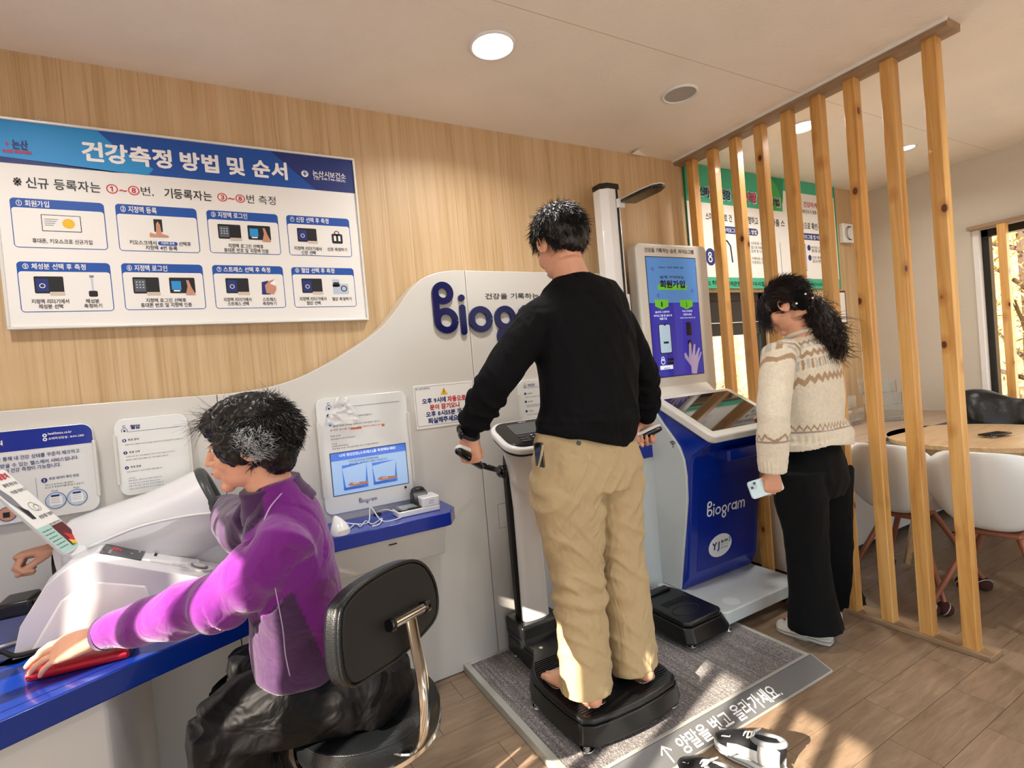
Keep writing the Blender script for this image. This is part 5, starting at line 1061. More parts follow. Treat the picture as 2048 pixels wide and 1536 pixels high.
Q=spline(P_,6); mk('back_bracket',gloft(Q,[(.019,.005)]*len(Q),12,ref=Bu,pw=3),chrome,t,smooth='auto')
# ================================================================== sneakers left in front of the ramp
shw=mat('shoe_white','#dfe3e2',.5,bump=.1,bscale=200); shb=mat('shoe_black','#17181b',.45,bump=.1,bscale=300); shg=mat('shoe_grey','#8d9196',.4)
def sneaker(heel,toe,label,sd,right):
    h,to=Vector(heel),Vector(toe); Y=(to-h); L=Y.length; Y.normalize(); X=Y.cross(Vector((0,0,1))).normalized(); Mx=Matrix.Translation(h)@Matrix((X,Y,Vector((0,0,1)))).transposed().to_4x4()
    t=thing('sneaker',h,label,'shoe','white and black sneakers by the ramp'); s_=L/.29
    def lf(rows,z): return None
    w_=[(.0,.028),(.03,.036),(.08,.036),(.13,.038),(.18,.046),(.23,.046),(.265,.036),(.285,.018)]
    out=[(a*s_*0+wd,y*s_) for y,wd in w_]; poly=[(x+.004*math.sin(y*9),y) for x,y in out]+[(-x*.92,y) for x,y in reversed(out)]
    mk('sole',xf(gprism(poly,'z',.002,.030),Mx),shw,t,bevel=.008,seg=3)
    mk('midsole_stripe',xf(gprism([(x*1.01,y) for x,y in poly],'z',.014,.018),Mx),shg,t)
    secs=[(.004,.020,.060,.085),(.03,.033,.066,.10),(.08,.034,.060,.085),(.12,.034,.055,.075),(.16,.038,.05,.07),(.20,.041,.042,.052),(.24,.038,.032,.034),(.272,.024,.022,.020),(.284,.010,.015,.012)]
    pts=[(0,y*s_,.026+hh*.42) for y,wd,_,hh in secs]; rad=[(wd,hh*.5) for y,wd,_,hh in secs]
    mk('upper',xf(gloft(pts,rad,24,ref=(1,0,0)),Mx),shb,t,smooth=True)
    def patch(name,ring0,ring1,a0,a1,m,k=1.03):
        v=[];N=10
        for i in range(ring0,ring1+1):
            for j in range(N+1):
                a=a0+(a1-a0)*j/N; v.append((rad[i][0]*k*math.cos(a)*1.0,pts[i][1],pts[i][2]+rad[i][1]*k*math.sin(a)))
        f=[(i*(N+1)+j,i*(N+1)+j+1,(i+1)*(N+1)+j+1,(i+1)*(N+1)+j) for i in range(ring1-ring0) for j in range(N)]
        o=mk(name,xf((v,f),Mx),m,t,smooth=True); md=o.modifiers.new('t','SOLIDIFY'); md.thickness=.003
    patch('heel_counter',0,2,-.6,.9,shw); patch('heel_counter',0,2,PI-.9,PI+.6,shw)
    patch('side_overlay',2,5,-.5,.35,shw,1.05); patch('side_overlay',2,5,PI-.35,PI+.5,shw,1.05)
    patch('toe_stripe',5,7,.9,1.15,shw,1.05); patch('toe_stripe',5,7,PI-1.15,PI-.9,shw,1.05); patch('toe_guard',6,8,-.5,.5,shg,1.04)
    mk('collar',xf(gtorus((0,.055*s_,.104),.024,.009,nrm=(0,.28,1),n=28,m=8,R2=.052),Mx),shg,t,smooth=True)
    mk('insole',xf(gell((0,.055*s_,.098),(.021,.046,.006)),Mx),blackr,t,smooth=True)
    for i in range(5): mk('lace',xf(gtube([(-.018,(.115+.016*i)*s_,.096-.006*i),(0,(.119+.016*i)*s_,.106-.007*i),(.018,(.115+.016*i)*s_,.096-.006*i)],.0028,6,4),Mx),shw,t,smooth=True)
    mk('lace_knot',xf(gtube([(0,.112*s_,.108),(.02,.10*s_,.115),(.03,.115*s_,.103),(.005,.114*s_,.109),(-.02,.10*s_,.114),(-.03,.118*s_,.102)],.0025,6,5),Mx),shw,t,smooth=True)
sneaker((1.375,1.005,0),(1.345,1.235,0),'right-hand one of the two white and black sneakers, its toe on the ramp edge',1,True)
sneaker((1.155,1.010,0),(1.165,1.222,0),'left-hand one of the two sneakers, cut by the bottom edge of the photo',-1,False)
# ================================================================== people
def S(px,py,y): return at(px,py,'y',y)
def rp(px,p): return px*float((np.array(p)-[0,0,CAMH])@cF)/FPX
def organic(name,gs,voxel,m,parent,smooth=6,disp=None,color=None,fac=0.6,extra=None,keep=False):
    """closed pieces fused by a voxel remesh into one continuous surface, then smoothed and displaced"""
    v,f=join(gs); me=bpy.data.meshes.new('src'); me.from_pydata(v,[],f); o=bpy.data.objects.new('src',me); COL.objects.link(o)
    bm=bmesh.new(); bm.from_mesh(me); bmesh.ops.recalc_face_normals(bm,faces=bm.faces); bm.to_mesh(me); bm.free()
    r=o.modifiers.new('r','REMESH'); r.mode='VOXEL'; r.voxel_size=voxel
    if smooth: s_=o.modifiers.new('s','SMOOTH'); s_.factor=fac; s_.iterations=smooth
    dg=bpy.context.evaluated_depsgraph_get(); res=bpy.data.meshes.new_from_object(o.evaluated_get(dg)); bpy.data.objects.remove(o); bpy.data.meshes.remove(me)
    if disp:
        n=len(res.vertices); co=np.zeros(n*3); res.vertices.foreach_get('co',co); no=np.zeros(n*3); res.vertices.foreach_get('normal',no); co=co.reshape(-1,3);no=no.reshape(-1,3)
        d=np.array([disp(Vector(p),Vector(q)) for p,q in zip(co,no)]); co=co+no*d[:,None]; res.vertices.foreach_set('co',co.ravel()); res.update()
    if extra:
        for g in extra:
            bm=bmesh.new(); bm.from_mesh(res); vs=[bm.verts.new(p) for p in g[0]]
            for q in g[1]: bm.faces.new([vs[i] for i in q])
            bm.to_mesh(res); bm.free()
    if keep:
        v=[tuple(p.co) for p in res.vertices]; f=[tuple(p.vertices) for p in res.polygons]; bpy.data.meshes.remove(res); return v,f
    if color:
        at_=res.color_attributes.new('tint','FLOAT_COLOR','POINT'); arr=np.array([color(p.co,p.normal) for p in res.vertices],dtype=float); at_.data.foreach_set('color',arr.ravel())
    res.materials.clear(); res.materials.append(m); res.polygons.foreach_set('use_smooth',[True]*len(res.polygons))
    res.name=name; ob=bpy.data.objects.new(name,res); COL.objects.link(ob)
    if parent is not None: setpar(ob,parent)
    return ob
def ns(p,s,o=0): return noise.noise(Vector((p.x*s+o,p.y*s+o*1.7,p.z*s-o)))
def ridge(p,sx,sy,sz,o=0): return 1-abs(noise.noise(Vector((p.x*sx+o,p.y*sy+o,p.z*sz+o))))*2.2
def lerp(a,b,t): return a+(b-a)*t
def clothmat(name,col,rough=.85,fine=900,weave=.25,sheen=.15,attr=False,folds=0,fscale=(14,14,9)):
    m=mat(name,col,rough,sheen=sheen,spec=.2); n=m.node_tree.nodes; l=m.node_tree.links; b=n['Principled BSDF']; tc=n.new('ShaderNodeTexCoord')
    t=n.new('ShaderNodeTexNoise'); t.inputs['Scale'].default_value=fine; l.new(tc.outputs['Object'],t.inputs[0])
    bp=n.new('ShaderNodeBump'); bp.inputs['Strength'].default_value=weave; bp.inputs['Distance'].default_value=.002; l.new(t.outputs[0],bp.inputs['Height']); last=bp
    if folds:
        mp=n.new('ShaderNodeMapping'); mp.inputs['Scale'].default_value=fscale; l.new(tc.outputs['Object'],mp.inputs[0])
        t2=n.new('ShaderNodeTexNoise'); t2.inputs['Scale'].default_value=1; t2.inputs['Detail'].default_value=2; t2.inputs['Distortion'].default_value=1.2; l.new(mp.outputs[0],t2.inputs[0])
        b2=n.new('ShaderNodeBump'); b2.inputs['Strength'].default_value=folds; b2.inputs['Distance'].default_value=.03; l.new(t2.outputs[0],b2.inputs['Height']); l.new(bp.outputs[0],b2.inputs['Normal']); last=b2
    l.new(last.outputs[0],b.inputs['Normal'])
    if attr: a=n.new('ShaderNodeAttribute'); a.attribute_name='tint'; l.new(a.outputs['Color'],b.inputs['Base Color'])
    return m
def orient(pos,fwd,up=(0,0,1),s=1.0):
    Y=Vector(fwd).normalized(); X=Y.cross(Vector(up)).normalized(); Z=X.cross(Y)
    return Matrix.Translation(Vector(pos))@Matrix((X,Y,Z)).transposed().to_4x4()@Matrix.Scale(s,4)
def head_parts(slim=1.0):
    g=[gell((0,-.015,.035),(.074*slim,.095,.086)),gell((0,.028,-.022),(.063*slim,.060,.082)),gell((0,.030,-.072),(.050*slim,.052,.036)),gell((0,.070,-.099),(.022,.019,.018)),
       gell((0,.068,.020),(.050*slim,.022,.020)),gell((0,.088,-.060),(.020,.012,.020)),
       gloft([(0,.080,.018),(0,.094,-.008),(0,.107,-.034)],[(.007,.007),(.009,.011),(.012,.011)],12,cap='round'),
       gell((0,.0935,-.0595),(.021,.009,.0055)),gell((0,.0915,-.0705),(.018,.009,.0065)),
       gloft([(0,-.02,-.0),(0,-.022,-.04),(0,-.018,-.075)],[(.050*slim,.052),(.050*slim,.050),(.046*slim,.046)],20)]
    for s_ in (-1,1):
        g+=[gell((s_*.033,.058,-.030),(.026,.026,.030)),gell((s_*.012,.094,-.038),(.0075,.010,.007)),
            gell((s_*.076*slim,-.010,-.010),(.008,.018,.031),rot=Matrix.Rotation(s_*.35,3,'Z')),gtorus((s_*.081*slim,-.012,-.006),.021,.0042,nrm=(s_,-.35,0),n=20,m=8,R2=.030)]
    return g
def add_face(t,Mx,lip='#a35a52'):
    for s_ in (-1,1):
        mk('eye',xf(gell((s_*.031,.078,.000),(.012,.010,.0085),14,10),Mx),mat('eye_white','#e8e0d8',.3),t,smooth=True)
        mk('iris',xf(gell((s_*.031,.0862,.000),(.0055,.003,.0055),12,8),Mx),mat('iris_dark','#20130e',.2),t,smooth=True)
        mk('eyelid',xf(gtube([(s_*.019,.082,.002),(s_*.031,.0905,.0075),(s_*.044,.078,.003)],.0022,6,5),Mx),skin,t,smooth=True)
        mk('eyebrow',xf(gtube([(s_*.016,.088,.020),(s_*.030,.088,.026),(s_*.048,.074,.021)],.0028,6,5),Mx),hairm,t,smooth=True)
    mk('lips',xf([gell((0,.0985,-.0610),(.017,.005,.0035),14,8),gell((0,.0965,-.0695),(.015,.005,.0042),14,8)][0],Mx),mat('lip',lip,.45),t,smooth=True)
def hand_geo(curl=(20,30,20),side=1,spread=4,thumb=(.55,.70,-.35),thumb_curl=20,voxel=.0021,s=1.0,per=None):
    """hand in local axes: +Y to the fingers, +Z back of the hand, thumb on side*X; one continuous surface"""
    g=[gloft([(0,-.03,0),(0,.0,0),(0,.02,0),(0,.05,.001),(0,.078,.001),(0,.090,-.001)],[(.025,.019),(.026,.018),(.034,.0165),(.040,.015),(.041,.0125),(.038,.009)],24,ref=(1,0,0),cap='round',pw=2.3),
       gell((side*.022,.028,-.006),(.017,.028,.014))]
    for i,(x,L,r) in enumerate(((.029,.074,.0082),(.0105,.082,.0085),(-.0085,.076,.0080),(-.0265,.060,.0070))):
        cu=per[i] if per else curl
        p=Vector((side*x,.080-abs(x-.005)*.25,-.001)); a=0; pts=[p-Vector((0,.022,0)),p]; az=math.radians(spread*(1.3-i)*side)
        for k,(fr,c) in enumerate(zip((.45,.30,.25),cu)):
            a+=math.radians(c); d=Vector((math.sin(az)*math.cos(a),math.cos(az)*math.cos(a),-math.sin(a)))
            q=p+d*L*fr; pts+= [p.lerp(q,.5),q]; p=q
        rr=[r*.95,r*1.08]+[r*.96,r*1.04,r*.93,r*.97,r*.88,r*.74]
        g.append(gloft(pts,rr,12,ref=(1,0,0),cap='round'))
    p=Vector((side*.020,.012,-.006)); d=Vector((side*thumb[0],thumb[1],thumb[2])).normalized(); q=p+d*.040; r_=q+(d+Vector((-side*.25*thumb_curl/20,.35,-.10))).normalized()*.032; e=r_+(d+Vector((-side*.55*thumb_curl/20,.45,-.15))).normalized()*.026
    g.append(gloft([p,p.lerp(q,.5),q,q.lerp(r_,.5),r_,e],[.0125,.0118,.0105,.0098,.0098,.0080],12,cap='round'))
    return organic('h',g,voxel,skin,None,smooth=3,fac=.5,keep=True)
def nails(): pass
# ---- hair
def shell_hair(name,gs,m,t,voxel=.0035,amp=.006,sc=30,smooth=3,st=None):
    def dsp(p,n): return amp*(ridge(p,*(st or (sc,sc,sc*.35)),3)*.7-.25)+amp*.5*ns(p,sc*3,8)
    return organic(name,gs,voxel,m,t,smooth=smooth,disp=dsp)
def strands(name,roots,m,t,steps=6,r=.0011,curl=.25,seed=1,grav=.0,taper=True,curlf=9):
    """roots = [(point, direction, length)] in world space"""
    rn=random.Random(seed); v=[];f=[]
    for p,d,L in roots:
        p=Vector(p); d=Vector(d).normalized(); st=L/steps; off=rn.uniform(0,50); base=len(v); sd_=d.orthogonal().normalized()
        for k in range(steps+1):
            rr=r*(1-.85*(k/steps)**1.5) if taper else r
            t_,u,w_=frame(d,sd_)
            for a in (0,2.09,4.19): v.append(tuple(p+u*math.cos(a)*rr+w_*math.sin(a)*rr))
            q=p*curlf; nv=noise.noise_vector(Vector((q.x+off*.15,q.y,q.z+off*.1)))
            d=(d+nv*curl+Vector((0,0,-grav))).normalized(); p=p+d*st
        for k in range(steps):
            a=base+3*k
            for j in range(3): f.append((a+j,a+(j+1)%3,a+3+(j+1)%3,a+3+j))
        f.append((base+3*steps,base+3*steps+1,base+3*steps+2))
    o=mk(name,(v,f),m,t,smooth=True); o['kind']='stuff'; return o
def scalp(Mx,c,r,N,keep,flow,L,seed,lift=.12,k=1.0):
    rn=random.Random(seed); out=[]
    R3=Mx.to_3x3()
    while len(out)<N:
        z=rn.uniform(-1,1); a=rn.uniform(0,2*PI); s_=math.sqrt(1-z*z); n=Vector((s_*math.cos(a),s_*math.sin(a),z)); p=Vector((c[0]+n.x*r[0]*k,c[1]+n.y*r[1]*k,c[2]+n.z*r[2]*k))
        if not keep(p): continue
        nn=Vector((n.x/r[0],n.y/r[1],n.z/r[2])).normalized(); fl=Vector(flow(p,nn)); fl=(fl-nn*fl.dot(nn)); fl=fl.normalized() if fl.length>1e-5 else nn
        out.append((Mx@p,R3@(fl+nn*lift*rn.uniform(-.2,1.6)+Vector((rn.gauss(0,.08),rn.gauss(0,.08),rn.gauss(0,.08)))),rn.uniform(*L)))
    return out
# ------------------------------------------------------------------ the man
MY=1.50
t=thing('person',(1.12,1.5,.15),'person in black sweatshirt and khaki trousers standing barefoot on the scale, holding both handles','person')
hd=orient(S(1120,490,1.515),(.02,.93,-.33)); HM=hd@Matrix.Scale(1.02,4)
LS,RS=S(1075,640,1.50),S(1238,645,1.50)
LE,RE=S(990,765,1.53),S(1288,748,1.50)
LW,RW_=S(936,866,1.655),S(1291,838,1.625)
hipL,hipR=S(1120,930,1.51),S(1222,925,1.51); knL,knR=S(1152,1140,1.50),S(1243,1115,1.50); anL,anR=S(1180,1375,1.475),S(1272,1328,1.475)
anL.z=.23;anR.z=.23
def foot_geo(heel,toe,side):
    h,to=Vector(heel),Vector(toe); Mx=orient(h,to-h); L=(to-h).length; s_=L/.25
    g=[gloft([(0,.0,.030),(0,.03,.032),(0,.08,.036),(0,.13,.030),(0,.18,.020),(0,.205,.015)],[(.026,.026),(.032,.032),(.032,.036),(.040,.030),(.047,.019),(.046,.013)],20,ref=(1,0,0),cap='round'),
       gloft([(0,.035,.04),(0,.04,.10),(0,.03,.17)],[(.030,.034),(.028,.031),(.034,.036)],16)]
    for i,(x,y,r) in enumerate(((-.033,.232,.0125),(-.013,.240,.009),(.004,.234,.0085),(.019,.224,.008),(.033,.212,.0078))):
        x*=side; g.append(gloft([(x*.9,.185,.016),(x,y-.02,.018),(x,y,.011)],[r,r*1.05,r*.9],12,cap='round'))
    g=[([(a[0]*s_,a[1]*s_,a[2]*s_) for a in q[0]],q[1]) for q in g]
    return xf(organic('f',g,.0026,skin,None,smooth=3,fac=.5,keep=True),Mx)
fist=hand_geo((72,80,45),1,1,(.25,.80,-.55),45); fistR=hand_geo((68,75,40),-1,1,(.25,.80,-.55),45)
def hmat(pos,Y,Z,s=1.0):
    Y=Vector(Y).normalized(); Z=Vector(Z); Z=(Z-Y*Y.dot(Z)).normalized(); X=Y.cross(Z); return Matrix.Translation(Vector(pos))@Matrix((X,Y,Z)).transposed().to_4x4()@Matrix.Scale(s,4)
hl=xf(fist,hmat(LW+Vector((0,.0,-.005)),(.02,-.02,-1),(-.80,-.6,.05),1.03)); hr=xf(fistR,hmat(RW_+Vector((.0,.0,-.005)),(.05,.15,-1),(.75,.6,.2),1.03))
fL=foot_geo((.998,1.425,.153),(.985,1.69,.153),1); fR=foot_geo((1.238,1.43,.153),(1.262,1.69,.153),-1)
body=[gloft([S(1124,505,1.495),S(1134,527,1.49),S(1141,548,1.495),S(1148,572,1.50)],[(.050,.050),(.055,.056),(.060,.060),(.075,.07)],20),
  gloft([S(1150,580,1.5),S(1160,680,1.5),S(1168,800,1.5),S(1165,900,1.5)],[(.12,.08),(.13,.085),(.11,.075),(.10,.075)],20),
  gloft([LS,LE,LW],[.045,.038,.024],12),gloft([RS,RE,RW_],[.045,.038,.024],12),gloft([hipL,knL,anL],[.075,.05,.036],14),gloft([hipR,knR,anR],[.075,.05,.036],14)]+[xf(q,HM) for q in head_parts()]
skinw=skin
organic('body',body,.0042,skin,t,smooth=4,fac=.5,extra=[hl,hr,fL,fR])
add_face(t,HM)
# sweatshirt
def px_ring(px0,px1,py,y,dep): 
    a,b=S(px0,py,y),S(px1,py,y); return (a+b)/2,((b-a).length/2,dep)
rows=[(1112,1170,551,1.505,.060),(1090,1195,566,1.503,.075),(1070,1225,588,1.50,.095),(1066,1244,615,1.50,.112),(1070,1254,660,1.495,.125),(1079,1260,720,1.49,.128),(1086,1263,780,1.49,.125),(1090,1263,820,1.49,.125),(1086,1260,843,1.49,.127),(1084,1254,856,1.49,.118),(1080,1252,868,1.49,.112),(1078,1250,882,1.49,.112)]
pr_=[px_ring(*q) for q in rows]; adj=[Vector((0,0,0))]*len(rows)
tor=gloft([q[0] for q in pr_],[(q[1][0],q[1][1]) for q in pr_],36,ref=(1,0,0),pw=2.25)
slL=gloft([S(1100,605,1.5),LS,LS.lerp(LE,.35),LS.lerp(LE,.7),LE,LE.lerp(LW,.35),LE.lerp(LW,.7),LE.lerp(LW,.84)],[.040,.068,.069,.067,.064,.060,.055,.048],20)
cufL=gloft([LE.lerp(LW,.82),LE.lerp(LW,.99)],[.040,.037],20)
slR=gloft([S(1215,605,1.5),RS,RS.lerp(RE,.35),RS.lerp(RE,.7),RE,RE.lerp(RW_,.35),RE.lerp(RW_,.7),RE.lerp(RW_,.82)],[.040,.062,.063,.060,.058,.056,.054,.048],20)
cufR=gloft([RE.lerp(RW_,.80),RE.lerp(RW_,.98)],[.040,.038],20)
def arm_t(p,A,B): d=B-A; return max(0,min(1,(p-A).dot(d)/d.length_squared))
def dist_seg(p,A,B): t_=arm_t(p,A,B); return (p-(A+(B-A)*t_)).length
def man_sw(p,n):
    d=.0025*ns(p,9,2)
    for A,E_,W_ in ((LS,LE,LW),(RS,RE,RW_)):
        dd=min(dist_seg(p,A,E_),dist_seg(p,E_,W_))
        if dd<.088 and (p-A).length>.08:
            ax=(W_-E_).normalized(); s_=(p-E_).dot(ax)
            w_=math.exp(-((s_-.13)/.12)**2)+.18
            return d+.010*w_*(max(0,math.sin(s_*82+noise.noise(p*8)*5+p.y*20))**1.5-.25)
    hem=S(1165,845,1.49).z
    d+=.011*math.exp(-((p.z-hem-.01)/.045)**2)*(ridge(p,5,5,24,1)-.3)
    d+=.008*(ridge(Vector((p.x+p.z*.45,p.y,p.z)),13,10,2.2,4)-.3)*math.exp(-((p.z-1.30)/.22)**2)
    return d
blackc=clothmat('black_cotton','#0b0c0f',.9,weave=.2,sheen=.0,folds=.7,fscale=(9,9,5))
organic('sweatshirt',[tor,slL,slR,cufL,cufR],.0055,blackc,t,smooth=5,disp=man_sw)
mk('neck_rib',gtorus(S(1143,560,1.502),.060,.010,nrm=(-.02,.12,1),n=40,m=10,R2=.062),blackc,t,smooth=True)
q=LE.lerp(LW,.985); mk('wristwatch',[gtorus(q,.037,.0075,nrm=LW-LE,n=30,m=8)],blackr,t,smooth=True); mk('watch_case',gell(q+Vector((-.034,-.012,.0)),(.009,.02,.02),14,10),blackg,t,smooth=True)
# trousers: rows of outline per leg
def leg_rows(rows,y0):
    return [px_ring(*q) for q in rows]
TL=leg_rows([(1080,1190,905,1.50,.118),(1068,1192,950,1.50,.118),(1070,1196,990,1.50,.112),(1082,1199,1040,1.50,.100),(1096,1199,1090,1.50,.090),(1105,1197,1130,1.50,.084),(1112,1200,1170,1.495,.082),(1117,1205,1220,1.49,.082),(1122,1209,1280,1.485,.082),(1126,1213,1340,1.482,.082),(1131,1216,1398,1.48,.083)],0)
TR_=leg_rows([(1165,1258,885,1.51,.115),(1172,1268,930,1.51,.118),(1190,1270,990,1.51,.105),(1196,1272,1040,1.51,.095),(1200,1276,1090,1.51,.088),(1204,1282,1130,1.505,.082),(1210,1288,1170,1.50,.080),(1217,1293,1220,1.495,.078),(1223,1299,1280,1.488,.078),(1230,1306,1325,1.482,.078),(1234,1309,1352,1.48,.078)],0)
for R_ in (TL,TR_): R_[-1][0].z=max(R_[-1][0].z,.185)
gl=gloft([q[0] for q in TL],[q[1] for q in TL],30,ref=(1,0,0),pw=2.2); gr=gloft([q[0] for q in TR_],[q[1] for q in TR_],30,ref=(1,0,0),pw=2.2)
W0=px_ring(1080,1246,845,1.50,.100);Wa=px_ring(1072,1252,878,1.50,.112);W1=px_ring(1070,1262,905,1.50,.120);W2=px_ring(1066,1270,945,1.50,.128);W3=px_ring(1068,1270,975,1.50,.118)
waist=gloft([q[0] for q in (W0,Wa,W1,W2,W3)],[q[1] for q in (W0,Wa,W1,W2,W3)],36,ref=(1,0,0),pw=2.2)
def man_tr(p,n):
    w1=noise.noise(p*3.1+Vector((5,1,2))); w2=noise.noise(p*5+Vector((1,7,3)))
    d=.011*max(0,ridge(Vector((p.x,p.y,p.z+.9*p.x+.3*p.y)),5,5,13,2)-.35)*(.35+math.exp(-((p.z-.60)/.16)**2)+.5*math.exp(-((p.z-.28)/.12)**2))
    d+=.009*max(0,ridge(Vector((p.x,p.y,p.z-1.1*p.x)),6,6,15,6)-.3)*(.25+1.1*math.exp(-((p.z-.85)/.10)**2))
    d+=.006*math.sin(p.z*62+w1*9+p.x*14)*max(0,w2+.05)*1.6
    return d-.005
khaki=clothmat('khaki_cotton','#b9a47e',.85,fine=700,weave=.2,sheen=.05,folds=.55,fscale=(11,11,7))
organic('trousers',[gl,gr,waist],.0055,khaki,t,smooth=3,disp=man_tr)
q=S(1157,886,1.375); mk('button',gcyl(q,q+Vector((-.002,-.006,0)),.0075,n=18),dgrey,t)
for (a,b,c_,d_) in ((1128,1395,1214,1400),(1232,1348,1308,1352)): pass
mk('pocket_welt',gtube([S(1228,905,1.385),S(1245,898,1.395),S(1256,893,1.42)],.0022,6,4),khaki,t,smooth=True)
mk('side_pocket',gtube([S(1086,890,1.385),S(1082,915,1.39),S(1077,935,1.41)],.004,6,5),khaki,t,smooth=True)
mk('pocket_phone',gbox(S(1080,900,1.40).x-.004,S(1080,900,1.40).x+.006,1.385,1.43,S(1080,935,1.40).z,S(1080,885,1.40).z),blackg,t,bevel=.003)
# hair
cap=[xf(gell((0,-.012,.052),(.090,.104,.088)),HM),xf(gell((0,-.055,.018),(.082,.062,.070)),HM),xf(gell((0,-.070,-.028),(.058,.036,.040)),HM),xf(gell((0,.060,.066),(.068,.045,.045)),HM)]
shell_hair('hair',cap,hairm,t,amp=.006,sc=26,st=(55,55,22),smooth=2)
def kp(p): 
    if p.y>.035: return p.z>.045
    if abs(p.x)>.06 and p.y>-.035: return p.z>.022
    return p.z>-.035-(-p.y)*.1
fl=lambda p,n: (p.x*1.0+.02,(p.y+.03)*1.2,-abs(.35*(.12-p.z))*3-.15)
strands('hair_strands',scalp(HM,(0,-.014,.035),(.088,.104,.098),3200,kp,fl,(.03,.055),3,lift=.07),hairm,t,steps=6,r=.0016,curl=.22,seed=2,curlf=22)
# ------------------------------------------------------------------ woman at the kiosk
t=thing('person',(2.25,1.42,0),'person in a cream patterned sweater with a long dark ponytail, touching the kiosk tablet','person')
WY2=1.42
hd=orient(S(1574,612,1.445),(-.22,.90,-.46)); WM=hd@Matrix.Scale(.97,4)
ls,rs=S(1556,712,1.37),S(1650,700,1.47)
le,re=S(1546,835,1.33),Vector((2.48,1.52,1.03)); lw_,rw=S(1545,945,1.345),Vector((2.42,1.66,1.000))
hips=S(1618,930,1.42)
Lk,Rk=S(1612,1100,1.42),S(1665,1090,1.49); La,Ra=S(1633,1240,1.40),S(1690,1210,1.50)
relaxed=hand_geo((28,38,25),1,3,(.5,.75,-.45),30); point=hand_geo(None,-1,3,(.4,.8,-.4),25,per=[(10,12,8),(38,45,25),(48,50,30),(52,55,30)])
lh=xf(relaxed,hmat(lw_+Vector((.0,0,.0)),(.10,.10,-1),(-.55,-.80,.1),.88)); rh=xf(point,hmat(rw,(-.62,.62,-.22),(0.05,.1,1),.86))
body=[gloft([S(1585,640,1.43),S(1598,665,1.42),S(1604,685,1.42)],[(.046,.048),(.047,.050),(.07,.06)],18),gloft([S(1605,695,1.42),S(1608,780,1.42),S(1615,870,1.42),S(1622,930,1.42)],[(.12,.075),(.115,.08),(.10,.07),(.12,.09)],20),
 gloft([ls,le,lw_],[.038,.032,.021],12),gloft([rs,re,rw],[.038,.032,.021],12),gloft([S(1602,950,1.41),Lk,La],[.055,.040,.03],12),gloft([S(1640,950,1.46),Rk,Ra],[.055,.040,.03],12)]+[xf(q,WM) for q in head_parts(.95)]
organic('body',body,.0045,skin,t,smooth=4,fac=.5,extra=[lh,rh]); add_face(t,WM,'#b5524d')
cream=lin('#d9d0bd');brown=lin('#a58a6c');greyk=lin('#b9b5ae')
rows=[(1583,1620,668,1.425,.055),(1571,1636,682,1.425,.075),(1556,1656,700,1.42,.095),(1544,1668,725,1.42,.110),(1543,1674,765,1.42,.118),(1549,1676,810,1.42,.118),(1556,1672,845,1.42,.115),(1556,1680,862,1.42,.124),(1550,1692,878,1.42,.138),(1550,1692,886,1.42,.138)]
pr_=[px_ring(*q) for q in rows]; tor=gloft([q[0] for q in pr_],[(q[1][0]*.80,q[1][1]) for q in pr_],36,ref=(1,0,0),pw=2.2)
sl1=gloft([S(1577,700,1.40),ls,ls.lerp(le,.5),le,le.lerp(lw_,.5),le.lerp(lw_,.93),le.lerp(lw_,1.0)],[.050,.066,.062,.060,.058,.050,.048],20)
sl2=gloft([S(1630,698,1.45),rs,rs.lerp(re,.5),re,re.lerp(rw,.5),re.lerp(rw,.95)],[.050,.062,.058,.053,.045,.036],20)
nkc=S(1601,672,1.42)
def knit(co,no):
    p=Vector(co); d=p-nkc; th=math.atan2(d.y,d.x); rad=math.hypot(d.x*.62,d.y*1.2); s_=rad*.95+max(0,-d.z)*.75   # distance over the shoulder
    c=cream; ph=(th/(2*PI)*22)%1; tri=abs(ph*2-1)
    if d.z>-.26:
        bands=((.090,.020,'z'),(.125,.014,'d'),(.160,.022,'z'),(.212,.034,'t'),(.262,.022,'z'))
        for r0,w_,k in bands:
            off=.018*tri if k=='z' else .0
            x=s_-r0-off
            if k=='z' and abs(x)<w_*.5: c=brown
            if k=='d' and abs(x)<w_*.6 and tri>.5: c=greyk
            if k=='t' and abs(x)<w_*.55: c=brown if tri>.72 else (greyk if tri<.35 else c)
    arm=dist_seg(p,le,lw_)<.075 and p.x<S(1562,900,1.4).x+.02
    hz=S(1615,868,1.42).z+.045; 
    if abs(p.z-hz)<.032:
        k=((th/(2*PI)*34) if not arm else (p.x+p.y)*28)%1; tr_=abs(k*2-1)
        y=(p.z-hz)
        if abs(y-.012+.022*(1-tr_))<.006: c=brown
        elif abs(y+.018)<.0035: c=lin('#9b8a83')
    f=1+.10*noise.noise(p*90)+.05*noise.noise(p*30)
    return (c[0]*f,c[1]*f,c[2]*f,1)
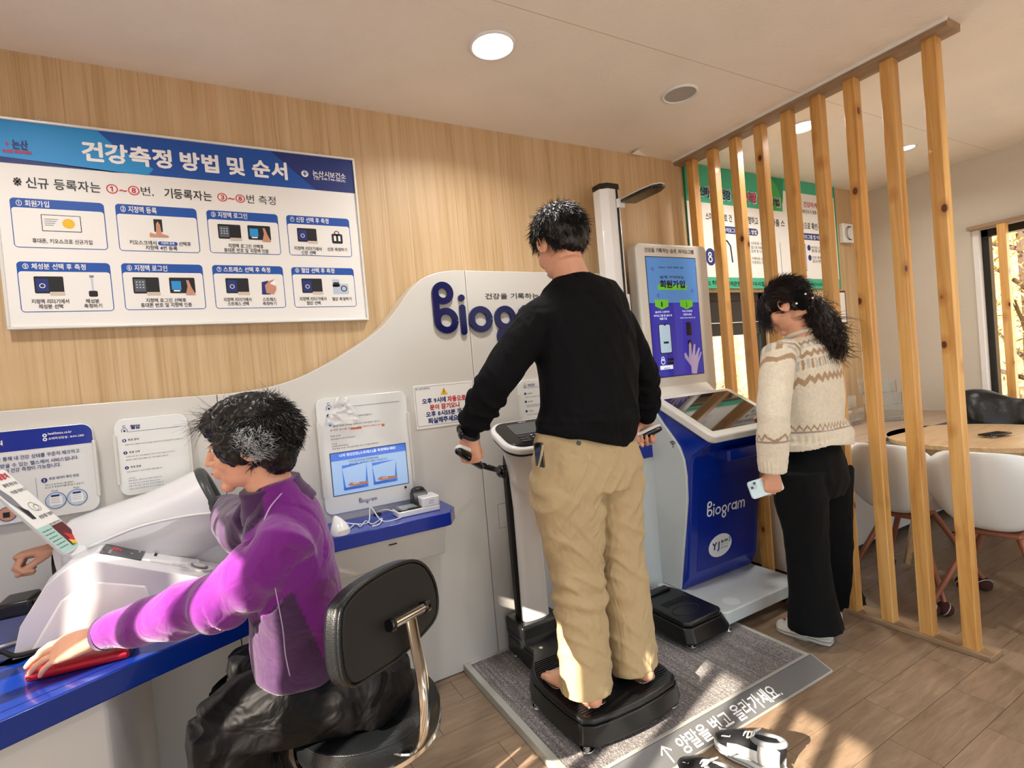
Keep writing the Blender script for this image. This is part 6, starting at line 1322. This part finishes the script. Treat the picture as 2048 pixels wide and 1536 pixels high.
def knit_d(p,n):
    if n.z<-.45: return 0
    zh=S(1615,884,1.42).z
    if p.x>2.0 and p.z<zh+.03 and dist_seg(p,le,lw_)>.07: return .0026*math.sin(math.atan2(p.y-pr_[-1][0].y,p.x-pr_[-1][0].x)*44)*max(0,min(1,(p.z-zh-.005)/.02))
    d=.0012*noise.noise(p*160)+.004*ridge(Vector((p.x+.4*p.z,p.y,p.z)),9,9,5,3)
    z0=S(1615,868,1.42).z
    for cond,ax in ((p.z<z0+.012 and dist_seg(p,le,lw_)>.07,0),(dist_seg(p,le,lw_)<.07 and p.z<lw_.z+.055,1)):
        if cond: 
            c_=pr_[-1][0] if ax==0 else lw_; th=math.atan2(p.y-c_.y,p.x-c_.x); d+=.0015*1.5*math.sin(th*(44 if ax==0 else 22))*max(0,min(1,(p.z-(c_.z if ax==0 else lw_.z-.01)-.004)/.012))
    if dist_seg(p,le,lw_)<.07 or dist_seg(p,ls,le)<.07: d+=.003*math.sin((p.z)*48+noise.noise(p*6)*5)*math.exp(-((p.z-le.z)/.12)**2)
    return d
wool=clothmat('wool_knit','#d9d0bd',.95,fine=350,weave=.7,sheen=.35,attr=True)
organic('sweater',[tor,sl1,sl2],.0042,wool,t,smooth=4,disp=knit_d,color=knit)
mk('collar_rib',gtorus(S(1600,668,1.425),.060,.010,nrm=(-.05,.25,1),n=40,m=10,R2=.058),mat('wool_rib','#d5ccb9',.95,bump=.4,bscale=300),t,smooth=True)
blackt=clothmat('black_trouser','#08090b',.9,weave=.15,sheen=.02)
A_=[px_ring(*q) for q in [(1580,1662,860,1.42,.075),(1574,1672,885,1.42,.088),(1562,1686,920,1.42,.110),(1556,1690,955,1.42,.125),(1562,1686,990,1.42,.10)]]
L_=[px_ring(*q) for q in [(1554,1640,940,1.41,.10),(1560,1642,1000,1.41,.10),(1575,1645,1060,1.41,.085),(1583,1648,1120,1.41,.080),(1588,1655,1180,1.40,.085),(1588,1668,1235,1.395,.098),(1590,1671,1258,1.39,.105)]]
R__=[px_ring(*q) for q in [(1600,1692,940,1.46,.11),(1612,1690,1000,1.47,.105),(1625,1692,1060,1.48,.09),(1640,1698,1120,1.49,.080),(1658,1706,1170,1.50,.08),(1662,1715,1215,1.51,.095),(1664,1719,1238,1.51,.10)]]
for R_ in (L_,R__): R_[-1][0].z=max(.050,R_[-1][0].z)
organic('trousers',[gloft([q[0] for q in X_],[(q[1][0]*k,q[1][1]) for q in X_],30,ref=(1,0,0),pw=2.1) for X_,k in ((A_,.72),(L_,.80),(R__,.80))],.006,blackt,t,smooth=4,disp=lambda p,n:.003*ridge(p,12,12,4,2)+.002*ns(p,20,1)-.002)
# hair: smooth cap swept back into a scrunchie, wavy ponytail, long fringe hiding the eyes
cap=[xf(gell((0,-.014,.040),(.083,.104,.090)),WM),xf(gell((0,-.050,-.005),(.070,.060,.060)),WM),xf(gell((0,.062,.036),(.068,.046,.054)),WM)]
shell_hair('hair',cap,hairb,t,amp=.004,sc=30,st=(10,40,40))
SC=S(1603,594,1.355)
scl=WM.inverted()@SC
def kp(p): return (p.y<.05 and p.z>-.03 and not(abs(p.x)>.06 and p.z<-.0 and p.y>-.02)) 
strands('hair_strands',scalp(WM,(0,-.014,.036),(.085,.106,.095),1600,kp,lambda p,n:(scl-p),(.03,.07),5,lift=.05),hairb,t,steps=5,r=.0012,curl=.08,seed=4)
fr_=scalp(WM,(0,-.012,.040),(.086,.108,.094),700,lambda p:p.y>.055 and p.z>.03,lambda p,n:(p.x*3,.3,-1),(.07,.13),6,lift=.12)
strands('fringe',fr_,hairb,t,steps=8,r=.0013,curl=.14,seed=7,grav=.16)
rn=random.Random(9); sg_=[]
for i in range(13):
    a=i*2*PI/13; sg_.append(gell(SC+Vector((.018*math.cos(a)*1.0,.018*math.cos(a)*.4,.030*math.sin(a)))+Vector((rn.uniform(-.005,.005),)*3),(.019,.020,.021),12,8))
organic('scrunchie',sg_,.004,mat('velvet','#070708',.95,spec=.2),t,smooth=2,disp=lambda p,n:.006*ridge(p,40,40,40,2))
for q in ((1593,607),(1625,596),(1611,588)): mk('pearl',gell(S(q[0],q[1],1.325),(.0045,)*3,12,8),mat('pearl','#e8e6e0',.15,coat=.5),t,smooth=True)
pc=[S(1615,600,1.365),S(1638,628,1.345),S(1653,662,1.335),S(1660,695,1.34),S(1658,722,1.35)]
ponytail=gloft(spline(pc,4),[lerp(.034,.056,min(1,i/5)) if i<12 else lerp(.056,.024,(i-11)/6) for i in range(17)],16)
shell_hair('ponytail',[ponytail],hairb,t,amp=.007,sc=16,voxel=.004,st=(70,70,9),smooth=2)
ro=[]
for i in range(1300):
    u_=rn.uniform(0,.85); P_=spline(pc,8); k=int(u_*(len(P_)-2)); c_=Vector(P_[k]); d=Vector(P_[k+1])-c_
    o_=Vector((rn.gauss(0,1),rn.gauss(0,1),rn.gauss(0,1))); o_=(o_-d*o_.dot(d)/d.length_squared).normalized(); w_=.036+.030*min(1,u_*2)
    ro.append((c_+o_*w_*rn.uniform(.7,1.05),d.normalized()+o_*.25+Vector((0,0,-.15)),rn.uniform(.05,.11)))
strands('ponytail_strands',ro,hairb,t,steps=10,r=.0017,curl=.75,seed=8,grav=.12,curlf=20)
# phone in her left hand, clogs
phc=S(1531,972,1.375); ph=thing('held_smartphone',phc,'pale blue smartphone held down in the hand of the person in the cream sweater','phone')
PM=hmat(phc+Vector((.0,.0,0)),(.95,-.45,.22),(-.45,-.88,.15))
mk('case',xf(gprism(rrect(-.036,.036,-.070,.070,.012),'z',-.005,.005),PM),mat('pale_blue','#c9dfe6',.25,coat=.3),ph,bevel=.002)
mk('camera_bump',xf(gprism(rrect(-.033,-.003,-.066,-.036,.008),'z',.005,.007),PM),mat('pale_blue2','#b6ced8',.2),ph,bevel=.001)
for q in ((-.025,-.044),(-.011,-.058)): mk('lens',xf(gcyl((q[0],q[1],.007),(q[0],q[1],.0085),.0058,n=18),PM),blackg,ph)
clog=mat('clog_cream','#cfcfc6',.5)
def clog_shoe(heel,toe,label,charms):
    Mx=orient(heel,Vector(toe)-Vector(heel)); s_=(Vector(toe)-Vector(heel)).length/.26; t=thing('clog',heel,label,'shoe','cream clogs of the person at the kiosk')
    W_=[(.0,.025),(.03,.036),(.09,.036),(.15,.043),(.20,.047),(.235,.040),(.258,.018)]
    poly=[(w_,y*s_) for y,w_ in W_]+[(-w_*.95,y*s_) for y,w_ in reversed(W_)]
    mk('sole',xf(gprism(poly,'z',.001,.030),Mx),clog,t,bevel=.008,seg=3); mk('sole_stripe',xf(gprism([(x*1.012,y) for x,y in poly],'z',.018,.0205),Mx),maroon,t)
    secs=[(.10,.037,.055),(.13,.040,.056),(.17,.043,.048),(.21,.042,.036),(.24,.032,.024),(.253,.018,.015)]
    mk('upper',xf(gloft([(0,y*s_,.026) for y,_,_ in secs],[(w_,h) for _,w_,h in secs],24,ref=(1,0,0)),Mx),clog,t,smooth='auto')
    mk('heel_rim',xf(gtube([(.036,.10*s_,.045),(.036,.04*s_,.042),(.0,.002,.040),(-.035,.04*s_,.042),(-.036,.10*s_,.045)],.008,10,8),Mx),clog,t,smooth=True)
    mk('heel_strap',xf(gtube([(.040,.11*s_,.050),(.040,.05*s_,.052),(.0,.0,.052),(-.038,.05*s_,.052),(-.039,.11*s_,.050)],.0045,8,8),Mx),clog,t,smooth=True)
    mk('sock',xf(gloft([(0,.045*s_,.028),(0,.05*s_,.07),(0,.055*s_,.12)],[(.028,.036),(.028,.033),(.03,.034)],18),Mx),gwhite,t,smooth='auto')
    if charms:
        for i,(x,y,c_) in enumerate(((-.018,.185,inky),(.004,.195,gwhite),(-.024,.160,inkb),(.012,.165,inkr),(-.006,.150,inkbeige),(.020,.19,inkb),(-.02,.21,inkmag))):
            mk('charm',xf(gell((x,y*s_,.026+.050*(1-((y-.17)/.09)**2*.5)*math.sqrt(max(.1,1-(x/.045)**2))),(.006,.007,.004),10,6),Mx),c_,t,smooth=True)
clog_shoe(S(1664,1270,1.335)*1.0+Vector((0,0,-S(1664,1270,1.335).z)),Vector((2.165,1.565,0)),'near cream clog with coloured charms on its toe, worn by the person at the kiosk',True)
clog_shoe(Vector((2.405,1.405,0)),Vector((2.385,1.645,0)),'far cream clog half hidden under the flared black trousers, by the wooden post',False)
# ------------------------------------------------------------------ seated woman
t=thing('person',(.25,1.42,.45),'seated person in a purple jacket, one arm inside the white blood pressure monitor','person')
hd=orient(S(503,886,1.415),(-.955,.27,-.06)); OM=hd@Matrix.Scale(.93,4)
ns_,fs=S(572,1092,1.295),S(500,1060,1.60)              # near (left) shoulder, far shoulder
ne=S(452,1196,1.36); nw=S(208,1279,1.57); nw.z=.768
fe=Vector((-.02,1.93,.93)); fw=Vector((-.37,2.0,.90))
flat=hand_geo(None,1,2.5,(.62,.70,-.30),18,per=[(6,22,18),(4,20,16),(6,22,18),(10,26,20)]); grip=hand_geo((60,70,40),-1,1,(.3,.8,-.5),40)
nh=xf(flat,hmat(nw+Vector((-.004,.0,-.004)),(-1,.05,-.12),(-.02,-.42,.90),.97)); fh=xf(grip,hmat(Vector((-.45,1.955,.915)),(-1,-.15,-.05),(.05,.25,1.0),.95))
hip=Vector((.22,1.42,.57))
kn,kf=Vector((-.06,1.42,.535)),Vector((-.02,1.62,.53))
body=[gloft([S(520,930,1.42),S(538,965,1.42),S(556,1010,1.42),S(562,1050,1.42)],[(.052,.050),(.053,.051),(.055,.055),(.05,.05)],18),
 gloft([S(562,1040,1.43),S(575,1100,1.43),S(600,1220,1.42),hip],[(.07,.09),(.08,.11),(.08,.11),(.10,.13)],20),
 gloft([ns_.lerp(ne,.15),ne,nw],[.036,.034,.022],12),gloft([fs,fe,fw,Vector((-.45,1.965,.915))],[.04,.036,.028,.022],12),gloft([hip+Vector((0,-.08,0)),kn,Vector((-.02,1.42,.08))],[.055,.045,.035],12),gloft([hip+Vector((0,.08,0)),kf,Vector((.02,1.62,.08))],[.055,.042,.033],12)]+[xf(q,OM) for q in head_parts(.98)]
organic('body',body,.0040,skin,t,smooth=4,fac=.5,extra=[nh,fh]); add_face(t,OM,'#a5564c')
pur=lin('#701c7c'); purd=lin('#3f2348')
def pring(px0,px1,py,y,dep): return px_ring(px0,px1,py,y,dep)
rows=[(503,592,962,1.425,.068),(496,612,990,1.425,.090),(482,638,1020,1.43,.130),(474,655,1060,1.43,.155),(476,668,1110,1.43,.160),(486,678,1165,1.43,.155),(496,688,1220,1.42,.150),(498,692,1280,1.42,.150),(500,686,1312,1.42,.153),(504,682,1326,1.42,.150)]
pr_=[pring(*q) for q in rows]; tor=gloft([q[0] for q in pr_],[(q[1][0]*.93,q[1][1]) for q in pr_],40,ref=(1,0,0),pw=2.2)
def sl(P,R_): return gloft(P,R_,22)
s1=sl([S(558,1060,1.37),ns_,ns_.lerp(ne,.35),ns_.lerp(ne,.7),ne,ne.lerp(nw,.25),ne.lerp(nw,.5),ne.lerp(nw,.75),ne.lerp(nw,.90),ne.lerp(nw,.985)],[.060,.070,.072,.070,.066,.062,.056,.049,.043,.037])
s2=sl([S(520,1035,1.52),fs,fs.lerp(fe,.5),fe,fe.lerp(fw,.5),Vector((-.42,1.985,.905))],[.06,.072,.066,.060,.052,.044])
def jk(p,n):
    dn=min(dist_seg(p,ns_,ne),dist_seg(p,ne,nw))
    if dn<.095 and (p-ns_).length>.05:
        if (p-ne).dot((nw-ne).normalized())>0: ax=(nw-ne).normalized();A=ne
        else: ax=(ne-ns_).normalized();A=ne
        s_=(p-ne).dot(ax); side=Vector((ax.y,-ax.x,0)).dot(p-A)*20
        amp=.0085*(.45+math.exp(-((s_-.02)/.13)**2)); 
        return amp*math.sin(s_*62+side*.5+noise.noise(p*7)*5.5)*(.55+.7*noise.noise(p*9+Vector((4,4,4))))+.003*ns(p,16,3)
    d=.005*ridge(Vector((p.x+.5*p.z,p.y,p.z)),8,8,12,5)+.0025*ns(p,14,2)
    return d
PNL=S(560,1200,1.28)
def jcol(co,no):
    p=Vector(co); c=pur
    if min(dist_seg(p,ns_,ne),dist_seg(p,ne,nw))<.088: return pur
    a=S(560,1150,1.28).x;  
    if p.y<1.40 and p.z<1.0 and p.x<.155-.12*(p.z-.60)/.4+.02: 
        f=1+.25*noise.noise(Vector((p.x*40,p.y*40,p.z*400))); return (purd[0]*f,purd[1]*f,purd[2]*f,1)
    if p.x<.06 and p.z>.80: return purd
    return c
purm=clothmat('purple_fleece','#7d1f86',.8,fine=500,weave=.15,sheen=.35,attr=True,folds=.25,fscale=(16,16,16))
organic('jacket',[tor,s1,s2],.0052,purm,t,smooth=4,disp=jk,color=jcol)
collar=gloft([S(545,1010,1.42),S(538,985,1.42),S(528,962,1.42)],[(.092,.086),(.080,.074),(.072,.066)],32,ref=(1,0,0))
pm2=clothmat('purple_dark','#452150',.8,fine=500,weave=.2,sheen=.3)
organic('stand_collar',[gloft([S(560,1018,1.425),S(549,992,1.423),S(540,966,1.42)],[(.090,.088),(.078,.074),(.071,.066)],36,ref=(1,0,0))],.004,pm2,t,smooth=2,disp=lambda p,n:.003*ridge(p,10,10,30,2))
pipe=mat('reflective_piping','#b59cc4',.4)
mk('jacket_piping',gtube([S(548,1165,1.268),S(556,1205,1.262),S(566,1260,1.262),S(571,1310,1.262),S(580,1352,1.262)],.0012,6,6),pipe,t,smooth=True)
mk('collar_seam',gtube([S(528,1040,1.30),S(540,1015,1.315),S(556,995,1.335),S(575,975,1.355)],.0018,6,6),pipe,t,smooth=True)
cfm=lambda k,r:gloft([ne.lerp(nw,k-.035),ne.lerp(nw,k)],[r*1.03,r],24)
mk('cuff',cfm(1.0,.0385),pm2,t,smooth='auto')
blk=clothmat('black_nylon','#0b0b0d',.55,weave=.1,sheen=.0,folds=.6,fscale=(12,12,12))
tr_=[gloft([Vector((.27,1.42,.62)),Vector((.24,1.42,.56)),Vector((.22,1.42,.50))],[(.13,.16),(.155,.175),(.14,.17)],30,ref=(1,0,0)),
 gloft([Vector((.22,1.34,.555)),Vector((.08,1.375,.560)),kn+Vector((.03,0,.012)),kn+Vector((-.035,0,-.005))],[(.100,.098),(.100,.098),(.088,.088),(.06,.065)],26,ref=(0,1,0)),
 gloft([kn+Vector((.0,0,.02)),Vector((-.045,1.42,.36)),Vector((-.02,1.42,.10))],[.086,.090,.085],24),
 gloft([Vector((.20,1.52,.555)),Vector((.08,1.57,.56)),kf],[.09,.09,.080],22),gloft([kf,Vector((.0,1.62,.36)),Vector((.02,1.62,.10))],[.08,.075,.07],22)]
organic('trousers',tr_,.007,blk,t,smooth=5,disp=lambda p,n:.012*ridge(Vector((p.x+.3*p.z,p.y,p.z)),5,9,12,3)+.003*ns(p,25,1)-.005)
# shoes below the frame still stand on the floor
for y in (1.42,1.62): mk('shoe',gloft([(.04,y,.035),(-.02,y,.04),(-.12,y,.03),(-.18,y,.022)],[(.038,.034),(.042,.038),(.045,.028),(.03,.018)],20,ref=(0,1,0),cap='round'),blackr,t,smooth=True)
# hair: short, full at the back, brushed forward over the brow; grey patch above the ear
cap=[xf(gell((0,-.024,.034),(.088,.096,.078)),OM),xf(gell((0,-.056,-.020),(.082,.054,.066)),OM),xf(gell((0,.046,.062),(.076,.062,.050)),OM),xf(gell((0,-.005,.075),(.085,.095,.056)),OM),
     xf(gell((-.062,.020,.012),(.030,.052,.060)),OM),xf(gell((.062,.020,.012),(.030,.052,.060)),OM),xf(gell((0,-.060,-.062),(.060,.040,.030)),OM)]
shell_hair('hair',cap,hairm,t,amp=.006,sc=28,voxel=.0035,st=(60,60,45),smooth=2)
def kp(p): return (p.z>-.015 if p.y>-.01 else p.z>-.09) and (p.y<.085 or p.z>.03)
def fl(p,n): return (p.x*.5,.75 if p.y>-.03 else -.35,-.7 if p.z<.07 else -.05)
strands('hair_strands',scalp(OM,(0,-.024,.024),(.094,.104,.094),5200,kp,fl,(.018,.036),11,lift=.03),hairm,t,steps=6,r=.0014,curl=.50,seed=12,curlf=30)
ro=scalp(OM,(0,.0,.055),(.080,.105,.045),130,lambda p:p.y>.04 and p.z>.07,lambda p,n:(p.x,1,.0),(.04,.09),13,lift=.35)
strands('hair_wisps',ro,hairm,t,steps=8,r=.0006,curl=.30,seed=14,curlf=12)
ro=scalp(OM,(0,-.025,.050),(.086,.095,.080),70,lambda p:p.z>.06,lambda p,n:(p.x,.5,.3),(.02,.05),15,lift=.5)
strands('hair_wisps',ro,hairm,t,steps=7,r=.0005,curl=.5,seed=16,curlf=20)
# grey hair on the near temple: head-local -x is her left, the camera side
ro=scalp(OM,(0,-.026,.022),(.097,.104,.090),330,lambda p:p.x<-.055 and abs(p.y+.025)<.045 and (-.040<p.z<.050) and (abs(p.y+.02)/.045)**2+((p.z-.005)/.045)**2<rn.uniform(.4,1.5),lambda p,n:(-.1,-.6+14*(p.z-.0),-.8+16*abs(p.y+.02)),(.014,.034),17,lift=.12,k=1.03)
strands('grey_hair',ro,hairg,t,steps=7,r=.0006,curl=.75,seed=18,curlf=36)
# ================================================================== flush prints
load_glyphs()
for p_ in PRINTS: p_.flush()
